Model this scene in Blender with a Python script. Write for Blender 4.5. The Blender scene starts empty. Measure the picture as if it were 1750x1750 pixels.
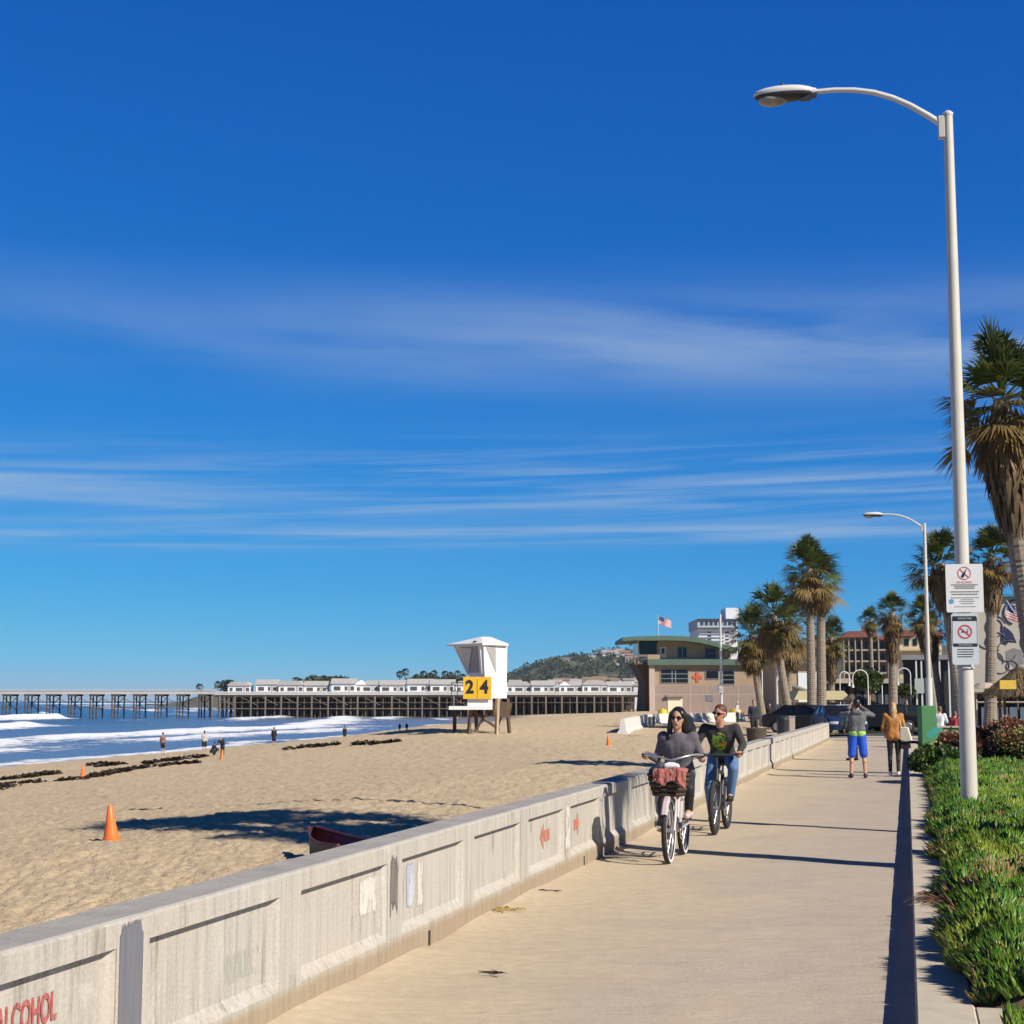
import bpy, math, random
import numpy as np
from mathutils import Vector, Matrix

scene = bpy.context.scene
# ------------------------------------------------------------------ camera
FPX = 2800.0                      # focal length in pixels of a 1750 px wide picture
PITCH = math.radians(6.580)
YAW = math.radians(13.468)        # the walk runs along +Y, the camera looks to its left
EYE = 1.65
cd = bpy.data.cameras.new('camera'); cam = bpy.data.objects.new('camera', cd)
scene.collection.objects.link(cam)
cd.sensor_width = 36.0; cd.lens = 36.0 * FPX / 1750.0
cd.clip_start = 0.1; cd.clip_end = 60000
cam.location = (0, 0, EYE); cam.rotation_euler = (math.pi / 2 + PITCH, 0, YAW)
scene.camera = cam
scene.view_settings.view_transform = 'Standard'; scene.view_settings.look = 'None'
scene.view_settings.exposure = 0.40; scene.view_settings.gamma = 1.0
scene.cycles.use_denoising = True
scene.cycles.max_bounces = 6
# ------------------------------------------------------------------ sky and sun
SUN_EL = math.radians(37); SUN_AZ = math.radians(116)   # azimuth from +Y towards +X
w = bpy.data.worlds.new('World'); scene.world = w; w.use_nodes = True
nt = w.node_tree; N = nt.nodes; L = nt.links
bg = N['Background']; bg.inputs[1].default_value = 0.072
sk = N.new('ShaderNodeTexSky'); sk.sky_type = 'NISHITA'; sk.sun_disc = False
sk.sun_elevation = SUN_EL; sk.sun_rotation = SUN_AZ
sk.altitude = 0; sk.air_density = 0.7; sk.dust_density = 0.0; sk.ozone_density = 3.0
tcw = N.new('ShaderNodeTexCoord'); sep = N.new('ShaderNodeSeparateXYZ')
L.new(tcw.outputs['Generated'], sep.inputs[0])
def wm(op, a, b=None, c=None, clamp=False):
    m = N.new('ShaderNodeMath'); m.operation = op; m.use_clamp = clamp
    for i, v in enumerate((a, b, c)):
        if v is None: continue
        if isinstance(v, (int, float)): m.inputs[i].default_value = v
        else: L.new(v, m.inputs[i])
    return m.outputs[0]
# elevation in degrees and azimuth in degrees of the direction
el = wm('MULTIPLY', wm('ARCSINE', sep.outputs['Z']), 57.2958)
az = wm('MULTIPLY', wm('ARCTAN2', sep.outputs['X'], sep.outputs['Y']), 57.2958)
# the clear dry winter sky of the place: per channel curve on the sky model
ssp = N.new('ShaderNodeSeparateColor'); scb = N.new('ShaderNodeCombineColor'); L.new(sk.outputs[0], ssp.inputs[0])
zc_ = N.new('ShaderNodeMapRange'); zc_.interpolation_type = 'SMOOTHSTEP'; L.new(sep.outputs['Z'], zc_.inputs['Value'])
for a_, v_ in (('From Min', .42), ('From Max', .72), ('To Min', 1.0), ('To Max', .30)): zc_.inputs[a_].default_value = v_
hi_ = zc_.outputs[0]               # sky dimmed above the view to weaken ambient light and deepen shadows
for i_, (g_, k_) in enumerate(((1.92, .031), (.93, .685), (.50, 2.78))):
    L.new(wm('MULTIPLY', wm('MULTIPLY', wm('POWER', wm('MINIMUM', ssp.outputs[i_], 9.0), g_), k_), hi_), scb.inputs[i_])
def cnoise(sx, sy, shift, det=6, rough=0.55, dist=0.4, tilt=0.0):
    cb = N.new('ShaderNodeCombineXYZ')
    L.new(wm('MULTIPLY', az, sx), cb.inputs[0])
    L.new(wm('MULTIPLY', wm('ADD', el, wm('MULTIPLY', az, tilt)), sy), cb.inputs[1])
    cb.inputs[2].default_value = shift
    n = N.new('ShaderNodeTexNoise'); n.inputs['Scale'].default_value = 1.0
    n.inputs['Detail'].default_value = det; n.inputs['Roughness'].default_value = rough
    n.inputs['Distortion'].default_value = dist
    L.new(cb.outputs[0], n.inputs['Vector'])
    return n.outputs['Fac']
def band(c, wdt, tilt=0.0):
    d = wm('DIVIDE', wm('SUBTRACT', wm('ADD', el, wm('MULTIPLY', az, tilt)), c), wdt)
    return wm('POWER', 2.718, wm('MULTIPLY', wm('MULTIPLY', d, d), -1.0))
def smooth(v, a, b):
    m = N.new('ShaderNodeMapRange'); m.interpolation_type = 'SMOOTHSTEP'
    m.inputs['From Min'].default_value = a; m.inputs['From Max'].default_value = b
    L.new(v, m.inputs['Value']); return m.outputs[0]
veil = wm('MULTIPLY', band(12.3, 1.55, 0.02), smooth(cnoise(0.05, 0.42, 3.1, 5, .55, .3, .06), .22, .72))
rightside = smooth(az, -34, -2)
veil = wm('MULTIPLY', veil, wm('ADD', wm('MULTIPLY', rightside, 0.38), 0.20))
st1 = wm('MULTIPLY', band(7.6, 1.35, -0.02), smooth(cnoise(0.07, 2.1, 7.7, 8, .62, .5, -.03), .38, .76))
st2 = wm('MULTIPLY', band(5.9, .34, -0.012), smooth(cnoise(0.06, 2.0, 1.2, 6, .6, .4, -.012), .36, .66))
st3 = wm('MULTIPLY', band(6.5, .55, 0.02), wm('MULTIPLY', smooth(az, -14, -32), smooth(cnoise(0.05, 1.0, 4.4, 5, .5, .4, .02), .25, .6)))
cl = wm('ADD', veil, wm('ADD', wm('MULTIPLY', st1, .56), wm('ADD', wm('MULTIPLY', st2, .55), wm('MULTIPLY', st3, .45))), clamp=True)
mx = N.new('ShaderNodeMixRGB'); mx.inputs['Color2'].default_value = (4.2, 5.5, 7.3, 1)
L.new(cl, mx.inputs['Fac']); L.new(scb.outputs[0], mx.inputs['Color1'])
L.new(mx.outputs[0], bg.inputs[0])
ld = bpy.data.lights.new('sun', 'SUN'); sun = bpy.data.objects.new('sun', ld)
scene.collection.objects.link(sun)
ld.energy = 5.0; ld.angle = math.radians(0.5); ld.color = (1.0, 0.925, 0.80)
tosun = Vector((math.sin(SUN_AZ) * math.cos(SUN_EL), math.cos(SUN_AZ) * math.cos(SUN_EL), math.sin(SUN_EL)))
sun.rotation_euler = tosun.to_track_quat('Z', 'Y').to_euler()

# ------------------------------------------------------------------ helpers
C = scene.collection
rng = np.random.default_rng(7); random.seed(7)
CA, SA = math.cos(YAW), math.sin(YAW)
Rv = Vector((CA, SA, 0)); Fv = Vector((-SA, CA, 0))
Mc = Matrix.Rotation(YAW, 3, 'Z') @ Matrix.Rotation(math.pi / 2 + PITCH, 3, 'X')
def ray(px, py): return Mc @ Vector(((px - 875) / FPX, -(py - 875) / FPX, -1))
def atD(px, py, D):                 # a point on the sight line at horizontal depth D (metres)
    d = ray(px, py); t = D / d.dot(Fv); return Vector((0, 0, EYE)) + d * t
def atZ(px, py, z=0.0):
    d = ray(px, py); t = (z - EYE) / d.z; return Vector((0, 0, EYE)) + d * t
def atY(px, py, Y):
    d = ray(px, py); return Vector((0, 0, EYE)) + d * (Y / d.y)
def sm(a, b, x):
    t = np.clip((x - a) / (b - a), 0, 1); return t * t * (3 - 2 * t)
def _h(ix, iy, s):
    n = (ix * 374761393 + iy * 668265263 + s * 1442695041) & 0xffffffff
    n = ((n ^ (n >> 13)) * 1274126177) & 0xffffffff
    return ((n ^ (n >> 16)) & 0xffff) / 65535.0
def vn(x, y, s=0):
    x = np.asarray(x, float); y = np.asarray(y, float)
    ix = np.floor(x).astype(np.int64); iy = np.floor(y).astype(np.int64)
    fx = x - ix; fy = y - iy; fx = fx * fx * (3 - 2 * fx); fy = fy * fy * (3 - 2 * fy)
    return ((_h(ix, iy, s) * (1 - fx) + _h(ix + 1, iy, s) * fx) * (1 - fy)
            + (_h(ix, iy + 1, s) * (1 - fx) + _h(ix + 1, iy + 1, s) * fx) * fy)
def fbm(x, y, o=4, s=0, g=.5):
    r = 0; a = 1; t = 0
    for i in range(o):
        r = r + a * vn(x * 2 ** i + 17 * i, y * 2 ** i - 9 * i, s + i); t += a; a *= g
    return r / t
SEA = -2.5
def shore(Y):
    Y = np.asarray(Y, float)
    return -np.where(Y < 225, 55.5 + (Y - 92) * .079, np.where(Y < 415, 66 + (Y - 225) * .25, 113.5 + (Y - 415) * .58))
def beach_z(X, Y, fine=True):
    X = np.asarray(X, float); Y = np.asarray(Y, float)
    t = -X; x0 = 9 + 15 * sm(45, 85, Y); xs = -shore(Y)
    z = np.where(t < x0, 0.0, SEA * (t - x0) / (xs - x0))
    z = np.where(t > xs, SEA - (t - xs) * .05, z)
    z = np.maximum(z, -9)
    z = z + .75 * np.exp(-(((X + 30) / 15) ** 2 + ((Y - 150) / 45) ** 2))
    z = z + .35 * np.exp(-(((X + 22) / 7) ** 2 + ((Y - 84) / 9) ** 2))
    z = z - .12 * sm(2.5, 6, np.abs(X)) * 0
    return z
def T(px, py):                      # where a sight line meets the beach
    d = ray(px, py); o = Vector((0, 0, EYE)); t = 3.0
    for i in range(6000):
        p = o + d * t
        if p.z < float(beach_z(p.x, p.y)): return p
        t += .02 + t * .002
    return p

def tag(o, label=None, cat=None, group=None, kind=None):
    if label: o['label'] = label
    if cat: o['category'] = cat
    if group: o['group'] = group
    if kind: o['kind'] = kind
    return o
def thing(name, label, cat, loc=(0, 0, 0), rz=0.0, group=None):
    o = bpy.data.objects.new(name, None); C.objects.link(o)
    o.empty_display_size = .2
    o.location = loc; o.rotation_euler = (0, 0, rz)
    return tag(o, label, cat, group)
def kids(o): return [c for c in bpy.data.objects if c.parent == o]
def dup(root, loc=None, rz=None, label=None, group=None, parent=None, km=None):
    if km is None:
        km = {}
        for c in bpy.data.objects:
            if c.parent: km.setdefault(c.parent.name, []).append(c)
    r = root.copy(); C.objects.link(r)
    if parent is not None: r.parent = parent
    if loc is not None: r.location = loc
    if rz is not None: r.rotation_euler = (0, 0, rz)
    if label: r['label'] = label
    if group: r['group'] = group
    for ch in km.get(root.name, []): dup(ch, parent=r, km=km)
    return r

class MB:
    def __init__(s): s.v = []; s.f = []
    def add(s, vs, fs):
        n = len(s.v); s.v += [tuple(p) for p in vs]; s.f += [tuple(i + n for i in f) for f in fs]; return s
    def box(s, x0, x1, y0, y1, z0, z1):
        return s.add([(x0, y0, z0), (x1, y0, z0), (x1, y1, z0), (x0, y1, z0), (x0, y0, z1), (x1, y0, z1), (x1, y1, z1), (x0, y1, z1)],
                     [(0, 3, 2, 1), (4, 5, 6, 7), (0, 1, 5, 4), (1, 2, 6, 5), (2, 3, 7, 6), (3, 0, 4, 7)])
    def cbox(s, c, d, rz=0.0, rx=0.0, ry=0.0):
        m = Matrix.Rotation(rz, 3, 'Z') @ Matrix.Rotation(ry, 3, 'Y') @ Matrix.Rotation(rx, 3, 'X')
        vs = []
        for dz in (-1, 1):
            for dx, dy in ((-1, -1), (1, -1), (1, 1), (-1, 1)):
                vs.append(Vector(c) + m @ Vector((dx * d[0] / 2, dy * d[1] / 2, dz * d[2] / 2)))
        return s.add(vs, [(0, 3, 2, 1), (4, 5, 6, 7), (0, 1, 5, 4), (1, 2, 6, 5), (2, 3, 7, 6), (3, 0, 4, 7)])
    def tube(s, pts, r, n=8, cap=True):
        pts = [Vector(p) for p in pts]; k = len(pts)
        if not isinstance(r, (list, tuple)): r = [r] * k
        up = None; vs = []; fs = []
        for i, p in enumerate(pts):
            d = (pts[min(i + 1, k - 1)] - pts[max(i - 1, 0)])
            d = d.normalized() if d.length > 1e-9 else Vector((0, 0, 1))
            if up is None:
                a = Vector((0, 0, 1)) if abs(d.z) < .9 else Vector((1, 0, 0)); up = d.cross(a).normalized()
            up = (up - d * up.dot(d)).normalized(); b = d.cross(up)
            for j in range(n):
                t = 2 * math.pi * j / n; vs.append(p + (up * math.cos(t) + b * math.sin(t)) * r[i])
        for i in range(k - 1):
            for j in range(n):
                j2 = (j + 1) % n; fs.append((i * n + j, i * n + j2, (i + 1) * n + j2, (i + 1) * n + j))
        if cap:
            fs.append(tuple(reversed(range(n)))); fs.append(tuple((k - 1) * n + j for j in range(n)))
        return s.add(vs, fs)
    def ell(s, c, r, n=12, m=8, rot=None):
        vs = []; fs = []; rot = rot or Matrix.Identity(3); c = Vector(c)
        vs.append(c + rot @ Vector((0, 0, r[2])))
        for i in range(1, m):
            ph = math.pi * i / m
            for j in range(n):
                t = 2 * math.pi * j / n
                vs.append(c + rot @ Vector((r[0] * math.sin(ph) * math.cos(t), r[1] * math.sin(ph) * math.sin(t), r[2] * math.cos(ph))))
        vs.append(c + rot @ Vector((0, 0, -r[2])))
        for j in range(n): fs.append((0, 1 + j, 1 + (j + 1) % n))
        for i in range(m - 2):
            for j in range(n):
                a = 1 + i * n + j; b = 1 + i * n + (j + 1) % n; fs.append((a, a + n, b + n, b))
        l = len(vs) - 1; q = 1 + (m - 2) * n
        for j in range(n): fs.append((q + j, l, q + (j + 1) % n))
        return s.add(vs, fs)
    def rc(s, a, b, ra, rb, n=12, flat=None):
        """tapered limb with round ends"""
        a = Vector(a); b = Vector(b); d = b - a
        if d.length < 1e-6: return s.ell(a, (ra, ra, ra))
        u = d.normalized(); P = []; R = []
        for t in (0.0, .35, .7, 1.0)[0:3]:
            P.append(a - u * ra * math.cos(t * math.pi / 2)); R.append(max(ra * math.sin(t * math.pi / 2), ra * .05))
        P.append(a); R.append(ra); P.append(b); R.append(rb)
        for t in (.7, .35, 0.0):
            P.append(b + u * rb * math.cos(t * math.pi / 2)); R.append(max(rb * math.sin(t * math.pi / 2), rb * .05))
        return s.tube(P, R, n)
    def prism(s, pts, x0, x1, axis='y'):
        """outline pts (u,w) extruded from x0 to x1 along an axis"""
        n = len(pts); vs = []
        for e in (x0, x1):
            for u, w_ in pts:
                vs.append((u, e, w_) if axis == 'y' else ((e, u, w_) if axis == 'x' else (u, w_, e)))
        fs = [tuple(range(n)), tuple(reversed(range(n, 2 * n)))]
        for i in range(n): fs.append((i, i + n, (i + 1) % n + n, (i + 1) % n))
        return s.add(vs, fs)
    def build(s, name, mat, parent=None, smooth=False, loc=None, bevel=0.0):
        me = bpy.data.meshes.new(name); me.from_pydata(s.v, [], s.f); me.update()
        return link(name, me, mat, parent, smooth, loc, bevel)
def link(name, me, mat, parent=None, smooth=False, loc=None, bevel=0.0):
    import bmesh
    if bevel or smooth is not None:
        if len(me.polygons) < 60000:
            bm = bmesh.new(); bm.from_mesh(me)
            bmesh.ops.recalc_face_normals(bm, faces=bm.faces)
            if bevel: bmesh.ops.bevel(bm, geom=list(bm.edges), offset=bevel, segments=1, affect='EDGES', clamp_overlap=True)
            bm.to_mesh(me); bm.free()
    me.materials.append(mat)
    if smooth: me.shade_smooth(); me.set_sharp_from_angle(angle=math.radians(48))
    o = bpy.data.objects.new(name, me); C.objects.link(o)
    if parent is not None: o.parent = parent
    if loc is not None: o.location = loc
    return o
def npmesh(name, V, F, mat, parent=None, attr=None, smooth=False):
    """V (n,3) floats, F (m,k) ints; attr (n,3) colours"""
    V = np.ascontiguousarray(V, dtype=np.float32); F = np.ascontiguousarray(F, dtype=np.int32)
    me = bpy.data.meshes.new(name); n = len(V); m, k = F.shape
    me.vertices.add(n); me.vertices.foreach_set('co', V.ravel())
    me.loops.add(m * k); me.loops.foreach_set('vertex_index', F.ravel())
    me.polygons.add(m); me.polygons.foreach_set('loop_start', np.arange(0, m * k, k, dtype=np.int32))
    me.polygons.foreach_set('loop_total', np.full(m, k, dtype=np.int32))
    me.update(); me.validate()
    if attr is not None:
        a = me.attributes.new('tint', 'FLOAT_COLOR', 'POINT')
        col = np.ones((n, 4), np.float32); col[:, :3] = attr; a.data.foreach_set('color', col.ravel())
    if smooth: me.shade_smooth()
    me.materials.append(mat)
    o = bpy.data.objects.new(name, me); C.objects.link(o)
    if parent is not None: o.parent = parent
    return o
def gridfaces(r, c):
    i = np.arange(r - 1)[:, None] * c + np.arange(c - 1)[None, :]
    i = i.ravel(); return np.stack([i, i + 1, i + c + 1, i + c], 1)

# ------------------------------------------------------------------ materials
def newmat(name):
    m = bpy.data.materials.new(name); m.use_nodes = True
    return m, m.node_tree.nodes, m.node_tree.links, m.node_tree.nodes['Principled BSDF']
def col4(c): return (c[0], c[1], c[2], 1)
_mc = {}
def mat(name, c, rough=.6, var=.12, scale=6.0, bump=0.0, metal=0.0, spec=.5, stretch=(1, 1, 1), bscale=None, c2=None):
    if name in _mc: return _mc[name]
    m, n, l, b = newmat(name)
    b.inputs['Roughness'].default_value = rough; b.inputs['Metallic'].default_value = metal
    b.inputs['Specular IOR Level'].default_value = spec
    tc = n.new('ShaderNodeTexCoord'); mp = n.new('ShaderNodeMapping'); mp.inputs['Scale'].default_value = stretch
    l.new(tc.outputs['Object'], mp.inputs[0])
    ns = n.new('ShaderNodeTexNoise'); ns.inputs['Scale'].default_value = scale; ns.inputs['Detail'].default_value = 6
    ns.inputs['Roughness'].default_value = .62
    l.new(mp.outputs[0], ns.inputs['Vector'])
    cr = n.new('ShaderNodeValToRGB'); cr.color_ramp.elements[0].position = .3; cr.color_ramp.elements[1].position = .7
    lo = c2 if c2 else tuple(x * (1 - var) for x in c); hi = c if c2 else tuple(min(1, x * (1 + var)) for x in c)
    cr.color_ramp.elements[0].color = col4(lo); cr.color_ramp.elements[1].color = col4(hi)
    l.new(ns.outputs['Fac'], cr.inputs[0]); l.new(cr.outputs[0], b.inputs['Base Color'])
    if bump:
        n2 = n.new('ShaderNodeTexNoise'); n2.inputs['Scale'].default_value = bscale or scale * 4; n2.inputs['Detail'].default_value = 5
        l.new(mp.outputs[0], n2.inputs['Vector'])
        bp = n.new('ShaderNodeBump'); bp.inputs['Strength'].default_value = min(1, bump * 10); bp.inputs['Distance'].default_value = bump
        l.new(n2.outputs['Fac'], bp.inputs['Height']); l.new(bp.outputs[0], b.inputs['Normal'])
    _mc[name] = m; return m
def tintmat(name, rough=.55, var=.25, scale=9, trans=0.0, spec=.4):
    if name in _mc: return _mc[name]
    m, n, l, b = newmat(name)
    at = n.new('ShaderNodeAttribute'); at.attribute_name = 'tint'
    tc = n.new('ShaderNodeTexCoord'); ns = n.new('ShaderNodeTexNoise'); ns.inputs['Scale'].default_value = scale
    l.new(tc.outputs['Object'], ns.inputs['Vector'])
    mr = n.new('ShaderNodeMapRange'); mr.inputs['To Min'].default_value = 1 - var; mr.inputs['To Max'].default_value = 1 + var
    l.new(ns.outputs['Fac'], mr.inputs['Value'])
    mu = n.new('ShaderNodeVectorMath'); mu.operation = 'SCALE'
    l.new(at.outputs['Color'], mu.inputs[0]); l.new(mr.outputs[0], mu.inputs['Scale'])
    l.new(mu.outputs[0], b.inputs['Base Color'])
    b.inputs['Roughness'].default_value = rough; b.inputs['Specular IOR Level'].default_value = spec
    if trans:
        tr = n.new('ShaderNodeBsdfTranslucent'); mxs = n.new('ShaderNodeMixShader'); mxs.inputs[0].default_value = trans
        l.new(mu.outputs[0], tr.inputs['Color']); l.new(b.outputs[0], mxs.inputs[1]); l.new(tr.outputs[0], mxs.inputs[2])
        l.new(mxs.outputs[0], n['Material Output'].inputs['Surface'])
    _mc[name] = m; return m
def text_mesh(name, txt, size, mat_, parent, loc, rot, ext=.002, sx=1.0, align='CENTER', bold=0.0):
    cu = bpy.data.curves.new(name, 'FONT'); cu.body = txt; cu.size = size; cu.extrude = ext; cu.align_x = align
    cu.align_y = 'CENTER'; cu.offset = bold
    o = bpy.data.objects.new('tmp_text', cu); C.objects.link(o)
    dg = bpy.context.evaluated_depsgraph_get(); me = bpy.data.meshes.new_from_object(o.evaluated_get(dg))
    bpy.data.objects.remove(o)
    me.transform(Matrix.Diagonal((sx, 1, 1, 1))); me.name = name
    me.materials.clear(); me.materials.append(mat_)
    r = bpy.data.objects.new(name, me); C.objects.link(r)
    r.parent = parent; r.location = loc; r.rotation_euler = rot
    return r
def ramp(n, l, fac, stops):
    cr = n.new('ShaderNodeValToRGB'); e = cr.color_ramp.elements
    while len(e) < len(stops): e.new(.5)
    for i, (p, c) in enumerate(stops): e[i].position = p; e[i].color = col4(c)
    l.new(fac, cr.inputs[0]); return cr.outputs[0]
def nz(n, l, vec, scale, det=5, rough=.55, stretch=None, dist=0.0):
    if stretch:
        mp = n.new('ShaderNodeMapping'); mp.inputs['Scale'].default_value = stretch; l.new(vec, mp.inputs[0]); vec = mp.outputs[0]
    t = n.new('ShaderNodeTexNoise'); t.inputs['Scale'].default_value = scale; t.inputs['Detail'].default_value = det
    t.inputs['Roughness'].default_value = rough; t.inputs['Distortion'].default_value = dist
    l.new(vec, t.inputs['Vector']); return t.outputs['Fac']
def mixc(n, l, fac, a, b, typ='MIX'):
    m = n.new('ShaderNodeMixRGB'); m.blend_type = typ
    for i, v in ((0, fac), (1, a), (2, b)):
        if isinstance(v, (int, float)): m.inputs[i].default_value = v
        elif isinstance(v, tuple): m.inputs[i].default_value = col4(v)
        else: l.new(v, m.inputs[i])
    return m.outputs[0]
def mth(n, l, op, a, b=None, clamp=False):
    m = n.new('ShaderNodeMath'); m.operation = op; m.use_clamp = clamp
    for i, v in enumerate((a, b)):
        if v is None: continue
        if isinstance(v, (int, float)): m.inputs[i].default_value = v
        else: l.new(v, m.inputs[i])
    return m.outputs[0]
def mrange(n, l, v, a, b, c=0.0, d=1.0):
    m = n.new('ShaderNodeMapRange'); m.interpolation_type = 'SMOOTHSTEP'
    for k, x in zip(('From Min', 'From Max', 'To Min', 'To Max'), (a, b, c, d)): m.inputs[k].default_value = x
    l.new(v, m.inputs['Value']); return m.outputs[0]
# ================================================================== GROUND
# --- beach sand
m, n, l, b = newmat('dry_sand')
geo = n.new('ShaderNodeNewGeometry'); P = geo.outputs['Position']
f1 = nz(n, l, P, 1.2, 6, .6); f2 = nz(n, l, P, 14, 6, .7)
cc = ramp(n, l, f1, [(.3, (.47, .36, .23)), (.7, (.58, .46, .31))])
cc = mixc(n, l, .6, cc, ramp(n, l, f2, [(.30, (.22, .16, .10)), (.46, (.50, .39, .245)), (.65, (.63, .50, .335))]))
cc = mixc(n, l, mrange(n, l, nz(n, l, P, 7, 4, .8), .66, .72, 0, .7), cc, (.16, .11, .07))
sp = n.new('ShaderNodeSeparateXYZ'); l.new(P, sp.inputs[0])
wet = mrange(n, l, mth(n, l, 'ADD', sp.outputs['Z'], mth(n, l, 'MULTIPLY', nz(n, l, P, .12, 3), .3)), -2.0, -1.72, 1, 0)
cc = mixc(n, l, wet, cc, (.20, .145, .095))
l.new(cc, b.inputs['Base Color'])
l.new(mixc(n, l, wet, (.95, .95, .95), (.28, .28, .28)), b.inputs['Roughness'])
b.inputs['Specular IOR Level'].default_value = .25
bp = n.new('ShaderNodeBump'); bp.inputs['Distance'].default_value = .05; bp.inputs['Strength'].default_value = .9
hh = mth(n, l, 'ADD', nz(n, l, P, 11, 6, .7, (1, .7, 1)), mth(n, l, 'MULTIPLY', nz(n, l, P, 60, 3), .3))
l.new(mth(n, l, 'MULTIPLY', hh, mth(n, l, 'SUBTRACT', 1.0, wet)), bp.inputs['Height']); l.new(bp.outputs[0], b.inputs['Normal'])
M_sand = m
ys = np.concatenate([[-30, -10, -3, 0, 1.5, 2.5], np.geomspace(3.2, 520, 800), [600, 800, 1200, 2000]])
u = np.concatenate([np.linspace(0, 1, 420) * .80, .80 + np.geomspace(.01, 1, 36) * 3.0])
Y = np.repeat(ys[:, None], len(u), 1)
yy = np.maximum(Y, 6)
Wd = np.minimum(u[None, :] * yy, 400); X = -3.46 - Wd
edge = u[None, :] * 1.0
Z = beach_z(X, Y)
dry = sm(-2.25, -1.7, Z); far = 1 - sm(40, 160, Y)
foot = fbm(X * 3.6, Y * 3.6, 4, 3, .70); foot2 = np.abs(fbm(X * 6.5, Y * 6.5, 2, 11) - .5) * 2
Z = Z + dry * ((foot - .5) * .085 + np.minimum(foot2, .35) * .085 + (fbm(X * .35, Y * .35, 3, 5) - .5) * .12 * sm(0, 4, Wd))
V = np.stack([X, Y, Z], -1).reshape(-1, 3)
beach = npmesh('beach', V, gridfaces(*Y.shape), M_sand, smooth=True); beach['kind'] = 'structure'

# --- sea
m, n, l, b = newmat('sea_water')
geo = n.new('ShaderNodeNewGeometry'); P = geo.outputs['Position']
at = n.new('ShaderNodeAttribute'); at.attribute_name = 'tint'
sp = n.new('ShaderNodeSeparateColor'); l.new(at.outputs['Color'], sp.inputs[0])
br = nz(n, l, P, .75, 8, .75, (1, .35, 1))
foam = mrange(n, l, mth(n, l, 'ADD', sp.outputs[0], mth(n, l, 'MULTIPLY', mth(n, l, 'SUBTRACT', br, .5), 3.0)), .42, .92)
wc = mixc(n, l, sp.outputs[1], (.010, .036, .085), (.10, .125, .19))
cc = mixc(n, l, foam, wc, (.74, .76, .79))
l.new(cc, b.inputs['Base Color']); l.new(mixc(n, l, foam, (.22, .22, .22), (.85, .85, .85)), b.inputs['Roughness'])
bp = n.new('ShaderNodeBump'); bp.inputs['Distance'].default_value = .35; bp.inputs['Strength'].default_value = .8
l.new(mth(n, l, 'ADD', nz(n, l, P, .35, 6, .65, (1, .5, 1)), mth(n, l, 'MULTIPLY', br, .4)), bp.inputs['Height']); l.new(bp.outputs[0], b.inputs['Normal'])
ys = np.concatenate([[-400, -100, -20], np.geomspace(20, 900, 420), [1200, 2000, 5000, 12000, 40000]])
s_ = np.concatenate([np.linspace(-9, 190, 330), np.geomspace(200, 700, 40), [1200, 2500, 6000, 15000, 40000]])
Y = np.repeat(ys[:, None], len(s_), 1); S = np.repeat(s_[None, :], len(ys), 0)
X = shore(np.minimum(Y, 3000)) - S
wob = (fbm(Y * .018, S * .01 + 3, 3, 21) - .5)
foam = np.zeros_like(S); hgt = np.zeros_like(S)
for c, wd, amp, hh, sd, thr in ((1.5, 3.2, .9, .0, 1, .0), (16, 6, 1.0, .12, 2, .30), (30, 7.5, 1.15, .35, 3, .25), (52, 6, .9, .4, 4, .42), (72, 6.5, 1.1, .7, 5, .30), (112, 7, 1.2, 1.15, 6, .42), (150, 5, .8, .8, 7, .58), (200, 6, .6, .8, 8, .62)):
    k = S - (c + wob * (10 + c * .28) + (fbm(Y * .05, Y * 0 + sd, 3, sd) - .5) * 8)
    on = sm(thr, thr + .22, fbm(Y * .012 + sd * 9.3, Y * 0 + sd, 3, sd + 40))
    tail = np.where(k > 0, np.exp(-(k / (wd * .45)) ** 2), np.exp(-(k / (wd * 1.1)) ** 2))
    foam = np.maximum(foam, tail * amp * on)
    hgt = hgt + hh * on * np.where(k > 0, np.exp(-(k / 3.5) ** 2), np.exp(-(k / 2.2) ** 2))
hgt = hgt * sm(0, 6, S)
shallow = 1 - sm(25, 100, S)
foam = foam * (1 - sm(260, 300, S))
Z = SEA + hgt + (fbm(X * .12, Y * .12, 3, 8) - .5) * .25 * sm(2, 20, S) * (1 - sm(500, 900, S))
V = np.stack([X, Y, Z], -1).reshape(-1, 3)
A = np.stack([foam, shallow, foam * 0], -1).reshape(-1, 3)
sea = npmesh('sea', V, gridfaces(*Y.shape), m, attr=A, smooth=True); sea['kind'] = 'structure'

# --- boardwalk paving, dusted with sand
m, n, l, b = newmat('boardwalk_concrete')
geo = n.new('ShaderNodeNewGeometry'); P = geo.outputs['Position']
sp = n.new('ShaderNodeSeparateXYZ'); l.new(P, sp.inputs[0])
conc = ramp(n, l, nz(n, l, P, 2.2, 7, .7), [(.3, (.36, .30, .235)), (.7, (.47, .40, .32))])
conc = mixc(n, l, .5, conc, ramp(n, l, nz(n, l, P, 55, 4, .7, (1, .3, 1)), [(.3, (.30, .25, .20)), (.7, (.50, .43, .35))]))
sandc = ramp(n, l, nz(n, l, P, 9, 6, .65), [(.3, (.44, .355, .245)), (.7, (.53, .44, .315))])
bias = mrange(n, l, sp.outputs['X'], -3.2, -.2, .95, .30)
drift = nz(n, l, P, .8, 7, .62, (1, .55, 1), .6)
fac = mrange(n, l, mth(n, l, 'ADD', mth(n, l, 'MULTIPLY', bias, .55), mth(n, l, 'MULTIPLY', drift, .75)), .52, .88)
cc = mixc(n, l, fac, conc, sandc)
cc = mixc(n, l, mth(n, l, 'MULTIPLY', mrange(n, l, nz(n, l, P, 26, 5, .8, (.35, 1, 1)), .60, .70), .45), cc, (.27, .215, .15))
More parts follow.
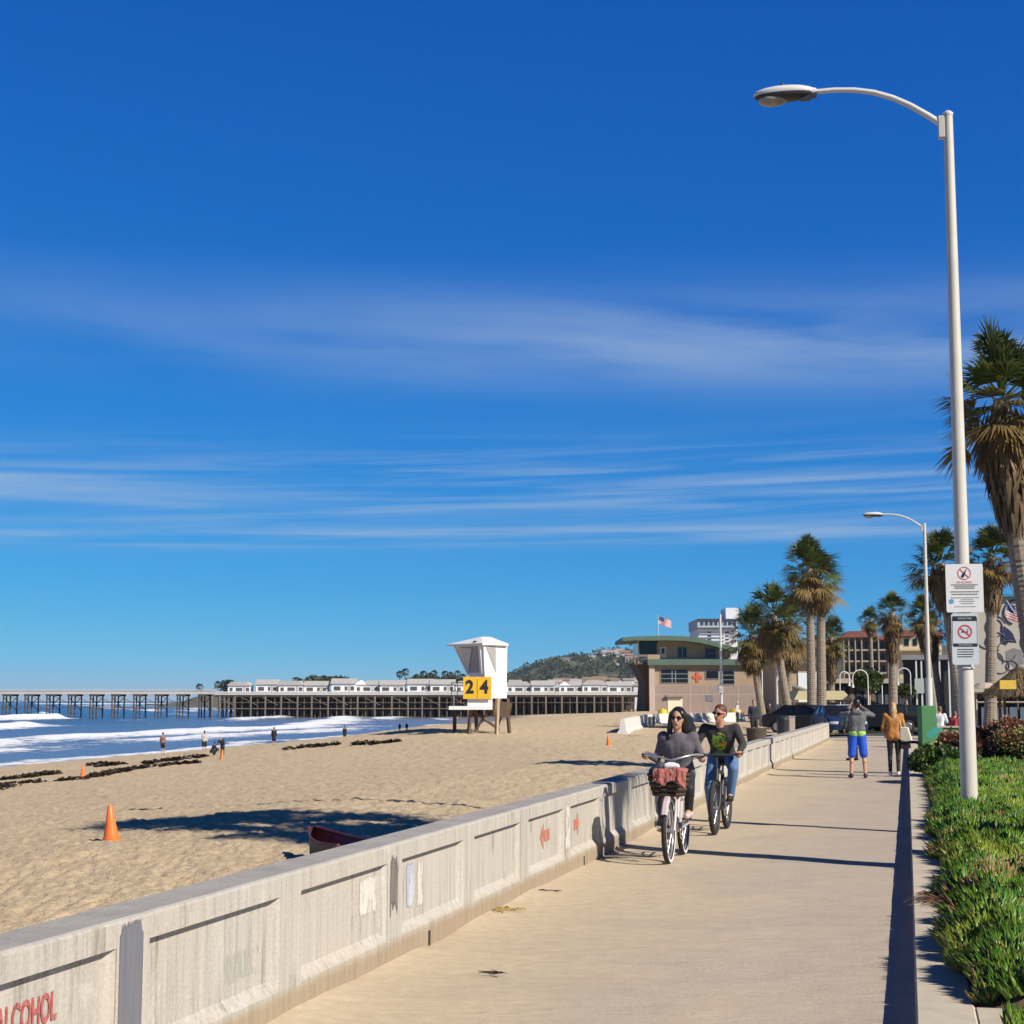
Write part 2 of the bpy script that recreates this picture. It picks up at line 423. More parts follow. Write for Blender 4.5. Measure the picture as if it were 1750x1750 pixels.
cc = mixc(n, l, mth(n, l, 'MULTIPLY', mrange(n, l, nz(n, l, P, .55, 5, .6, (.5, 1, 1), .8), .52, .66), .22), cc, (.30, .26, .22))
l.new(cc, b.inputs['Base Color']); b.inputs['Roughness'].default_value = .9; b.inputs['Specular IOR Level'].default_value = .2
bp = n.new('ShaderNodeBump'); bp.inputs['Distance'].default_value = .020; bp.inputs['Strength'].default_value = .8
hgt_ = mth(n, l, 'ADD', mth(n, l, 'MULTIPLY', nz(n, l, P, 4.5, 5, .6, (.45, 1, 1), .8), 1.2), mth(n, l, 'MULTIPLY', nz(n, l, P, 60, 3, .6), .18))
l.new(hgt_, bp.inputs['Height']); l.new(bp.outputs[0], b.inputs['Normal'])
M_walk = m
ys = np.concatenate([[-12, -4, 0, 2], np.geomspace(3, 72, 520)]); xs_ = np.linspace(-3.34, 0.02, 110)
Y = np.repeat(ys[:, None], len(xs_), 1); X = np.repeat(xs_[None, :], len(ys), 0)
Z = (fbm(X * 1.6, Y * .9, 3, 31) - .5) * .012
Z += .045 * np.exp(-(X + 3.2) / .16 * 1.0) * np.clip(fbm(Y * .8, X * 0, 3, 33) * 1.6 - .35, 0, 1)
Z += .02 * np.exp(-(0.0 - X) / .09) * np.clip(fbm(Y * 1.1, X * 0, 3, 35) * 1.6 - .3, 0, 1)
bw = npmesh('boardwalk', np.stack([X, Y, Z], -1).reshape(-1, 3), gridfaces(*Y.shape), M_walk, smooth=True); bw['kind'] = 'structure'

# --- kerb strip beside the walk
M_kerb = mat('kerb_concrete', (.47, .41, .32), .9, .14, 3.0, .006, bscale=30, spec=.2)
mb = MB()
y = -12.0
while y < 60:
    L_ = 3.05
    mb.box(0.0, .288, y + .004, y + L_ - .004, -.1, .15); y += L_
k = mb.build('kerb', M_kerb, bevel=.012); k['kind'] = 'structure'
mb = MB(); mb.box(.290, 4.2, 8.02, 8.62, -.1, .148)
k = mb.build('path', M_kerb, bevel=.004); k['kind'] = 'structure'
# --- land sheet, plaza and street end
M_land = mat('inland_ground', (.30, .26, .21), .95, .2, .3, spec=.2)
mb = MB(); mb.add([(-3.4, -40, -.12), (400, -40, -.12), (400, 70, -.12), (-3.4, 70, -.12)], [(0, 1, 2, 3)])
mb.add([(-20, 70, -.12), (900, 70, -.12), (900, 1300, -.12), (-20, 1300, -.12)], [(0, 1, 2, 3)])
o = mb.build('ground', M_land); o['kind'] = 'structure'
M_plaza = mat('plaza_concrete', (.44, .38, .30), .9, .12, .8, .004, spec=.2)
mb = MB(); mb.add([(-9.5, 70.5, .012), (30, 70.5, .012), (30, 190, .012), (-26, 190, .012), (-17, 110, .012)], [(0, 1, 2, 3, 4)])
mb.add([(-8.2, 52, .012), (-3.5, 52, .012), (-3.5, 70.5, .012), (-9.5, 70.5, .012)], [(0, 1, 2, 3)])
o = mb.build('plaza', M_plaza); o['kind'] = 'structure'
M_asph = mat('asphalt', (.07, .068, .065), .9, .2, 1.5, spec=.2)
mb = MB(); mb.add([(-6.5, 79, .018), (40, 86, .018), (40, 122, .018), (-10, 110, .018)], [(0, 1, 2, 3)])
o = mb.build('road', M_asph); o['kind'] = 'structure'

# --- planting bed: soil mound and ice plant
def bed_z(X, Y):
    e = .30 + (fbm(Y * .9, Y * 0 + 2, 3, 51) - .5) * .34 * sm(8.6, 9.8, Y)
    r = sm(-.02, .35, X - e)
    hh = .16 + r * (.10 + .10 * fbm(X * 1.1, Y * .8, 3, 52)) + .10 * r * sm(24, 40, Y)
    return e, hh
M_soil = mat('bed_soil', (.10, .065, .035), .95, .3, 8, .02)
ys = np.linspace(8.624, 47, 300); xs_ = np.linspace(.28, 9, 90)
Y = np.repeat(ys[:, None], len(xs_), 1); X = np.repeat(xs_[None, :], len(ys), 0)
e, hh = bed_z(X, Y); Z = np.where((X > e) & (Y > 8.63), hh - .02, .135)
o = npmesh('soil', np.stack([X, Y, Z], -1).reshape(-1, 3), gridfaces(*Y.shape), M_soil, smooth=True); o['kind'] = 'structure'
ys = np.linspace(5.0, 7.98, 30); xs_ = np.linspace(.30, 5, 30)
Y = np.repeat(ys[:, None], len(xs_), 1); X = np.repeat(xs_[None, :], len(ys), 0)
o = npmesh('soil', np.stack([X, Y, X * 0 + .16], -1).reshape(-1, 3), gridfaces(*Y.shape), M_soil, smooth=True); o['kind'] = 'structure'

def blades(Pb, D, Ln, Wd, Cb, Ct):
    """three-sided succulent fingers: base point, direction, length, width, colours"""
    nB = len(Pb); a = rng.normal(size=(nB, 3)); s1 = np.cross(D, a); s1 /= np.linalg.norm(s1, axis=1)[:, None]
    s2 = np.cross(D, s1); V = np.zeros((nB, 7, 3)); Cc = np.zeros((nB, 7, 3))
    bend = np.cross(D, s1) * (rng.random((nB, 1)) - .3) * .25 * Ln[:, None]
    for j in range(3):
        t = 2 * math.pi * j / 3; o = s1 * math.cos(t) + s2 * math.sin(t)
        V[:, j] = Pb + o * Wd[:, None] * .38
        V[:, 3 + j] = Pb + D * Ln[:, None] * .5 + bend * .4 + o * Wd[:, None] * .5
        Cc[:, j] = Cb * .9; Cc[:, 3 + j] = Cb * .5 + Ct * .5
    V[:, 6] = Pb + D * Ln[:, None] + bend; Cc[:, 6] = Ct
    base = np.arange(nB)[:, None] * 7
    F = np.concatenate([base + np.array([[a, b_, c]]) for a, b_, c in
        ((0, 1, 4), (0, 4, 3), (1, 2, 5), (1, 5, 4), (2, 0, 3), (2, 3, 5), (3, 4, 6), (4, 5, 6), (5, 3, 6))])
    return V.reshape(-1, 3), F, Cc.reshape(-1, 3)
def iceplant(nB, x0f, x1f, y0, y1, zf, edge):
    Yb = y0 + (y1 - y0) * rng.random(nB) ** 1.35
    Xa = x0f(Yb); Xb = x1f(Yb); Xp = Xa + (Xb - Xa) * rng.random(nB)
    cl = fbm(Xp * 5.5, Yb * 5.5, 2, 61); cl2 = fbm(Xp * 1.5, Yb * 1.1, 3, 63)
    keep = cl > .33; Xp, Yb, cl, cl2 = Xp[keep], Yb[keep], cl[keep], cl2[keep]; nB = len(Xp)
    zb = zf(Xp, Yb) + (cl - .4) * .16 - .03 * rng.random(nB)
    D = np.stack([(fbm(Xp * 4, Yb * 4, 2, 65) - .5) * 2.2 + rng.normal(size=nB) * .27, (fbm(Xp * 4, Yb * 4, 2, 66) - .5) * 2.2 + rng.normal(size=nB) * .27 - .15, np.full(nB, 1.0)], 1)
    if edge: D[:, 0] -= 1.1 * np.exp(-np.clip(Xp - x0f(Yb), 0, 9) / .12)
    D /= np.linalg.norm(D, axis=1)[:, None]
    Ln = (.065 + .06 * rng.random(nB)) * (.8 + .6 * cl) * (1 + Yb * .006); Wd = (.019 + .009 * rng.random(nB)) * (1 + Yb * .012)
    g = np.stack([.04 + .06 * rng.random(nB), .105 + .10 * rng.random(nB), .008 + .012 * rng.random(nB)], 1)
    yel = np.array([.24, .29, .025]); red = np.array([.30, .12, .04]); dead = np.array([.27, .18, .07])
    ty = np.clip((cl2 - .52) * 4 + rng.normal(size=nB) * .25, 0, 1)[:, None]
    Cb = g * (1 - ty * .45) + yel * ty * .45; Ct = g * 1.25 * (1 - ty) + yel * ty
    r = rng.random(nB); q = r < .012; Ct[q] = red
    dz = (fbm(Xp * 1.3 + 5, Yb * .9, 3, 71) > .70) | (edge & (Xp - x0f(Yb) < .07) & (r < .45))
    q = dz & (rng.random(nB) < .55); Cb[q] = dead; Ct[q] = dead * 1.1
    return blades(np.stack([Xp, Yb, zb], 1), D, Ln, Wd, Cb, Ct)
ef = lambda Y: bed_z(Y * 0, Y)[0]
parts = [iceplant(84000, ef, lambda Y: ef(Y) + .25 + .075 * Y, 8.64, 34, lambda X, Y: bed_z(X, Y)[1], True),
         iceplant(24000, lambda Y: ef(Y) + .25 + .075 * Y, lambda Y: Y * 0 + 5.5, 8.68, 34, lambda X, Y: bed_z(X, Y)[1], False),
         iceplant(9000, lambda Y: Y * 0 + .40, lambda Y: Y * 0 + 1.6, 6.8, 7.97, lambda X, Y: X * 0 + .17, False)]
VV, FF, CC = [], [], []; off = 0
for v_, f_, c_ in parts: VV.append(v_); FF.append(f_ + off); CC.append(c_); off += len(v_)
M_leaf = tintmat('succulent_leaf', .38, .2, 14, .12, .5)
o = npmesh('ground_cover', np.concatenate(VV), np.concatenate(FF), M_leaf, attr=np.concatenate(CC))
tag(o, 'low green ice plant covering the bed beside the walk', 'ground cover', kind='stuff')

# --- debris on the walk
M_kelp = mat('dried_kelp', (.045, .03, .018), .7, .4, 20)
M_straw = mat('dry_grass', (.35, .24, .08), .8, .3, 20)
def scrap(label, px, py, n_, r, mt, sd, z=.01):
    rr = random.Random(sd); c = atZ(px, py, 0.0); mb = MB()
    for i in range(n_):
        a = rr.uniform(0, 6.28); d = rr.uniform(0, r); x, y_ = d * math.cos(a) * 1.4, d * math.sin(a)
        t = rr.uniform(0, 6.28); q = rr.uniform(.03, .09)
        pts = [(x + math.cos(t) * q * s - .3 * q * s * s * math.sin(t), y_ + math.sin(t) * q * s, .012 + rr.uniform(0, .012)) for s in (-1, -.3, .4, 1)]
        mb.tube(pts, [.002, .004, .004, .0015], 5)
    o = mb.build('seaweed_scrap', mt, loc=(c.x, c.y, z)); tag(o, label, 'debris', 'dry scraps on the walk')
scrap('orange tan tangle of dry grass near the wall foot, below the arrows', 852, 1560, 26, .16, M_straw, 1)
scrap('small dark scrap of weed near the seawall, right of the grass tangle', 940, 1527, 5, .06, M_kelp, 2)
scrap('small dark curled scrap alone in the middle of the walk', 850, 1670, 5, .05, M_kelp, 3)

# --- brown twigs trailing over the kerb
mb = MB(); c = atZ(1600, 1545, .15)
for i in range(60):
    a = random.uniform(2.4, 3.7); q = random.uniform(.08, .3); x, y_ = random.uniform(-.05, .15), random.uniform(-.3, .3)
    mb.tube([(x, y_, .02), (x + math.cos(a) * q * .5, y_ + math.sin(a) * q * .4, .02 + random.uniform(.01, .06)), (x + math.cos(a) * q, y_ + math.sin(a) * q * .7, .006)], [.004, .003, .001], 4)
o = mb.build('dry_twigs', mat('twig', (.16, .085, .05), .9, .3, 20), loc=(c.x + .02, c.y, .15)); tag(o, 'dry brown twigs trailing from the ice plant over the kerb', 'twigs')

# ================================================================== SEAWALL
m, n, l, b = newmat('seawall_concrete')
geo = n.new('ShaderNodeNewGeometry'); P = geo.outputs['Position']; sp = n.new('ShaderNodeSeparateXYZ'); l.new(P, sp.inputs[0])
st = nz(n, l, P, 22, 7, .72, (1, 1, .035)); big = nz(n, l, P, 1.3, 5, .6, (1, 1, .5)); fi = nz(n, l, P, 45, 4, .7)
cc = ramp(n, l, st, [(.28, (.22, .20, .175)), (.42, (.37, .345, .305)), (.62, (.48, .45, .405)), (.8, (.54, .51, .46))])
cc = mixc(n, l, mrange(n, l, big, .35, .7, .0, .6), cc, (.46, .405, .335))
drip = mth(n, l, 'MULTIPLY', mrange(n, l, nz(n, l, P, 9, 5, .75, (1, 1, .06)), .51, .68), mrange(n, l, nz(n, l, P, 2.1, 4, .6), .40, .60))
cc = mixc(n, l, mth(n, l, 'MULTIPLY', drip, .8), cc, (.15, .13, .105))
cc = mixc(n, l, mth(n, l, 'MULTIPLY', mrange(n, l, nz(n, l, P, 3.3, 6, .7), .60, .70), .35), cc, (.62, .59, .53))
cc = mixc(n, l, .16, cc, ramp(n, l, fi, [(.3, (.2, .18, .15)), (.7, (.7, .66, .6))]))
low = mrange(n, l, mth(n, l, 'ADD', sp.outputs['Z'], mth(n, l, 'MULTIPLY', nz(n, l, P, 5, 4), .07)), .13, .22, 1, 0)
cc = mixc(n, l, low, cc, ramp(n, l, st, [(.3, (.27, .21, .145)), (.7, (.38, .305, .215))]))
topm = mrange(n, l, sp.outputs['Z'], .735, .748)
cc = mixc(n, l, topm, cc, ramp(n, l, nz(n, l, P, 3, 7, .7), [(.3, (.27, .255, .24)), (.7, (.40, .375, .35))]))
l.new(cc, b.inputs['Base Color']); b.inputs['Roughness'].default_value = .9; b.inputs['Specular IOR Level'].default_value = .2
bp = n.new('ShaderNodeBump'); bp.inputs['Distance'].default_value = .006; bp.inputs['Strength'].default_value = .9
l.new(mth(n, l, 'ADD', mth(n, l, 'MULTIPLY', st, .8), fi), bp.inputs['Height']); l.new(bp.outputs[0], b.inputs['Normal'])
M_wall = m
WX, WP, W0 = -3.2, 1.828, 6.36      # face plane, panel period, start of one pilaster
PW = .30
wall = thing('seawall', 'long low weathered concrete seawall with recessed panels beside the walk', 'wall', (0, 0, 0))
mb = MB(); X0 = WX; XR = WX - .045
def q(*p): mb.add(p, [tuple(range(len(p)))])
i0 = -7; i1 = 35
top, zt, zb, zl = .75, .635, .215, .155
wr = random.Random(4)
for i in range(i0, i1):
    a = W0 + i * WP; p = a + PW; e = a + WP
    dx = wr.uniform(-.004, .004); tb = .018
    # pilaster
    q((X0, a, -.1), (X0, p, -.1), (X0, p, top - tb), (X0, a, top - tb))
    if i % 2 == 0: mb.box(X0 - .01, X0 + .002, a - .006, a - .001, 0, .7)
    g = p + .015; h_ = e - .055
    q((X0, p, zt), (X0, e, zt), (X0, e, top - tb), (X0, p, top - tb))            # head rail
    q((X0, p, -.1), (X0, e, -.1), (X0, e, zl), (X0, p, zl))                       # plinth
    q((XR, g, zt), (XR, h_, zt), (X0, e, zt), (X0, p, zt))                        # soffit
    q((X0, p, zl), (X0, e, zl), (XR, h_, zb), (XR, g, zb))                        # sloping ledge
    q((XR, g, zb), (XR, h_, zb), (XR, h_, zt), (XR, g, zt))
    q((X0, p, zl), (XR, g, zb), (XR, g, zt), (X0, p, zt)); q((X0, e, zl), (X0, e, zt), (XR, h_, zt), (XR, h_, zb))
    q((X0, a, top - tb), (X0, e, top - tb), (X0 - tb, e, top), (X0 - tb, a, top))
    q((X0 - tb, a, top), (X0 - tb, e, top), (X0 - .26, e, top), (X0 - .26, a, top))
    q((X0 - .26, a, top), (X0 - .26, e, top), (X0 - .28, e, top - .02), (X0 - .28, a, top - .02))
    q((X0 - .28, a, top - .02), (X0 - .28, e, top - .02), (X0 - .28, e, -.5), (X0 - .28, a, -.5))
for ye in (W0 + i0 * WP, W0 + i1 * WP):
    q((X0, ye, -.5), (X0, ye, top - .018), (X0 - .018, ye, top), (X0 - .26, ye, top), (X0 - .28, ye, top - .02), (X0 - .28, ye, -.5))
me = bpy.data.meshes.new('wall_body'); me.from_pydata(mb.v, [], mb.f)
import bmesh
bm = bmesh.new(); bm.from_mesh(me); bmesh.ops.remove_doubles(bm, verts=bm.verts, dist=.0005); bmesh.ops.recalc_face_normals(bm, faces=bm.faces); bm.to_mesh(me); bm.free()
link('wall_body', me, M_wall, wall)
# drain slots at the foot
M_hole = mat('slot_dark', (.03, .025, .02), .95)
for Yd in (10.92, 16.45, 5.2):
    MB().box(WX - .001, WX + .003, Yd, Yd + .05, .0, .10).build('drain_slot', M_hole, wall)
# paint patches, streaky rectangles with ragged ends lying on the face
def Yw(px, X=WX):                    # where the wall plane X is met at picture column px
    k_ = (px - 875) / 2818.0; return -X * (CA + k_ * SA) / (SA - k_ * CA)
def patch(name, y0, y1, z0, z1, mt, sd, rag=.03, x=None, label=None):
    rr = np.random.default_rng(sd); nn = 26; x = (WX if x is None else x) + .003
    ts = np.linspace(0, 1, nn)
    tp = z1 - rag * rr.random(nn) * (1 + 2 * (abs(ts - .5) * 2) ** 6); bt = z0 + rag * 1.6 * rr.random(nn) * (1 + 2 * (abs(ts - .5) * 2) ** 6)
    yl = y0 + (y1 - y0) * ts
    V = [(x, yl[i], bt[i]) for i in range(nn)] + [(x, yl[i], tp[i]) for i in range(nn)]
    F = [(i, i + 1, nn + i + 1, nn + i) for i in range(nn - 1)]
    o = MB().add(V, F).build(name, mt, wall)
    if label: o['label'] = label
def worn(m, keep, ns=26, soft=.12, edge=True):
    '''thin worn paint: bare wall shows through where it has flaked'''
    n, l = m.node_tree.nodes, m.node_tree.links; b = n['Principled BSDF']
    g = n.new('ShaderNodeTexCoord'); geo = n.new('ShaderNodeNewGeometry')
    v = nz(n, l, geo.outputs['Position'], ns, 6, .7, (1, 1, .22)); v = mth(n, l, 'ADD', mth(n, l, 'MULTIPLY', v, .75), mth(n, l, 'MULTIPLY', nz(n, l, geo.outputs['Position'], 9, 4, .6), .35))
    if edge:
        s_ = n.new('ShaderNodeSeparateXYZ'); l.new(g.outputs['Generated'], s_.inputs[0])
        for k in ('Y', 'Z'):
            d = mth(n, l, 'ABSOLUTE', mth(n, l, 'SUBTRACT', s_.outputs[k], .5)); v = mth(n, l, 'SUBTRACT', v, mrange(n, l, d, .34, .5, 0, .22))
    a = mrange(n, l, v, keep, keep + soft, 0, 1); l.new(a, b.inputs['Alpha']); return m
_worn = {}
def pmat(name, a, b_, keep=.34, soft=.16):
    if name not in _worn: _worn[name] = worn(mat(name, a, .85, .1, 16, stretch=(1, 1, .08), c2=b_), keep, soft=soft)
    return _worn[name]
patch('paint_patch', W0 + .02, W0 + .235, .08, .738, pmat('grey_blue_paint', (.165, .17, .19), (.115, .12, .14), .18), 1, .03, label='slate grey painted patch on a pilaster')
a = W0 + 2 * WP; patch('paint_patch', a + .03, a + .215, .27, .70, pmat('dark_brown_paint', (.10, .085, .07), (.20, .18, .16), .28, .2), 2, .09, label='dark brown smudged paint patch on a pilaster')
patch('paint_patch', a - .46, a - .06, .33, .60, pmat('white_paint_wash', (.60, .57, .52), (.52, .49, .44), .37, .22), 3, .025, x=XR, label='off white painted out patch')
patch('paint_patch', a + PW + .22, a + PW + .42, .27, .60, pmat('white_paint_wash2', (.58, .58, .58), (.25, .29, .40), .33, .2), 4, .025, x=XR, label='white patch with blue streaks')
patch('paint_patch', a + PW + .47, a + PW + .62, .25, .62, pmat('white_paint_wash', (.60, .57, .52), (.52, .49, .44), .37, .22), 5, .025, x=XR)
a5 = W0 + 5 * WP; patch('paint_patch', a5 + .02, a5 + .27, .20, .70, pmat('white_paint_wash', (.60, .57, .52), (.52, .49, .44), .37, .22), 6, .025)
patch('paint_patch', W0 + PW + .85, W0 + PW + 1.42, .26, .44, pmat('pale_green_wash', (.42, .46, .39), (.46, .45, .38), .45, .3), 7, .02, x=XR, label='faint pale green wash')
# arrows
M_red = worn(mat('faded_red_paint', (.50, .13, .06), .85, .2, 30, c2=(.45, .22, .15)), .38, 40, .2, False)
def arrow(yc, zc, ln, hh, sgn, x):
    x += .004; s = sgn
    pts = [(-ln / 2, 0), (-ln / 2 + ln * .38, hh / 2), (-ln / 2 + ln * .38, hh * .22), (ln / 2, hh * .22), (ln / 2, -hh * .22), (-ln / 2 + ln * .38, -hh * .22), (-ln / 2 + ln * .38, -hh / 2)]
    V = [(x, yc + s * u_, zc + w_) for u_, w_ in pts]
    return MB().add(V, [(0, 1, 6), (2, 3, 4, 5)]).build('painted_arrow', M_red, wall)
arrow(Yw(930, XR), .43, .42, .24, 1, XR)['label'] = 'faded red painted arrow pointing along the wall toward the viewer'
arrow(Yw(984, XR), .43, .28, .24, -1, XR)['label'] = 'faded red painted arrow pointing away'
_r = ray(95, 1715); yt = XR / _r.x * _r.y
M_redt = worn(mat('red_stencil', (.36, .05, .05), .85, .2, 40, c2=(.42, .16, .14)), .40, 60, .16, False)
text_mesh('stencil_lettering', 'NO ALCOHOL', .15, M_redt, wall, (XR + .004, yt, .475), (math.pi / 2, 0, math.pi / 2), .001, .62, 'RIGHT', .004)
# ================================================================== PALMS
M_trunk = mat('palm_bark', (.20, .155, .115), .95, .3, 5, .03, bscale=16, stretch=(1, 1, 3), c2=(.30, .25, .19))
M_frond = tintmat('palm_frond', .5, .25, 3, .3, .4)
M_dead = tintmat('palm_dead_frond', .85, .25, 4, .1, .2)
def fans(rg, nF, el0, el1, R, sky, cols, droop=.25, nseg=18, spread=1.35, pet=(.45, .8), width=.05, blade=.55, origin_z=(0, 0)):
    Vs, Fs, Cs = [], [], []; off = 0
    for i in range(nF):
        e = math.radians(el0 + (el1 - el0) * (i + rg.random()) / nF); a = i * 2.39996 + rg.random() * .5
        d = np.array([math.cos(e) * math.cos(a), math.cos(e) * math.sin(a), math.sin(e)])
        side = np.array([-math.sin(a), math.cos(a), 0.0]); roll = (rg.random() - .5) * 1.1
        upv = np.cross(d, side) * -1
        upv = -np.cross(side, d) if np.dot(np.cross(side, d), [0, 0, 1]) < 0 else np.cross(side, d)
        s2 = side * math.cos(roll) + upv * math.sin(roll); u2 = upv * math.cos(roll) - side * math.sin(roll)
        pl = R * (pet[0] + (pet[1] - pet[0]) * rg.random()); o = np.array([0, 0, origin_z[0] + (origin_z[1] - origin_z[0]) * (i + rg.random()) / nF])
        c0 = o + d * R * .10; hub = o + d * pl * .8 - np.array([0, 0, pl * .12 * math.cos(e)])
        f = (i + .5) / nF; col = cols(f, rg)
        pw = R * .014
        V = [c0 - s2 * pw * 1.6, c0 + s2 * pw * 1.6, hub + s2 * pw, hub - s2 * pw]; F = [(0, 1, 2), (0, 2, 3)]; Cc = [col * .9 + np.array([.03, .03, 0])] * 4
        bl = R * blade * (.85 + .3 * rg.random()); fold = .18
        for k in range(nseg):
            t = (k + .5) / nseg * 2 - 1; th = t * spread * (.95 + .1 * rg.random())
            dd = d * math.cos(th) + s2 * math.sin(th) + u2 * (fold * (.5 - abs(t)) + (rg.random() - .5) * .10); dd /= np.linalg.norm(dd)
            ln = bl * (1 - .30 * t * t) * (.85 + .3 * rg.random()); wv = np.cross(dd, u2); wv /= max(np.linalg.norm(wv), 1e-6)
            wd = R * width * .5
            mid = hub + dd * ln * .5; tip = hub + dd * ln - np.array([0, 0, ln * (droop * (.5 + rg.random()))])
            b0 = len(V); V += [hub, mid + wv * wd, mid - wv * wd, tip]; F += [(b0, b0 + 1, b0 + 2), (b0 + 1, b0 + 3, b0 + 2)]
            cj = col * (.85 + .3 * rg.random()); Cc += [cj, cj, cj, cj * .7 + np.array([.10, .075, .03])]
        Vs += V; Fs += [(a_ + off, b_ + off, c_ + off) for a_, b_, c_ in F]; Cs += Cc; off += len(V)
    return np.array(Vs), np.array(Fs), np.array(Cs)
def green_cols(f, rg):               # f 0 at the hanging lower rim, 1 at the top
    g = np.array([.058, .080, .020]) * (.7 + .6 * rg.random()); y = np.array([.24, .165, .06]) * (.8 + .4 * rg.random()); gy = np.array([.12, .16, .03])
    if rg.random() < .12: return gy
    t = np.clip((.46 - f) * 4 + rg.normal() * .35, 0, 1); return g * (1 - t) + y * t
def dead_cols(f, rg):
    return np.array([.20, .135, .075]) * (.45 + .9 * rg.random())
def palm(name, label, base, crown, R, tr=.22, skirt=2.0, nF=46, seed=1, group='palms along the seafront', bend=.35, nseg=18, dead=40, low=-38):
    """base and crown are world points; the trunk leans between them"""
    rg = np.random.default_rng(seed); base = Vector(base); crown = Vector(crown)
    t = thing(name, label, 'palm tree', base, 0, group); top = crown - base; h = top.z
    pts = []; rad = []
    for i in range(15):
        f = i / 14; g = f + bend * f * (1 - f) * (1 if i else 0)
        pts.append(Vector((top.x * g, top.y * g, h * f))); rad.append(tr * (1.25 - .25 * min(f * 6, 1)) * (1 - .28 * f))
    # ringed trunk
    P2 = []; R2 = []
    nr = 150
    for i in range(nr):
        f = i / (nr - 1) * 14; k = min(int(f), 13); q_ = f - k
        P2.append(pts[k].lerp(pts[k + 1], q_)); R2.append((rad[k] * (1 - q_) + rad[k + 1] * q_) * (1 + (.025 if i % 2 else -.015) + rg.normal() * .02))
    MB().tube(P2, R2, 12).build('trunk', M_trunk, t, smooth=False)
    V, F, Cc = fans(rg, int(nF * 1.0), low, 86, R, 0, green_cols, droop=.24, nseg=nseg, pet=(.38, .88), blade=.60, width=.043, origin_z=(-.25 * R, .12 * R))
    o = npmesh('crown', V, F, M_frond, t, attr=Cc); o.location = top
    # skirt of dead leaves hanging against the trunk, widest at the top
    Vs, Fs, Cs = fans(rg, dead, -84, -48, R * .92, 0, dead_cols, droop=.30, nseg=max(8, nseg - 4), blade=.52, width=.06, spread=.55, pet=(.25, .55), origin_z=(-.5 * R, -.12 * R))
    if skirt > 0:
        ns = int(300 * skirt) ; off = len(Vs); V3 = []; F3 = []; C3 = []
        axis = (pts[14] - pts[10]).normalized()
        for i in range(ns):
            z = rg.random() ** .8 * skirt; a = rg.random() * 6.283; rr_ = tr * .85 + (R * .30) * (1 - z / (skirt + .4)) ** .8 * (.3 + .7 * rg.random())
            ln = .45 + .5 * rg.random(); c = -axis * z; dr = Vector((math.cos(a), math.sin(a), 0)); tn = Vector((-math.sin(a), math.cos(a), 0)); wd = .02 + .05 * rg.random()
            p0 = c + dr * rr_ * .85; p1 = c + dr * (rr_ + .06) - Vector((0, 0, ln * .5)); p2 = c + dr * rr_ * (.75 + .3 * rg.random()) - Vector((0, 0, ln)) - axis * .1
            k = off + len(V3); V3 += [p0, p1 + tn * wd, p1 - tn * wd, p2]; F3 += [(k, k + 1, k + 2), (k + 1, k + 3, k + 2)]
            cc_ = dead_cols(0, rg); C3 += [cc_, cc_ * .9, cc_ * .9, cc_ * .7]
        Vs = np.concatenate([Vs, np.array([tuple(v) for v in V3])]); Fs = np.concatenate([Fs, np.array(F3)]); Cs = np.concatenate([Cs, np.array(C3)])
    o = npmesh('dead_fronds', Vs, Fs, M_dead, t, attr=Cs); o.location = top
    return t
def palm_px(label, bpx, cpx, cpy, D, rpx, skirt, seed, tr=.2, D2=None, z0=.0, **kw):
    b_ = atD(bpx, 1198, D); c_ = atD(cpx, cpy, D2 or D)
    return palm('palm_tree', label, (b_.x, b_.y, z0), c_, rpx * D / 2818, tr, skirt, seed=seed, **kw)
palm_px('tall palm nearest the big lamp post, shaggy brown skirt cut by the right picture edge', 1800, 1712, 682, 36, 116, 2.4, 11, .27, z0=.2, nF=50, nseg=26, dead=80, bend=.5)
palm('palm_tree', 'palm just outside the right picture edge whose trunk shadow crosses the walk', (4.3, 15.1, .1), (4.1, 15.2, 10.1), 2.3, .24, 1.6, seed=12, nseg=22, nF=54, dead=60, low=-50)
palm_px('taller palm of the close pair behind the end of the seawall, bushy brown skirt', 1387, 1383, 972, 90, 56, 1.0, 13, .26, dead=90, nF=56, low=-55)
palm_px('palm with dark shaded trunk, right of its close pair behind the wall end', 1403, 1402, 992, 93, 46, 1.2, 14, .30, dead=70, low=-50)
palm_px('leaning palm left of the close pair, its trunk slanting up to the left', 1352, 1322, 1052, 97, 56, 1.7, 15, .26, dead=130, low=-55, bend=.2)
palm_px('dark bushy palm at the left end of the row, beside the lifeguard building roof', 1306, 1284, 1084, 104, 50, 1.7, 16, .25, dead=120, low=-60)
palm_px('palm crown crowded between the leaning palm and the close pair', 1345, 1350, 1074, 112, 52, 1.8, 17, .25, dead=120, low=-60)
palm_px('palm with a golden skirt just right of the close pair', 1420, 1420, 1088, 118, 34, 2.6, 18, .28, dead=110, low=-60)
palm_px('small distant palm above the red roof of the balconied block', 1492, 1487, 1058, 185, 22, 1.2, 19, .25, dead=50)
palm_px('palm in front of the balconied block with golden fronds down its trunk', 1526, 1524, 1046, 125, 36, 3.2, 20, .36, dead=120, low=-55)
palm_px('dark palm close behind the thin second street lamp', 1600, 1578, 1052, 92, 34, 1.4, 21, .22, dead=50)
palm_px('palm behind the big post whose trunk slants down to the right', 1645, 1607, 962, 72, 58, 1.6, 22, .25, z0=.1, nseg=22, bend=-.1)
palm_px('palm with straight trunk right of the no smoking sign', 1690, 1694, 950, 70, 54, 1.8, 23, .27, z0=.1, nseg=22)
palm_px('palm leaning behind the second lamp near the dark patio', 1615, 1590, 1075, 105, 30, 1.4, 24, .22, dead=50)

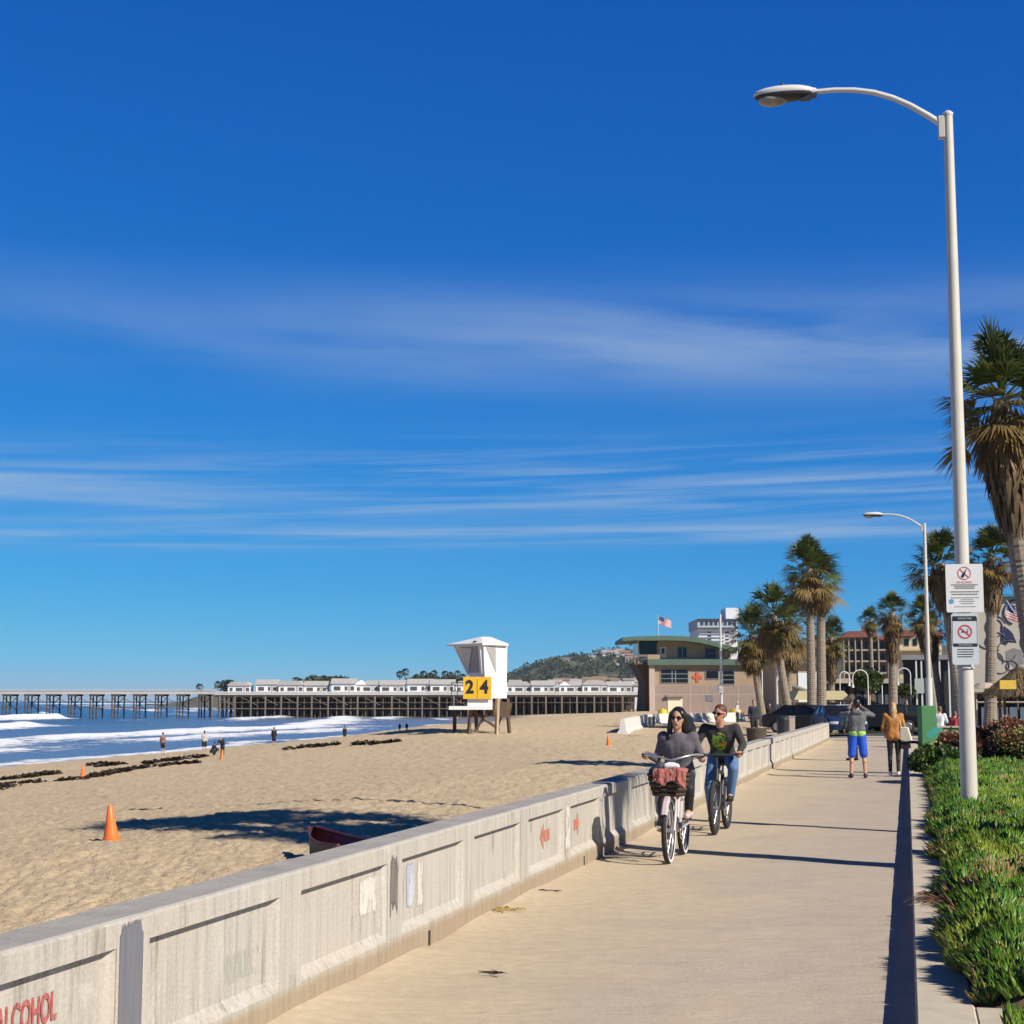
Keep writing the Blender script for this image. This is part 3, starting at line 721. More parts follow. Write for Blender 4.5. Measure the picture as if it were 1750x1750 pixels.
# ================================================================== STREET LAMPS AND SIGNS
M_pole = mat('painted_pole', (.60, .57, .50), .42, .06, 2.5, .002, c2=(.52, .49, .42))
M_pole2 = mat('lamp_white_paint', (.60, .59, .56), .4, .06, 3)
M_dark = mat('dark_housing', (.03, .03, .035), .5, .2, 9)
M_lens = mat('lamp_lens', (.30, .27, .22), .15, .15, 30, .004)
def lamp(label, base, H, arm, r0=.104, r1=.060, detail=True):
    t = thing('street_lamp', label, 'street lamp', base, 0, 'street lamps beside the walk')
    MB().tube([(0, 0, 0), (0, 0, H * .5), (0, 0, H)], [r0, (r0 + r1) / 2, r1], 24).build('pole', M_pole, t, smooth=True)
    MB().tube([(0, 0, H), (0, 0, H + .03), (0, 0, H + .06)], [r1 * 1.12, r1 * 1.12, r1 * .5], 20).build('pole_cap', M_pole2, t)
    a = arm
    MB().cbox((-.085, 0, a[0][2] - .03), (.09, .10, .30)).build('arm_bracket', M_pole, t, bevel=.012)
    MB().tube(a, [.044, .041, .039, .037, .036, .035, .034, .033], 14).build('arm', M_pole2, t, smooth=True)
    e = Vector(a[-1])
    # cobra head hanging off the arm end: shell over a dark belly with a glass bowl
    hd = MB().ell(e + Vector((-.40, 0, .02)), (.41, .155, .095), 22, 12); hd.v = [(x, y_, z if z > e.z - .005 else e.z - .005) for x, y_, z in hd.v]
    hd.tube([e + Vector((.02, 0, 0)), e + Vector((-.2, 0, .02))], [.05, .085], 12)
    hd.build('lamp_head', M_pole2, t, smooth=True)
    bl = MB().ell(e + Vector((-.40, 0, -.02)), (.40, .15, .075), 20, 10)
    bl.v = [(x, y_, z if z < e.z - .006 else e.z - .006) for x, y_, z in bl.v]; bl.cbox(e + Vector((-.12, 0, -.06)), (.14, .12, .07)); bl.cbox(e + Vector((-.02, 0, -.04)), (.09, .09, .06))
    bl.build('lamp_belly', M_dark, t, smooth=False)
    MB().ell(e + Vector((-.55, 0, -.065)), (.20, .125, .085), 18, 10).build('lamp_lens', M_lens, t, smooth=True)
    MB().tube([e + Vector((-.42, 0, .10)), e + Vector((-.42, 0, .155))], [.026, .022], 10).build('photocell', M_dark, t)
    return t
def arm_px(base, pts):
    r = []
    for px, py in pts:
        p = atY(px, py, base.y); r.append((p.x - base.x, 0, p.z))
    return r
B1 = atD(1657, 1370, 20.6); B1.z = .25
topz = atY(1623, 197, B1.y).z - B1.z
a1 = arm_px(B1, [(1612, 214), (1585, 197), (1555, 180), (1525, 167), (1493, 158), (1460, 154), (1425, 154), (1392, 157)])
a1 = [(x, y_, z - B1.z) for x, y_, z in a1]
L1 = lamp('tall off white street lamp rising from the ice plant, two signs on its post', B1, topz, a1)
B2 = Vector((.9, 70.2, 0))
L2 = lamp('second street lamp farther along the walk, thin with curved arm to the left', B2, topz, a1, .10, .065)
MB().tube([(0, 0, .6), (0, 0, 2.6)], [.14, .14], 18).build('pole_sleeve', M_pole2, L2)
# signs strapped to the near post
M_signw = mat('sign_white', (.72, .71, .70), .45, .03, 4); M_signg = mat('sign_pale', (.58, .61, .63), .4, .04, 4)
M_sred = mat('sign_red', (.55, .08, .07), .5, .1, 10); M_sblk = mat('sign_black', (.02, .02, .022), .5, .1, 10)
M_sgry = mat('sign_grey_ink', (.22, .22, .22), .5, .1, 10); M_sblu = mat('sign_blue', (.10, .30, .55), .5, .1, 10)
def ring(mb, cx, cz, ro, ri, y0, n_=40):
    V = []; F = []
    for i in range(n_):
        t = 2 * math.pi * i / n_
        V += [(cx + ro * math.cos(t), y0, cz + ro * math.sin(t)), (cx + ri * math.cos(t), y0, cz + ri * math.sin(t))]
    for i in range(n_):
        j = (i + 1) % n_; F.append((2 * i, 2 * j, 2 * j + 1, 2 * i + 1))
    mb.add(V, F)
def slash(mb, cx, cz, r, w_, ang, y0):
    c, s = math.cos(ang), math.sin(ang)
    mb.add([(cx + u_ * c - v_ * s, y0, cz + u_ * s + v_ * c) for u_, v_ in ((-r, -w_), (r, -w_), (r, w_), (-r, w_))], [(0, 1, 2, 3)])
def rplate(wd, ht, rad, th):
    pts = []
    for cx, cz, a0 in ((wd / 2 - rad, ht / 2 - rad, 0), (-wd / 2 + rad, ht / 2 - rad, 90), (-wd / 2 + rad, -ht / 2 + rad, 180), (wd / 2 - rad, -ht / 2 + rad, 270)):
        for k in range(5):
            a = math.radians(a0 + k * 22.5); pts.append((cx + rad * math.cos(a), cz + rad * math.sin(a)))
    return MB().prism(pts, 0, th, 'y')
def inklines(par, mt, x0, x1, z, hgt_, sd, name='printed_line'):
    rr = random.Random(sd); mb = MB(); x = x0
    while x < x1:
        w_ = rr.uniform(.008, .024); e = min(x + w_, x1)
        mb.add([(x, -.0028, z), (e, -.0028, z), (e, -.0028, z + hgt_), (x, -.0028, z + hgt_)], [(0, 1, 2, 3)]); x = e + .004
    return mb.build(name, mt, par)
cY = B1.y - .125
s1 = atY(1648.5, 1005, cY)
sg = thing('sign', 'white rectangular sign with a red circle over a bottle, upper of two on the post', 'sign', (s1.x, cY, s1.z), .10)
SW, SH = .455, .605
rplate(SW, SH, .02, .004).build('sign_plate', M_signw, sg)
mb = MB(); ring(mb, 0, .185, .082, .072, -.0030); slash(mb, 0, .185, .077, .005, math.radians(-45), -.0040); mb.build('prohibition_ring', M_sred, sg)
mb = MB(); rt = math.radians(-28)
def rot2(pts, a, cx, cz): return [(cx + u_ * math.cos(a) - v_ * math.sin(a), cz + u_ * math.sin(a) + v_ * math.cos(a)) for u_, v_ in pts]
mb.add([(u_, -.0050, v_) for u_, v_ in rot2([(-.016, -.055), (.016, -.055), (.016, .0), (.006, .02), (.006, .055), (-.006, .055), (-.006, .02), (-.016, 0)], rt, 0, .185)], [(0, 1, 2, 3, 4, 5, 6, 7)])
mb.build('bottle_pictogram', M_sblk, sg)
text_mesh('sign_heading', 'NO ALCOHOL', .036, M_sred, sg, (0, -.0035, .073), (math.pi / 2, 0, 0), .0004, .8)
for i, (z, x0, hh) in enumerate(((.036, .165, .013), (.014, .13, .013), (-.008, .12, .013), (-.052, .175, .014), (-.084, .16, .014), (-.125, .17, .009), (-.148, .10, .008), (-.170, .12, .008), (-.196, .10, .008), (-.236, .13, .008))):
    inklines(sg, M_sgry, -x0 + (.05 if -.2 < z < -.13 else 0), x0, z, hh, i)
mb = MB(); mb.add([(-.165 + .03 * math.cos(t * math.pi / 8), -.003, -.165 + .03 * math.sin(t * math.pi / 8)) for t in range(16)], [tuple(range(16))]); mb.build('blue_emblem', M_sblu, sg)
s2 = atY(1649.5, 1092, cY)
sg2 = thing('sign', 'pale grey no smoking sign with black bands, lower of two on the post', 'sign', (s2.x, cY, s2.z), .10)
rplate(.325, .64, .03, .004).build('sign_plate', M_signg, sg2)
mb = MB()
for z0, z1 in ((.225, .285), (-.095, -.055)): mb.add([(-.145, -.0028, z0), (.145, -.0028, z0), (.145, -.0028, z1), (-.145, -.0028, z1)], [(0, 1, 2, 3)])
for x in (-.15, .15): mb.add([(x - .002, -.0028, -.08), (x + .002, -.0028, -.08), (x + .002, -.0028, .27), (x - .002, -.0028, .27)], [(0, 1, 2, 3)])
mb.build('black_band', M_sblk, sg2)
text_mesh('band_lettering', 'SMOKE FREE', .03, M_signg, sg2, (0, -.004, .255), (math.pi / 2, 0, 0), .0004, 1.0)
text_mesh('band_lettering', 'NO SMOKING', .026, M_signg, sg2, (0, -.004, -.075), (math.pi / 2, 0, 0), .0004, 1.0)
mb = MB(); ring(mb, 0, .09, .088, .070, -.0030); slash(mb, 0, .09, .08, .008, math.radians(-40), -.0045); mb.build('prohibition_ring', M_sred, sg2)
mb = MB(); mb.add([(-.045, -.0035, .082), (.04, -.0035, .082), (.04, -.0035, .094), (-.045, -.0035, .094)], [(0, 1, 2, 3)])
mb.tube([(.03, -.004, .10), (.045, -.004, .115), (.03, -.004, .128)], .0025, 5); mb.build('cigarette_pictogram', M_sblk, sg2)
for i, z in enumerate((-.135, -.165, -.195, -.225)): inklines(sg2, M_sblk, -.10, .10 - .02 * (i == 3), z, .011, 40 + i)
for z in (.36, -.36):
    pass
o = MB().tube([(B1.x + .104 * math.cos(t * math.pi / 10), B1.y + .104 * math.sin(t * math.pi / 10), s2.z - .36) for t in range(21)], .012, 6).build('strap', M_pole2, None)
o.parent = L1; o.location = (-B1.x, -B1.y, -B1.z)

# ---- thin poles and arched lamps farther off
def hook(label, bx, topy, D, rpx, sgn, group='arched white lamp poles by the street'):
    b_ = atD(bx, 1198, D); h = atD(bx, topy, D).z; r = rpx * D / 2818
    t = thing('arched_pole', label, 'pole', (b_.x, b_.y, 0), YAW, group)
    pts = [(0, 0, 0), (0, 0, h - r)] + [(sgn * r * (1 - math.cos(a)), 0, h - r + r * math.sin(a)) for a in [math.pi * k / 12 for k in range(1, 13)]] + [(sgn * 2 * r, 0, h - r - .55)]
    MB().tube(pts, .045, 8).build('pole', M_pole2, t, smooth=True)
    MB().tube([(sgn * 2 * r, 0, h - r - .5), (sgn * 2 * r, 0, h - r - .75)], [.07, .12], 8).build('lamp_shade', M_pole2, t)
    return t
hook('arched white pole in front of the lifeguard building right corner, left of the leaning palm', 1303, 1115, 108, 14, 1)
hook('arched white pole right of the palm with golden skirt', 1436, 1148, 130, 8, 1)
hook('arched white pole above the round green tree, arm to the left', 1484, 1145, 125, 13, -1)
hook('arched white pole just right of the round green tree', 1508, 1148, 138, 8, -1)
hook('arched white pole in front of the dark colonnade', 1557, 1142, 118, 11, -1)
b_ = atD(1233, 1198, 96); t = thing('mast', 'slender white mast with a small box in front of the lifeguard building', 'pole', (b_.x, b_.y, 0), YAW)
hz = atD(1233, 1050, 96).z
MB().tube([(0, 0, 0), (0, 0, hz)], [.085, .06], 8).build('pole', M_pole2, t); MB().cbox((-.05, -.1, 2.35), (.28, .2, .5)).build('box', M_pole2, t, bevel=.02)
b_ = atD(1328, 1198, 112); t = thing('post', 'short straight pale post right of the arched pole by the lifeguard building', 'pole', (b_.x, b_.y, 0), YAW)
MB().tube([(0, 0, 0), (0, 0, 4.2)], [.09, .07], 8).build('pole', M_pole2, t)

# ================================================================== SHRUBS
def leaf_cloud(rg, nL, c, r, size, cols, lump=.35):
    u_ = rg.normal(size=(nL, 3)); u_ /= np.linalg.norm(u_, axis=1)[:, None]
    rad = (.45 + .55 * rg.random(nL) ** .45)
    lp = fbm(np.arctan2(u_[:, 1], u_[:, 0]) * 1.6 + 10, u_[:, 2] * 2.2 + c[0], 3, 5 + int(c[1])) ; rad = rad * (1 - lump + 2 * lump * lp)
    Pp = u_ * rad[:, None] * np.array(r) + np.array(c)
    d = u_ + rg.normal(size=(nL, 3)) * .7 + np.array([0, 0, .3]); d /= np.linalg.norm(d, axis=1)[:, None]
    a = rg.normal(size=(nL, 3)); s_ = np.cross(d, a); s_ /= np.linalg.norm(s_, axis=1)[:, None]
    ln = (size * (.6 + .8 * rg.random(nL)))[:, None]; wd = ln * .32
    V = np.stack([Pp, Pp + d * ln * .5 + s_ * wd, Pp + d * ln - np.array([0, 0, .15]) * ln, Pp + d * ln * .5 - s_ * wd], 1).reshape(-1, 3)
    F = (np.arange(nL)[:, None] * 4 + np.array([[0, 1, 2, 3]]))
    Cc = cols(Pp, rg, nL); return V, F, np.repeat(Cc, 4, 0)
M_shrub = tintmat('shrub_leaf', .5, .25, 6, .12, .4)
def shrub(label, px, py, D, wpx, hgt_, z0, kind, seed, dn=1.0, cat='shrub', name='shrub', depth=.6, group='shrubs in the bed'):
    rg = np.random.default_rng(seed); c = atD(px, py, D); wd = wpx * D / 2818
    t = thing(name, label, cat, (c.x, c.y, z0), 0, group)
    st = MB()
    for k in range(7):
        a = k * .9; st.tube([(0.03 * math.cos(a), .03 * math.sin(a), 0), (wd * .25 * math.cos(a), wd * .2 * math.sin(a), hgt_ * .7)], [.018, .008], 5)
    st.build('stem', mat('shrub_stem', (.12, .08, .05), .9, .3, 9), t)
    def cols(Pp, rg, nn):
        g = np.array([.035, .075, .018])[None] * (.6 + .9 * rg.random((nn, 1)))
        if kind == 'green':
            y_ = np.array([.16, .20, .03])[None]; k_ = (rg.random((nn, 1)) < .16) & (Pp[:, 2:3] > hgt_ * .45); return np.where(k_, y_, g)
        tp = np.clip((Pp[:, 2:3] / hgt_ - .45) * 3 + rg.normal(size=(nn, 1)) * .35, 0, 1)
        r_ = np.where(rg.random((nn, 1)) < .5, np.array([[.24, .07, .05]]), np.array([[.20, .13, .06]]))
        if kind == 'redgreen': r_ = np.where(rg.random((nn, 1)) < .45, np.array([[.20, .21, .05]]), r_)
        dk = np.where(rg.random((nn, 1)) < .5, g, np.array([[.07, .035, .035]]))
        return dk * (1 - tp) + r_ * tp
    Vv, Ff, Cv = [], [], []; off = 0
    for k in range(5):
        ox = (k - 2) / 2 * wd * .30; cz = hgt_ * (.5 + .08 * math.sin(seed + k * 2))
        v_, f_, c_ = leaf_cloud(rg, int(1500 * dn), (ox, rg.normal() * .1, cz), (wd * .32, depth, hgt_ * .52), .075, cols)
        v_[:, 2] = np.maximum(v_[:, 2], .0); Vv.append(v_); Ff.append(f_ + off); Cv.append(c_); off += len(v_)
    npmesh('foliage', np.concatenate(Vv), np.concatenate(Ff), M_shrub, t, attr=np.concatenate(Cv))
    return t
shrub('small dark green shrub overhanging the kerb, left of the lamp post', 1600, 1290, 33.5, 72, .48, .22, 'green', 31, 1.1)
shrub('reddish shrub with dark base just left of the lamp post', 1637, 1274, 36, 60, .68, .25, 'red', 32, 1.2)
shrub('rusty red topped shrub just right of the lamp post', 1690, 1266, 37, 80, .78, .25, 'red', 33, 1.4)
shrub('yellow green and red shrub at the right picture edge', 1742, 1268, 34, 80, .78, .25, 'redgreen', 34, 1.4)
shrub('dark red shrub behind the others below the thatched roof', 1728, 1245, 43, 90, .95, .2, 'red', 35, 1.4)
shrub('shrub outside the right picture edge next to the yellow green one', 1830, 1262, 35, 90, .85, .25, 'red', 36, 1.0)
# ================================================================== LIFEGUARD TOWER
M_white = mat('tower_white', (.74, .73, .71), .5, .04, 4); M_wood = mat('weathered_timber', (.42, .31, .20), .85, .25, 9, .004, stretch=(1, 1, .2))
M_wood_d = mat('dark_timber', (.11, .07, .045), .9, .3, 9, stretch=(1, 1, .2)); M_glassg = mat('tower_shutter', (.33, .31, .29), .6, .05, 4)
M_yel = mat('sign_yellow', (.72, .42, .02), .5, .06, 6); M_black = mat('black_paint', (.015, .015, .015), .5, .1, 5)
tb = T(838, 1253); D_ = tb.dot(Fv); S = D_ / 2818.0
tw = thing('lifeguard_tower', 'white lifeguard tower numbered 24 on timber legs on the sand', 'lifeguard tower', (tb.x, tb.y, tb.z), YAW)
def lx(px): return (px - 838) * S
def lz(py): return (1253 - py) * S
zb, zs, zt_, za = lz(1194), lz(1153), lz(1104), lz(1089)
p0, p1, p2, p3 = (lx(829), -1.3), (lx(866), -.35), (lx(840), 1.2), (lx(801), .2)
t0, t1, t2, t3 = (lx(827), -1.45), (lx(867), -.4), (lx(836), 1.45), (lx(777), .25)
mb = MB()
def hull(mb, bot, top, z0, z1, cap=True):
    n_ = len(bot); V = [(x, y_, z0) for x, y_ in bot] + [(x, y_, z1) for x, y_ in top]
    F = [(i, (i + 1) % n_, n_ + (i + 1) % n_, n_ + i) for i in range(n_)] + ([tuple(reversed(range(n_))), tuple(range(n_, 2 * n_))] if cap else [])
    mb.add(V, F)
hull(mb, [p0, p1, p2, p3], [p0, p1, p2, p3], zb, zs - .002)
mb.build('cabin', M_white, tw)
mb = MB(); hull(mb, [p0, p1, p2, p3], [t0, t1, t2, t3], zs, zt_); mb.build('cabin_top', M_white, tw)
# window panels a little proud of the slanting walls
def onface(a0, a1, b0, b1, z0, z1, uv, off):
    """a0,a1 lower corners, b0,b1 upper corners of a wall; uv outline in 0..1"""
    A0 = Vector((a0[0], a0[1], z0)); A1 = Vector((a1[0], a1[1], z0)); B0_ = Vector((b0[0], b0[1], z1)); B1_ = Vector((b1[0], b1[1], z1))
    nn = (A1 - A0).cross(B0_ - A0).normalized(); P_ = []
    for u_, v_ in uv: P_.append(A0.lerp(A1, u_).lerp(B0_.lerp(B1_, u_), v_) + nn * off)
    return P_
mb = MB(); mb.add(onface(p3, p0, t3, t0, zs, zt_, [(.10, .06), (.80, .06), (.86, .95), (.10, .95)], .02), [(0, 1, 2, 3)]); mb.build('window', M_glassg, tw)
mb = MB(); mb.add(onface(p3, p0, t3, t0, zs, zt_, [(.12, .95), (.12, .12), (.60, .90)], .05), [(0, 1, 2)]); mb.build('window_shutter', mat('shutter_light', (.55, .52, .49), .6, .04, 4), tw)
mb = MB(); mb.add(onface(p0, p1, t0, t1, zs, zt_, [(.08, .95), (.50, .04), (.50, .95)], .02), [(0, 1, 2)]); mb.build('window', M_glassg, tw)
mb = MB(); a = onface(p3, p0, t3, t0, zs, zt_, [(0, 0), (0, 1), (.88, 0), (.9, 1)], .04)
mb.tube([a[0], a[1]], .05, 4); mb.build('corner_post', M_white, tw); MB().tube([a[2], a[3]], .09, 4).build('corner_post', M_white, tw)
mb = MB(); E_ = .18
ev = [(t0[0] - .05, t0[1] - E_), (t1[0] + .06, t1[1] - E_), (t2[0] + .1, t2[1] + E_), (lx(762), .3)]
ap1, ap2 = (lx(822), -.1), (lx(838), .1)
V = [(x, y_, zt_ - .02) for x, y_ in ev] + [(x, y_, zt_ + .06) for x, y_ in ev] + [(ap1[0], ap1[1], za), (ap2[0], ap2[1], za)]
mb.add(V, [(3, 2, 1, 0), (0, 1, 5, 4), (1, 2, 6, 5), (2, 3, 7, 6), (3, 0, 4, 7), (4, 5, 9, 8), (5, 6, 9), (6, 7, 8, 9), (7, 4, 8)]); mb.build('roof', M_white, tw)
mb = MB().cbox((lx(812), -1.0, za - .32), (.16, .10, .18)); mb.build('roof_vent', M_black, tw)
# deck, box below, railing
mb = MB().box(lx(769), lx(842), -1.45, 1.5, lz(1213), lz(1207)); mb.build('deck', M_white, tw)
mb = MB().box(lx(800), lx(842), -1.35, -.6, lz(1207) + .003, lz(1195)); mb.box(lx(800), lx(842), -1.38, -1.351, lz(1195), lz(1158)); mb.build('side_panel', M_white, tw)
mb = MB()
for px in (773, 783, 795): mb.tube([(lx(px), -1.4, lz(1207)), (lx(px), -1.4, lz(1168))], .018, 5)
for py in (1168, 1182): mb.tube([(lx(773), -1.4, lz(py)), (lx(797), -1.4, lz(py))], .018, 5); mb.tube([(lx(773), -1.4, lz(py)), (lx(773), 1.4, lz(py))], .018, 5)
mb.build('railing', M_dark, tw)
# yellow number panel, in two halves
for a_, b_2, ch, cx in ((793, 816, '2', 804), (817, 840, '4', 828.5)):
    pn = MB().box(lx(a_), lx(b_2), -1.50, -1.46, lz(1195), lz(1158)).build('number_panel', M_yel, tw)
    text_mesh('number', ch, .82, M_black, tw, (lx(cx), -1.515, lz(1176)), (math.pi / 2, 0, 0), .004, .9, 'CENTER', .03)
# the numeral 2 and 4 are cut stencil fashion by the panel split; legs
for (xa, xb, y_, mt_) in ((1, 848, -.9, M_wood), (846, 852, .9, M_wood_d), (806, 800, -1.1, M_wood_d), (812, 815, .9, M_wood_d), (866, 872, -.2, M_wood_d), (776, 776, .8, M_wood_d)):
    x0_ = 851 if xa == 1 else xa
    mb = MB().tube([(lx(x0_), y_, lz(1210) if x0_ < 843 else zb), (lx(xb), y_, -.5)], .10 if mt_ is M_wood else .09, 4); mb.build('leg', mt_, tw)
mb = MB()
for a_, b_2 in (((lx(806), -1.0, lz(1214)), (lx(848), -.9, .3)), ((lx(846), -.8, lz(1200)), (lx(812), -.9, .1)), ((lx(866), .0, lz(1200)), (lx(848), .8, .1))): MB().tube([a_, b_2], .06, 4).build('brace', M_wood_d, tw)
mb = MB(); mb.cbox((lx(857), -.6, lz(1212)), (.9, .08, .7), 0, 0, .2); mb.build('ladder', M_wood_d, tw)

# ================================================================== LIFEGUARD STATION
M_tan = mat('station_tan', (.37, .27, .175), .9, .05, 1.5); M_pink = mat('station_block', (.31, .235, .205), .9, .08, 2.5)
M_grn = mat('green_metal', (.085, .135, .10), .6, .1, 1.0); M_win = mat('dark_window', (.012, .014, .016), .15, .2, 4, spec=.6)
M_cream = mat('cream_paint', (.62, .55, .42), .7, .05, 2); M_joint = mat('joint_light', (.47, .38, .31), .9, .05, 2)
Ds = 165.0; Ss = Ds / 2818; so = atD(1110, 1198, Ds)
stn = thing('lifeguard_station', 'tan two storey lifeguard station with green roof edges and a red cross', 'building', (so.x, so.y, 0), YAW)
def sx(px): return (px - 1110) * Ss
def sz(py): return EYE + (1198 - py) * Ss
mb = MB(); mb.box(0, sx(1326), 0, 11, -.2, sz(1172)); mb.build('wall', M_pink, stn)
mb = MB(); mb.box(.0, sx(1326), 0, 11, sz(1172) + .001, sz(1134)); mb.build('wall', M_tan, stn)
mb = MB(); mb.box(sx(1107), sx(1336), -.55, 11.4, sz(1137), sz(1127)); mb.build('roof', M_grn, stn)
mb = MB(); mb.box(sx(1107), sx(1128), -.35, .2, sz(1127) + .002, sz(1119)); mb.build('parapet', M_tan, stn)
mb = MB(); mb.box(sx(1125), sx(1252), 1.0, 10, sz(1127) + .003, sz(1101)); mb.add([(sx(1125), .999, sz(1101)), (sx(1200), .999, sz(1101)), (sx(1200), .999, sz(1094)), (sx(1128), .999, sz(1094))], [(0, 1, 2, 3)])
mb.build('upper_wall', M_tan, stn)
pts = [(1064, 1090), (1085, 1088.5), (1110, 1087.5), (1140, 1087), (1170, 1088), (1195, 1091), (1215, 1095.5), (1235, 1101), (1258, 1108)]
top_ = [(sx(a_), sz(b_2)) for a_, b_2 in pts]; bot_ = [(sx(a_), sz(b_2 + (8 if a_ > 1090 else 6.5))) for a_, b_2 in reversed(pts)]
MB().prism(top_ + bot_, -.8, 11.5, 'y').build('curved_roof', M_grn, stn)
mb = MB(); mb.add([(sx(1095), 1.2, sz(1118)), (sx(1125), 1.2, sz(1118)), (sx(1125), 1.2, sz(1094)), (sx(1093), 1.2, sz(1094)), (sx(1095), 9, sz(1118)), (sx(1125), 9, sz(1118)), (sx(1125), 9, sz(1094)), (sx(1093), 9, sz(1094))],
    [(0, 1, 2, 3), (7, 6, 5, 4), (0, 3, 7, 4), (3, 2, 6, 7), (0, 4, 5, 1)]); mb.build('observation_window', M_win, stn)
mb = MB().prism([(sx(1085), sz(1132)), (0 - .002, sz(1132)), (0 - .002, -.1), (sx(1098), -.1), (sx(1103), sz(1165)), (sx(1092), sz(1143))], 1, 9, 'y'); mb.build('shaded_stair', M_wood_d, stn)  # solid block, the shadow over deck and stair put into its dark colour
mb = MB().tube([(sx(1093), 1.0, sz(1133)), (sx(1093), 1.0, sz(1094))], .06, 6); mb.build('post', M_cream, stn)
def wnd(x0, x1, y0, y1, bars=(), hb=(), fy=0.0, name='window'):
    w_ = MB().box(sx(x0), sx(x1), fy - .03, fy - .002, sz(y1), sz(y0)).build(name, M_win, stn)
    f = MB(); e = .07
    f.box(sx(x0) - e, sx(x0), fy - .06, fy, sz(y1) - e, sz(y0) + e); f.box(sx(x1), sx(x1) + e, fy - .06, fy, sz(y1) - e, sz(y0) + e)
    f.box(sx(x0), sx(x1), fy - .06, fy, sz(y1) - e, sz(y1)); f.box(sx(x0), sx(x1), fy - .06, fy, sz(y0), sz(y0) + e)
    for bx in bars: f.box(sx(bx) - .04, sx(bx) + .04, fy - .055, fy - .031, sz(y1), sz(y0))
    for by in hb: f.box(sx(x0), sx(x1), fy - .054, fy - .0315, sz(by) - .03, sz(by) + .03)
    f.build('window_frame', mat('window_bar', (.22, .24, .26), .6, .05, 3), w_)
wnd(1130, 1176, 1145, 1167, (1149, 1155), (1152, 1160)); wnd(1207, 1228, 1147, 1160); wnd(1236, 1255, 1147, 1169, (), (1154, 1162)); wnd(1291, 1302, 1148, 1161)
wnd(1161, 1176, 1106, 1123, (1169,), (), .998); wnd(1208, 1226, 1108, 1124, (), (1116,), .998)
MB().box(sx(1130), sx(1141), .90, .998, sz(1124), sz(1105)).build('door', M_cream, stn); 
MB().box(sx(1133), sx(1138), .86, .899, sz(1117), sz(1108)).build('window', M_win, stn)
MB().box(sx(1141), sx(1166), -.05, -.001, .0, sz(1192)).build('door', mat('pale_door', (.70, .66, .50), .7, .04, 2), stn)
MB().box(sx(1138), sx(1168), -.35, -.002, sz(1191), sz(1188)).build('door_canopy', M_pink, stn)
MB().box(sx(1207), sx(1218), -.05, -.001, sz(1198), sz(1188)).build('vent', mat('vent_grey', (.17, .18, .20), .7, .05, 2), stn)
mb = MB(); mb.box(sx(1189.5), sx(1194.5), -.06, -.001, sz(1166), sz(1149)); mb.box(sx(1184), sx(1189.5), -.06, -.0012, sz(1160), sz(1155)); mb.box(sx(1194.5), sx(1200), -.06, -.0012, sz(1160), sz(1155))
mb.build('red_cross', mat('cross_red', (.50, .10, .05), .7, .05, 5), stn)
mb = MB()
for px in (1180, 1208, 1235, 1262, 1290, 1314): mb.box(sx(px) - .03, sx(px) + .03, -.012, -.0005, .0, sz(1172))
mb.box(0, sx(1326), -.011, -.0004, sz(1187) - .03, sz(1187) + .03); mb.build('wall_joint', M_joint, stn)
MB().box(sx(1110) - .02, sx(1119), -.25, .0 - .003, -.1, sz(1137) - .01).build('corner_pier', M_joint, stn)
# flagpole standing behind the station, with flag
M_navy = mat('flag_navy', (.03, .045, .16), .8, .1, 9); M_fred = mat('flag_red', (.50, .04, .05), .8, .1, 9); M_fwht = mat('flag_white', (.72, .70, .70), .8, .05, 9)
def flag(label, base, pole_h, w_, h_, rz, dirx=1, droop=.25, tilt=0.0, pr=.05):
    t = thing('flagpole', label, 'flagpole', base, rz)
    MB().tube([(0, 0, 0), (math.sin(tilt) * pole_h, 0, math.cos(tilt) * pole_h)], [pr, pr * .6], 8).build('pole', M_pole2, t)
    T0 = Vector((math.sin(tilt) * pole_h, 0, math.cos(tilt) * pole_h))
    fl = bpy.data.objects.new('flag', None)
    bpy.data.objects.remove(fl)
    def cell(u_, v_):
        return (T0.x + dirx * u_ * w_, .12 * math.sin(u_ * 7 + v_) * w_ * .6, T0.z - .1 - v_ * h_ - droop * u_ * w_)
    reds, whites, navy = MB(), MB(), MB(); nx = 14
    for r in range(13):
        for c_ in range(nx):
            tgt = navy if (r < 7 and c_ < nx * .4) else (reds if r % 2 == 0 else whites)
            u0, u1, v0, v1 = c_ / nx, (c_ + 1) / nx, r / 13, (r + 1) / 13
            a_ = [cell(u0, v0), cell(u1, v0), cell(u1, v1), cell(u0, v1)]
            tgt.add(a_ + [(x, y_ + .006, z) for x, y_, z in a_], [(0, 1, 2, 3), (7, 6, 5, 4), (0, 4, 5, 1), (2, 6, 7, 3)])
    f0 = whites.build('flag', M_fwht, t); reds.build('flag_stripes', M_fred, f0); navy.build('flag_canton', M_navy, f0)
    st_ = MB()
    for i in range(4):
        for j in range(5):
            p_ = cell(.4 * (j + .5) / 5, 7 / 13 * (i + .5) / 4); st_.cbox((p_[0], p_[1] - .012, p_[2]), (w_ * .018, .006, w_ * .018))
    st_.build('flag_stars', M_fwht, f0)
    return t
fb = atD(1126.5, 1198, 172)
flag('tall flagpole flying a stars and stripes flag above the lifeguard station', (fb.x, fb.y, 0), EYE + (1198 - 1051) * 172 / 2818, 1.35, .85, YAW, 1, .35)

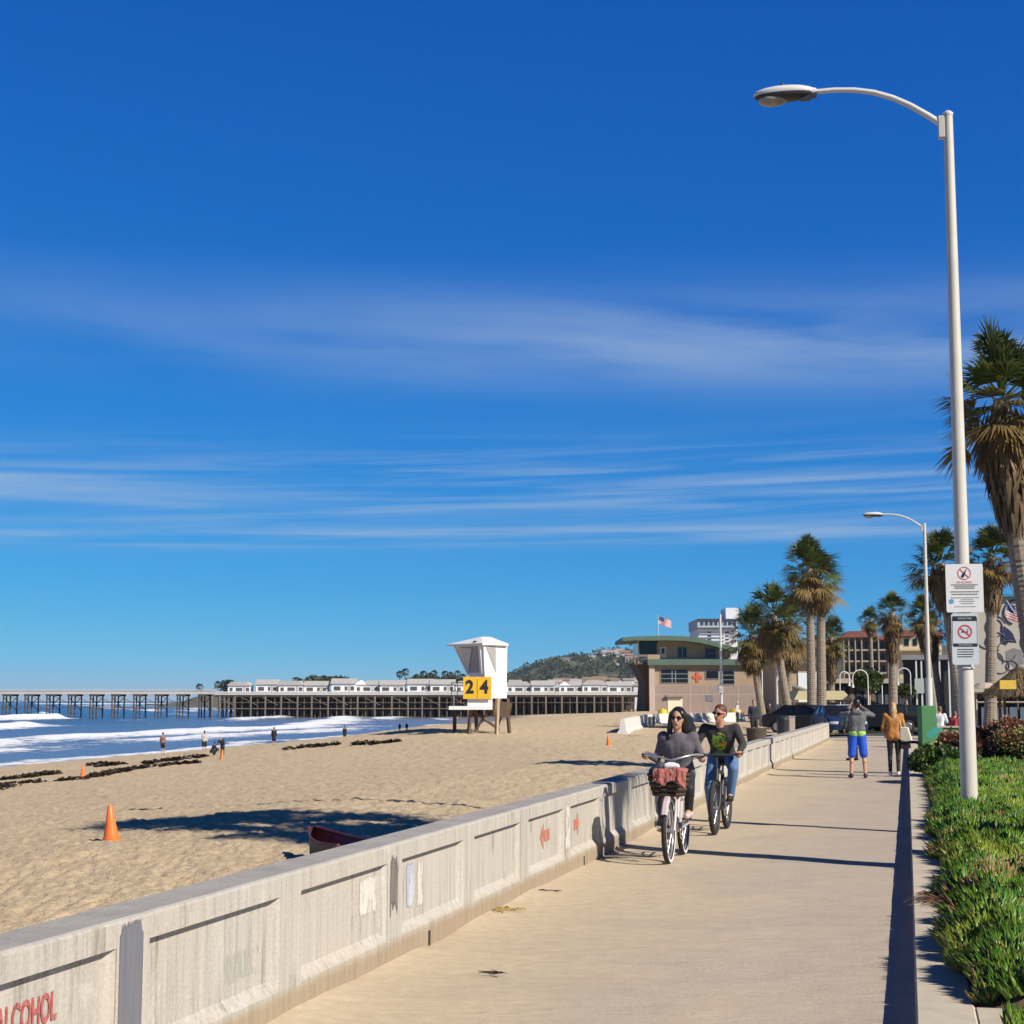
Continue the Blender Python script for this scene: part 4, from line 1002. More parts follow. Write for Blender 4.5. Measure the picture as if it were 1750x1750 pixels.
# ================================================================== BUILDINGS INLAND
M_hgrey = mat('tower_block_grey', (.36, .40, .46), .8, .06, .3); M_hwht = mat('tower_block_white', (.62, .63, .64), .8, .04, .3); M_hdk = mat('tower_block_glass', (.045, .06, .09), .3, .2, .5)
Dh = 330.0; Sh = Dh / 2818; ho = atD(1193, 1198, Dh)
ht = thing('high_rise', 'white and grey tower block rising behind the lifeguard station roof', 'building', (ho.x, ho.y, 0), YAW)
def hx(px): return (px - 1193) * Sh
def hzz(py): return EYE + (1198 - py) * Sh
MB().box(hx(1195), hx(1262), 0, 16, -.2, hzz(1075)).build('wall', M_hwht, ht)
MB().box(hx(1193), hx(1262), -.8, 16, hzz(1075) + .01, hzz(1058)).build('top_floor', M_hgrey, ht)
MB().box(hx(1247), hx(1270), 4, 12, hzz(1058), hzz(1037)).build('roof_house', M_hwht, ht)
MB().box(hx(1192), hx(1262), -1.1, -.81, hzz(1061), hzz(1058)).build('parapet', M_hdk, ht)
for px in range(1198, 1262, 8):
    MB().box(hx(px), hx(px + 5), -.88, -.81, hzz(1069), hzz(1062.5)).build('window', M_hdk, ht)
MB().box(hx(1193), hx(1262), -.95, -.81, hzz(1075), hzz(1073)).build('balcony', M_hdk, ht)
for py in (1080, 1086, 1092, 1098): 
    for px in (1211, 1241): MB().box(hx(px), hx(px + 6), -.08, -.001, hzz(py + 2.2), hzz(py)).build('window', M_hdk, ht)
    mb = MB().box(hx(1197), hx(1240), -.3, -.002, hzz(py + 3.6), hzz(py + 2.6)); mb.build('balcony', M_hgrey, ht)

# balconied block and cream houses up the street
M_brn = mat('block_brown', (.27, .21, .16), .9, .15, .5); M_tile = mat('red_tile', (.25, .10, .075), .85, .2, 2); M_crm2 = mat('cream_stucco', (.60, .50, .33), .85, .06, .6)
M_shade = mat('deep_dark', (.02, .02, .024), .8, .2, 1); M_post = mat('post_beige', (.38, .32, .26), .8, .08, 1)  # near-black: shade inside the colonnade and patio put into the colour
def blk(name, label, px0, D, cat='building', rz=YAW):
    o_ = atD(px0, 1198, D); s_ = D / 2818
    t = thing(name, label, cat, (o_.x, o_.y, 0), rz); k0 = (px0 - 875) / 2818
    if rz == 0: return t, (lambda px: D * ((px - 875) / 2818 - k0) / (CA + (px - 875) / 2818 * SA)), (lambda py: EYE + (1198 - py) * s_)
    return t, (lambda px: (px - px0) * s_), (lambda py: EYE + (1198 - py) * s_)
bA, X_, Z_ = blk('apartment_block', 'brown balconied apartment block with red roof edges behind the palms', 1440, 195, rz=0)
MB().box(X_(1441), X_(1536), 1.2, 16, -.1, Z_(1088)).build('wall', M_brn, bA)
MB().prism([(X_(1436), Z_(1090)), (X_(1452), Z_(1079)), (X_(1500), Z_(1079)), (X_(1503), Z_(1090))], -.4, 16, 'y').build('roof', M_tile, bA)
MB().box(X_(1475), X_(1491), -.3, 8, Z_(1079), Z_(1070)).build('roof_house', M_tile, bA)
MB().prism([(X_(1503), Z_(1094)), (X_(1512), Z_(1084)), (X_(1538), Z_(1084)), (X_(1542), Z_(1094))], -.2, 16, 'y').build('roof', M_tile, bA)
for py in (1113, 1132, 1152):
    MB().box(X_(1440), X_(1538), -.1, 1.19, Z_(py), Z_(py - 3)).build('balcony', M_post, bA)
for k_, px in enumerate((1443, 1452, 1463, 1474, 1489, 1503, 1519, 1535)):
    MB().box(X_(px), X_(px + 2.0), -.2, .1 + .02 * k_, 0, Z_(1090)).build('post', M_post, bA)
for py in (1097, 1117, 1137, 1157):
    for px in (1447, 1456, 1467, 1480, 1494, 1508, 1524):
        MB().box(X_(px), X_(px + 6), 1.13, 1.198, Z_(py + 12), Z_(py + 1)).build('window', M_win, bA)
bB, X_, Z_ = blk('stucco_house', 'sunlit cream stucco house with red tile roof and a gable behind the second lamp', 1535, 170, rz=0)
MB().box(X_(1538), X_(1612), 0, 12, 3.4, Z_(1090)).build('wall', M_crm2, bB)
MB().add([(X_(1560), -.02, Z_(1090)), (X_(1598), -.02, Z_(1090)), (X_(1585), -.02, Z_(1078)), (X_(1560), -.02, Z_(1086))], [(0, 1, 2, 3)]).build('gable', M_crm2, bB)
MB().prism([(X_(1533), Z_(1088)), (X_(1545), Z_(1078)), (X_(1573), Z_(1076)), (X_(1566), Z_(1088))], -.5, 12, 'y').build('roof', M_tile, bB)
MB().prism([(X_(1581), Z_(1080)), (X_(1586), Z_(1073)), (X_(1616), Z_(1082)), (X_(1612), Z_(1092)), (X_(1598), Z_(1089))], -.45, 12, 'y').build('roof', M_tile, bB)
for a_, b_2 in ((1548, 1556), (1563, 1570), (1588, 1594)): MB().box(X_(a_), X_(b_2), -.06, -.002, Z_(1104), Z_(1092)).build('window', M_win, bB)
MB().box(X_(1535), X_(1612), -1.4, -.001, Z_(1113), Z_(1110)).build('balcony', M_crm2, bB)
bC, X_, Z_ = blk('colonnade_building', 'dark ground floor colonnade with white posts below the cream house', 1545, 150, rz=0)
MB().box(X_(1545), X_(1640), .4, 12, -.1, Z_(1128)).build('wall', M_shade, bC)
MB().box(X_(1543), X_(1642), -.6, 12.2, Z_(1128) + .002, Z_(1120)).build('roof', mat('grey_fascia', (.22, .22, .23), .8, .08, 1), bC)
for px in (1566, 1575, 1587, 1606, 1622, 1636): MB().box(X_(px), X_(px + 2.6), -.5, -.2, 0, Z_(1129)).build('post', M_hwht, bC)
MB().box(X_(1564), X_(1580), -.8, -.52, Z_(1185), Z_(1160)).build('panel', mat('pale_panel', (.40, .43, .40), .8, .05, 1), bC)
bD, X_, Z_ = blk('street_shop', 'low dark shopfronts along the far side of the street below the balconied block', 1400, 165)
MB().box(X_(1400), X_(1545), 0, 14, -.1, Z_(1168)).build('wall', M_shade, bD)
MB().box(X_(1398), X_(1546), -1.0, 14, Z_(1168) + .003, Z_(1160)).build('roof', M_post, bD)
for k_, px in enumerate(range(1404, 1544, 12)): MB().box(X_(px), X_(px + (8 if k_ % 3 else 5)), -.08, -.002, 0.3, Z_(1174)).build('shop_window', mat('shop_glass%d' % (k_ % 3), ((.10, .10, .11), (.17, .13, .09), (.05, .06, .08))[k_ % 3], .3, .3, 1), bD)
# shop behind the leaning palm
bE, X_, Z_ = blk('corner_shop', 'tan corner building with dark sloping canopy between the leaning palm and the pair', 1322, 150)
MB().box(X_(1328), X_(1412), .5, 10, -.1, Z_(1134)).build('wall', M_tan, bE)
MB().box(X_(1326), X_(1414), -.1, 10.2, Z_(1134) + .002, Z_(1129)).build('roof', M_grn, bE)
MB().box(X_(1355), X_(1366), .44, .498, Z_(1150), Z_(1137)).build('window', M_win, bE)
MB().prism([(X_(1332), Z_(1163)), (X_(1378), Z_(1180)), (X_(1378), Z_(1183)), (X_(1332), Z_(1167))], -1.8, .49, 'y').build('canopy', mat('grey_fascia', (.22, .22, .23), .8, .08, 1), bE)
MB().box(X_(1366), X_(1412), .40, .497, 0, Z_(1150)).build('side_wall', M_hwht, bE)
# beige awning kiosk
bF, X_, Z_ = blk('kiosk', 'kiosk with a broad beige awning behind the parked dark truck', 1352, 108, 'kiosk')
MB().box(X_(1356), X_(1436), 0, 3.0, 0, Z_(1200)).build('wall', mat('kiosk_grey', (.26, .25, .23), .8, .1, 1), bF)
MB().prism([(X_(1350), Z_(1196)), (X_(1358), Z_(1181)), (X_(1434), Z_(1181)), (X_(1451), Z_(1198)), (X_(1448), Z_(1199)), (X_(1432), Z_(1196))], -1.6, 3.2, 'y').build('awning', mat('beige_canvas', (.52, .45, .27), .8, .05, 1), bF)
for px in (1352, 1400, 1436): MB().tube([(X_(px), -1.2, 0), (X_(px), -1.2, Z_(1198))], .05, 6).build('post', M_hwht, bF)
MB().box(X_(1362), X_(1430), -.06, -.002, Z_(1215), Z_(1204)).build('hatch', M_shade, bF)

# mural building at the right edge
M_mur = mat('mural_wall', (.56, .49, .40), .85, .06, .5); M_ink = mat('mural_ink', (.13, .12, .12), .85, .2, 3); M_mnavy = mat('mural_navy', (.03, .04, .09), .85, .2, 2); M_teal = mat('teal_trim', (.04, .26, .38), .7, .1, 1)
M_mgrey = mat('mural_grey', (.27, .25, .24), .85, .15, 2)
bG, X_, Z_ = blk('mural_building', 'beige painted building with swirling line mural and teal roof edge at the right edge', 1655, 100, rz=0)
MB().box(X_(1655), X_(1860), 0, 14, -.1, Z_(1021)).build('wall', M_mur, bG)
MB().box(X_(1653), X_(1862), -.25, 14.2, Z_(1021) + .002, Z_(1016)).build('roof_edge', M_teal, bG)
mb = MB()
def curl(cx, cy, r0, r1, a0, a1, w_=.03):
    pts = []
    for k in range(19):
        f = k / 18; a_ = math.radians(a0 + (a1 - a0) * f); r = r0 + (r1 - r0) * f
        pts.append((X_(cx + r * math.cos(a_)), -.02, Z_(cy - r * math.sin(a_))))
    mb.tube(pts, w_, 4)
for a_ in ((1706, 1072, 19, 16, 20, 330), (1706, 1070, 12, 9, -40, 260), (1702, 1100, 22, 8, 30, 290), (1725, 1115, 20, 14, 60, 340), (1700, 1128, 18, 6, -20, 240), (1715, 1135, 24, 10, 100, 400),
           (1742, 1048, 22, 20, 90, 250, .06), (1688, 1110, 14, 12, -60, 100), (1730, 1140, 12, 5, 0, 300), (1770, 1100, 30, 18, 0, 260), (1800, 1060, 22, 10, 40, 340), (1696, 1086, 26, 22, 200, 300)):
    curl(*a_)
mb.build('mural_lines', M_ink, bG)
MB().add([(X_(a_), -.012, Z_(b_2)) for a_, b_2 in ((1713, 1100), (1714, 1070), (1722, 1072), (1730, 1078), (1735, 1084), (1741, 1100), (1728, 1098), (1722, 1104))], [tuple(range(8))]).build('mural_shape', M_mnavy, bG)
MB().add([(X_(a_), -.010, Z_(b_2)) for a_, b_2 in ((1722, 1072), (1727, 1074), (1725, 1090), (1719, 1092))], [(0, 1, 2, 3)]).build('mural_shape', M_hwht, bG) if False else None
MB().add([(X_(a_), -.014, Z_(b_2)) for a_, b_2 in ((1722, 1128), (1722, 1114), (1735, 1108), (1750, 1113), (1752, 1135), (1735, 1140))], [tuple(range(6))]).build('mural_shape', M_mgrey, bG)
fb = atD(1758, 1198, 96)
flag('stars and stripes flag on a slanted pole in front of the mural', (fb.x, fb.y, EYE + (1198 - 1078) * 96 / 2818), 2.1, 1.15, .95, YAW, 1, .45, -.55, .035)
# dark patio in front of it
bH, X_, Z_ = blk('patio', 'dark shaded restaurant patio with glass fence under the mural', 1648, 78, 'patio', 0)
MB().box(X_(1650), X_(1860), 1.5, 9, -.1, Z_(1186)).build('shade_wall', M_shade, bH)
MB().box(X_(1650), X_(1860), -.4, 9, Z_(1186) + .002, Z_(1183)).build('roof', M_wood_d, bH)
for px in (1652, 1668, 1686, 1712, 1738, 1762, 1800): MB().tube([(X_(px), -.2, 0), (X_(px), -.2, Z_(1186))], .06, 6).build('post', M_wood_d if px > 1690 else M_post, bH)
for px in (1676, 1692, 1708, 1724, 1742): MB().box(X_(px), X_(px + 13), -.4, -.36, .5, Z_(1208)).build('glass_panel', mat('patio_glass', (.13, .17, .22), .12, .2, 1, spec=.8), bH)
mb = MB().tube([(X_(1668), -.5, Z_(1200)), (X_(1760), -.5, Z_(1200))], .04, 5); mb.build('rail', M_post, bH)
ub = atD(1684, 1198, 70); t = thing('parasol', 'flat beige parasol right of the lamp post by the patio', 'parasol', (ub.x, ub.y, 0), 0)
zt2 = atD(1684, 1168, 70).z
MB().tube([(0, 0, 0), (0, 0, zt2)], .03, 6).build('pole', M_post, t); MB().tube([(0, 0, zt2 - .22), (0, 0, zt2 + .02), (0, 0, zt2 + .05)], [.62, .3, .03], 12).build('canopy', mat('parasol_canvas', (.42, .34, .28), .8, .05, 2), t)
M_thatch = tintmat('thatch', .9, .3, 5, .05, .1)
tbp = atD(1745, 1198, 66)
th = thing('thatched_hut', 'thatched palm leaf roof on posts at the right picture edge', 'hut', (tbp.x, tbp.y, 0), 0)
rgt = np.random.default_rng(5); Vt, Ft, Ct = [], [], []
zpk = atD(1745, 1140, 66).z
for i in range(5200):
    a = rgt.random() * 6.283; f = rgt.random() ** .7; r = .1 + 1.35 * f; z = zpk - f * 1.05 + rgt.normal() * .04
    ln = .22 + .25 * rgt.random(); d = Vector((math.cos(a), math.sin(a), -.75)).normalized(); tn = Vector((-math.sin(a), math.cos(a), 0)); p = Vector((r * math.cos(a), r * math.sin(a), z))
    k = len(Vt); Vt += [p - tn * .02, p + tn * .02, p + d * ln + tn * rgt.normal() * .03]; Ft.append((k, k + 1, k + 2)); c_ = np.array([.20, .15, .09]) * (.4 + rgt.random()); Ct += [c_] * 3
npmesh('thatch', np.array([tuple(v) for v in Vt]), np.array(Ft), M_thatch, th, attr=np.array(Ct))
for a in (.6, 2.2, 3.7, 5.3): MB().tube([(1.0 * math.cos(a), 1.0 * math.sin(a), 0), (1.0 * math.cos(a), 1.0 * math.sin(a), zpk - .8)], .06, 6).build('post', M_wood_d, th)
o = MB().cbox((0, 0, .4), (.62, .12, .34), .2); fl_ = atD(1722, 1170, 64)
o = o.build('yellow_banner', mat('banner_yellow', (.62, .40, .05), .7, .1, 4), th); o.location = (fl_.x - tbp.x, fl_.y - tbp.y, fl_.z - .4)

# round street tree
def tree(label, px, D, cy, rw, rh, seed, nL=5200, size=.22):
    rg = np.random.default_rng(seed); o_ = atD(px, 1198, D); c = atD(px, cy, D); s_ = D / 2818
    t = thing('street_tree', label, 'tree', (o_.x, o_.y, 0), 0)
    tr = MB().tube([(0, 0, 0), (.05, 0, c.z * .6), (0, .05, c.z)], [.18, .14, .08], 8)
    for k in range(6): tr.tube([(0, 0, c.z * .6), (rw * s_ * .6 * math.cos(k), rw * s_ * .6 * math.sin(k), c.z + rh * s_ * .4)], [.08, .03], 6)
    tr.build('trunk', M_trunk, t)
    def cols(Pp, rg, nn): return np.array([[.07, .10, .025]]) * (.4 + 1.1 * rg.random((nn, 1)))
    Vv, Ff, Cv = [], [], []; off = 0
    for k in range(7):
        a = k * 2.4; v_, f_, c_ = leaf_cloud(rg, nL // 7, (rw * s_ * .5 * math.cos(a), rw * s_ * .5 * math.sin(a), c.z + rh * s_ * .35 * math.sin(k * 1.7)), (rw * s_ * .55,) * 2 + (rh * s_ * .6,), size, cols)
        Vv.append(v_); Ff.append(f_ + off); Cv.append(c_); off += len(v_)
    npmesh('crown', np.concatenate(Vv), np.concatenate(Ff), M_shrub, t, attr=np.concatenate(Cv))
tree('round olive green tree behind the man in blue shorts', 1484, 132, 1163, 24, 20, 3)
tree('dark green tree behind the kiosk awning', 1350, 175, 1172, 14, 14, 4, 3000)
tree('small tree between the second lamp and the green box', 1548, 140, 1182, 14, 12, 6, 3000)
# ================================================================== PIER
DP = 430.0; SP = DP / 2818; po = atD(700, 1198, DP)
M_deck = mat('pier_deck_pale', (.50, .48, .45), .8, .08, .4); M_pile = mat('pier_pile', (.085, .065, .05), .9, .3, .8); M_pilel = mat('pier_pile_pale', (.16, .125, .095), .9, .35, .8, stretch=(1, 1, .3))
pier = thing('pier', 'long timber pier on many piles running from the sea to the beach', 'pier', (po.x, po.y, 0), YAW)
def qx(px): return (px - 700) * SP
def qz(py): return EYE + (1198 - py) * SP
zd0, zd1 = qz(1186.5), qz(1181.5)
MB().box(qx(-60), qx(370), 0, 7, zd0, zd1).build('deck', M_deck, pier)
MB().box(qx(-60), qx(370), -.08, .0 - .01, zd1, zd1 + .12).build('kerb_rail', M_deck, pier)
mb = MB()
for k in range(-60, 371, 4): mb.box(qx(k), qx(k) + .08, -.1, -.02, zd1, qz(1178.6))
mb.box(qx(-60), qx(370), -.1, -.02, qz(1179.2), qz(1178.4)); mb.build('railing', M_deck, pier)
MB().box(qx(370.2), qx(1092), -3, 34, qz(1188), qz(1185.4)).build('deck', M_deck, pier)
MB().box(qx(370.2), qx(1092), -2.7, 34, qz(1191.5), qz(1188) - .01).build('deck_beams', M_pile, pier)
MB().box(qx(370.2), qx(1092), -3.05, -2.95, qz(1185.3), qz(1182)).build('railing', M_deck, pier)
pile = MB().tube([(0, 0, -9), (0, 0, 0)], .2, 7).build('pile', M_pile, pier); pile_l = MB().tube([(0, 0, -9), (0, 0, 0)], .27, 7).build('pile', M_pilel, pier)
pile.location = (qx(5), .5, zd0); pile_l.location = (qx(365), -2.6, qz(1189.5))
def cp(src, x, y_, z):
    c_ = src.copy(); C.objects.link(c_); c_.location = (x, y_, z); return c_
npile = 2
for k in range(-1, 10):
    px = 5 + 37.2 * k
    for j, (dx, y_) in enumerate(((0, .5), (6, 3.4), (11.5, 6.5), (3, 1.6))):
        if k == 0 and j == 0: continue
        cp(pile, qx(px + dx), y_, zd0); npile += 1
    mb = MB().box(qx(px) - .3, qx(px + 12) + .3, .2, 6.8, zd0 - .5, zd0 - .004); mb.tube([(qx(px), .5, zd0 - 4.2), (qx(px + 11.5), 6.5, zd0 - .8)], .13, 4); mb.tube([(qx(px + 11.5), 6.4, zd0 - 4.2), (qx(px), .4, zd0 - .8)], .13, 4)
    mb.build('pile_cap', M_pile, pier)
mb = MB()
for k in range(-1, 9):
    px = 16 + 37.2 * k; mb.tube([(qx(px), .45, zd0 - .5), (qx(px + 26), .45, zd0 - 2.3)], .07, 4)
mb.box(qx(-60), qx(330), .3, .42, zd0 - 3.6, zd0 - 3.4); mb.build('cross_brace', M_pile, pier)
rp = random.Random(9); x = 378
while x < 1085 and npile < 99:
    c_ = cp(pile_l if npile % 2 else pile, qx(x), -2.6 if npile % 2 else -2.2, qz(1189.5)); npile += 1; x += rp.uniform(11, 16)
mb = MB(); x = 372
while x < 1088:
    for y_ in (1.5, 7, 13, 20, 28): mb.tube([(qx(x + rp.uniform(-3, 3)), y_ + rp.uniform(-1, 1), -9), (qx(x + rp.uniform(-1, 1)), y_, qz(1191))], .19, 5)
    x += 7.5
tag(mb.build('back_piles', M_pile, pier), kind='stuff')
mb = MB(); x = 376
while x < 800:
    mb.tube([(qx(x), -2.75, qz(1192)), (qx(x + 26), -2.75, qz(1205))], .09, 4); x += rp.uniform(28, 55)
mb.box(qx(372), qx(860), -2.85, -2.65, qz(1211.5), qz(1210)); mb.box(qx(372), qx(1085), -2.85, -2.65, qz(1201), qz(1200.2)); mb.build('brace', M_pilel, pier)
MB().box(qx(372), qx(1088), 30, 30.3, -6, qz(1190)).build('underdeck_shade', M_pile, pier)  # added dark sheet standing in for the shade under the wide deck

M_cot = mat('cottage_white', (.76, .75, .73), .8, .05, .5); M_croof = mat('cottage_roof', (.40, .38, .36), .85, .08, .6); M_cwin = mat('cottage_window', (.08, .085, .09), .4, .2, 1)
def cottage(kind):
    t = thing('pier_cottage', 'x', 'cottage', (0, 0, 0), YAW, 'white cottages on the pier'); w_, d_, h_ = 6.0, 6.0, 2.35
    MB().box(0, w_, 0, d_, 0, h_).build('wall', M_cot, t)
    if kind == 0: MB().prism([(-.3, h_), (.9, h_ + 1.15), (w_ - .9, h_ + 1.15), (w_ + .3, h_)], -.35, d_, 'y').build('roof', M_croof, t)
    elif kind == 1: MB().prism([(-.4, h_), (d_ / 2, h_ + 1.3), (d_ + .4, h_)], -.3, w_ + .3, 'x').build('roof', M_croof, t)
    else:
        MB().prism([(-.35, h_), (d_ / 2, h_ + 1.2), (d_ + .35, h_)], w_ * .45, w_ + .3, 'x').build('roof', M_croof, t)
        MB().prism([(-.25, h_), (w_ * .24, h_ + 1.25), (w_ * .5, h_)], -.35, d_, 'y').build('roof', M_cot, t)
    for x0, x1 in ((.5, 1.3), (2.2, 4.0), (5.0, 5.9)) if kind != 1 else ((.6, 2.3), (3.4, 4.1), (4.9, 5.8)):
        MB().box(x0, x1, -.05, -.003, .75, 1.7).build('window', M_cwin, t)
    MB().box(4.3, 4.8, -.05, -.004, .02, 1.9).build('door', M_croof, t)
    return t
proto = [cottage(k) for k in range(3)]; used = [False] * 3
seq = [0, 1, 0, 1, 1, 2, 1, 1, 1, 0, 1, 0, 1, 2, 0, 1]
ordn = ['nearest the sea', 'second from the seaward end', 'third from the seaward end', 'fourth from the seaward end', 'fifth from the seaward end', 'sixth from the seaward end, with a front gable', 'seventh from the seaward end', 'eighth from the seaward end', 'half hidden just left of the lifeguard tower',
        'mostly hidden by the lifeguard tower', 'just right of the lifeguard tower', 'second to the right of the lifeguard tower', 'third to the right of the lifeguard tower', 'fourth right of the tower, with a front gable', 'next to last before the lifeguard station', 'last before the lifeguard station']
pj = 0
for i, k in enumerate(seq):
    px = 388 + i * 43.4 + (4 if i % 3 == 1 else 0); base = po + Rv * qx(px) + Fv * (1.0 + (i % 2) * .8); z = qz(1185.4) + .002
    lab = 'white pier cottage with grey roof, ' + ordn[i]
    if not used[k]: o = proto[k]; used[k] = True; o.location = (base.x, base.y, z); o['label'] = lab
    else: o = dup(proto[k], (base.x, base.y, z), YAW, lab)
    o.scale = (rp.uniform(.9, 1.08), 1, rp.uniform(.84, 1.12))

# ================================================================== FAR COAST AND HILL
def hgrid(name, mt, latf, n1, Ds_, zf):
    Dg = np.array(Ds_); V = []
    pxs = np.linspace(latf[0], latf[1], n1)
    PX, DD = np.meshgrid(pxs, Dg); Lt = (PX - 875) / 2818 * DD
    X = Lt * CA - DD * SA; Y = Lt * SA + DD * CA; Z = zf(PX, DD)
    o = npmesh(name, np.stack([X, Y, Z], -1).reshape(-1, 3), gridfaces(*X.shape), mt, smooth=True); o['kind'] = 'structure'; return o
m, n, l, b = newmat('hill_scrub')
geo = n.new('ShaderNodeNewGeometry'); P = geo.outputs['Position']
cc = ramp(n, l, nz(n, l, P, .035, 7, .7), [(.36, (.045, .06, .03)), (.5, (.085, .088, .052)), (.64, (.16, .135, .095))])
vo = n.new('ShaderNodeTexVoronoi'); vo.inputs['Scale'].default_value = .07; l.new(P, vo.inputs['Vector'])
cc = mixc(n, l, mrange(n, l, vo.outputs['Distance'], .18, .34, .85, 0), cc, (.03, .042, .022))
l.new(cc, b.inputs['Base Color']); b.inputs['Roughness'].default_value = .95; b.inputs['Specular IOR Level'].default_value = .1
M_hill = m
hp = np.array([[760, 1182], [830, 1172], [872, 1158], [890, 1146], [910, 1137], [940, 1125], [965, 1119], [1000, 1116], [1040, 1117], [1075, 1114], [1110, 1110], [1200, 1098], [1300, 1090], [1440, 1081], [1500, 1084], [1600, 1095], [1800, 1110], [2300, 1140]])
def hillz(PX, DD):
    crest = np.interp(PX, hp[:, 0], hp[:, 1]) + 4.5; H = (1198 - crest) / 2818 * 2500
    t = np.clip((DD - 1500) / 1000, 0, 1); s_ = np.where(DD <= 2500, t ** .85, np.clip(1 - (DD - 2500) / 2500, 0, 1))
    nzz = (fbm(PX * .022, DD * .004, 4, 91) - .5)
    return 2 + H * s_ + nzz * 26 * np.clip(t * (1.15 - t) * 4, 0, 1) * np.clip(H / 60, .1, 1)
hgrid('hill', M_hill, (700, 2300), 320, np.linspace(1400, 4500, 130), hillz)
M_bluff = mat('bluff_earth', (.13, .105, .08), .95, .3, .02, c2=(.07, .08, .045))
def coastz(PX, DD):
    H = np.interp(PX, [250, 300, 330, 360, 700, 860, 2300], [-1, 1, 6.5, 10, 13, 14, 14]); t = np.clip((DD - 1150) / 60, 0, 1); t = t * t * (3 - 2 * t)
    return SEA - 1 + (H + 1) * t * np.where(DD > 1400, 1, 1) + (fbm(PX * .06, DD * .01, 3, 93) - .5) * 1.6 * t
hgrid('coast', M_bluff, (250, 2300), 300, np.concatenate([np.linspace(1140, 1260, 18), [1350, 1500, 1800, 2500, 4000]]), coastz)
M_htree = tintmat('hill_tree_leaf', .9, .25, .05, 0, .1)
# tree clumps on the hill: countless, one object
Vv, Ff, Cv = [], [], []; off = 0; rgh = np.random.default_rng(17)
def cl3(Pp, rg, nn): return np.array([[.05, .06, .032]]) * (.6 + .8 * rg.random((nn, 1)))
for i in range(300):
    px = 862 + (1130 - 862) * rgh.random() if i < 520 else 1420 + 60 * rgh.random(); t_ = rgh.random() ** .6; D = 1560 + 930 * t_
    if i % 3 == 0: D = 2440 + 60 * rgh.random()
    lat = (px - 875) / 2818 * D; z = float(hillz(np.array([float(px)]), np.array([D]))[0]); r = 3 + 6.5 * rgh.random() ** 2
    v_, f_, c_ = leaf_cloud(rgh, 55, (0, 0, 0), (r, r, r * .75), 3.2, cl3); p_ = Rv * lat + Fv * D
    v_ = v_ + np.array([p_.x, p_.y, z + r * .5]); Vv.append(v_); Ff.append(f_ + off); Cv.append(c_); off += len(v_)
o = npmesh('hillside_trees', np.concatenate(Vv), np.concatenate(Ff), M_htree, attr=np.concatenate(Cv)); tag(o, 'dark trees and scrub scattered over the far hillside', 'trees', kind='stuff')
# houses on the slopes and in the town below
M_hh = [mat('far_house_%s' % n_, c, .85, .05, .1) for n_, c in (('white', (.58, .55, .52)), ('pink', (.45, .34, .29)), ('tan', (.42, .36, .28)))]
M_hr = [mat('far_roof_%s' % n_, c, .85, .1, .1) for n_, c in (('grey', (.33, .31, .30)), ('brown', (.24, .15, .11)))]
def house(k, w_, d_, h_):
    t = thing('distant_house', 'x', 'house', (0, 0, 0), YAW, 'houses on the far hillside')
    MB().box(0, w_, 0, d_, -3, h_).build('wall', M_hh[k % 3], t); MB().prism([(-.6, h_), (d_ / 2, h_ + 2.6), (d_ + .6, h_)], -.6, w_ + .6, 'x').build('roof', M_hr[k % 2], t)
    mb = MB()
    for q_ in range(int(w_ // 4)): MB().box(1 + q_ * 4, 3 + q_ * 4, -.1, -.01, h_ * .45, h_ * .8).build('window', M_cwin, t)
    return t
hproto = [house(0, 12, 9, 5), house(1, 14, 9, 6.5), house(2, 10, 8, 4.5), house(3, 16, 10, 5)]; hu = [0] * 4
def place_house(px, D, z, k, lab, grp, sc=1.0):
    p_ = Rv * ((px - 875) / 2818 * D) + Fv * D
    if not hu[k]: o = hproto[k]; hu[k] = 1; o.location = (p_.x, p_.y, z)
    else: o = dup(hproto[k], (p_.x, p_.y, z), YAW)
    o['label'] = lab; o['group'] = grp; o.scale = (sc,) * 3; return o
for i in range(34):
    px = 1048 + 66 * rgh.random() if i < 24 else 905 + 150 * rgh.random(); D = 2080 + 390 * rgh.random() if i < 24 else 2380 + 90 * rgh.random()
    place_house(px, D, float(hillz(np.array([float(px)]), np.array([D]))[0]) + .5, i % 4, 'small pale house among trees high on the far hillside', 'houses on the far hillside')
for i in range(26):
    px = 1440 + 70 * rgh.random() if i > 20 else 868 + 235 * rgh.random(); D = 1450 + 160 * rgh.random()
    place_house(px, D, 13.0 + (float(hillz(np.array([float(px)]), np.array([D]))[0]) * .25 if D > 1500 else 0), (i * 3) % 4, 'small pale house in the town at the foot of the far hill', 'houses at the foot of the hill', 1.0)
# bigger pale blocks behind the pier cottages near the station
def block(px0, px1, py, D, label, k):
    t, X_, Z_ = blk('distant_building', label, px0, D)
    MB().box(0, X_(px1), 0, 14, -2, Z_(py)).build('wall', M_hh[k], t); MB().box(-.4, X_(px1) + .4, -.5, 14.4, Z_(py) + .01, Z_(py) + .5).build('roof', M_hr[0], t)
    q_ = 0
    while 2 + q_ * 5 < X_(px1) - 3 and q_ < 6: MB().box(1.6 + q_ * 5, 4 + q_ * 5, -.12, -.01, Z_(py) - 2.6, Z_(py) - 1).build('window', M_cwin, t); q_ += 1
for a_ in ((1048, 1066, 1168, 560, 'white block right of the last pier cottages, stepped below the hill', 0), (1066, 1084, 1162, 575, 'taller white block just left of the lifeguard station stair', 0), (1083, 1096, 1172, 540, 'low white block touching the left edge of the lifeguard station', 0),
           (868, 890, 1168, 700, 'low pink roofed block right of the lifeguard tower roof', 1), (912, 935, 1165, 720, 'white low block behind the pier cottages under the hill', 0)): block(*a_)
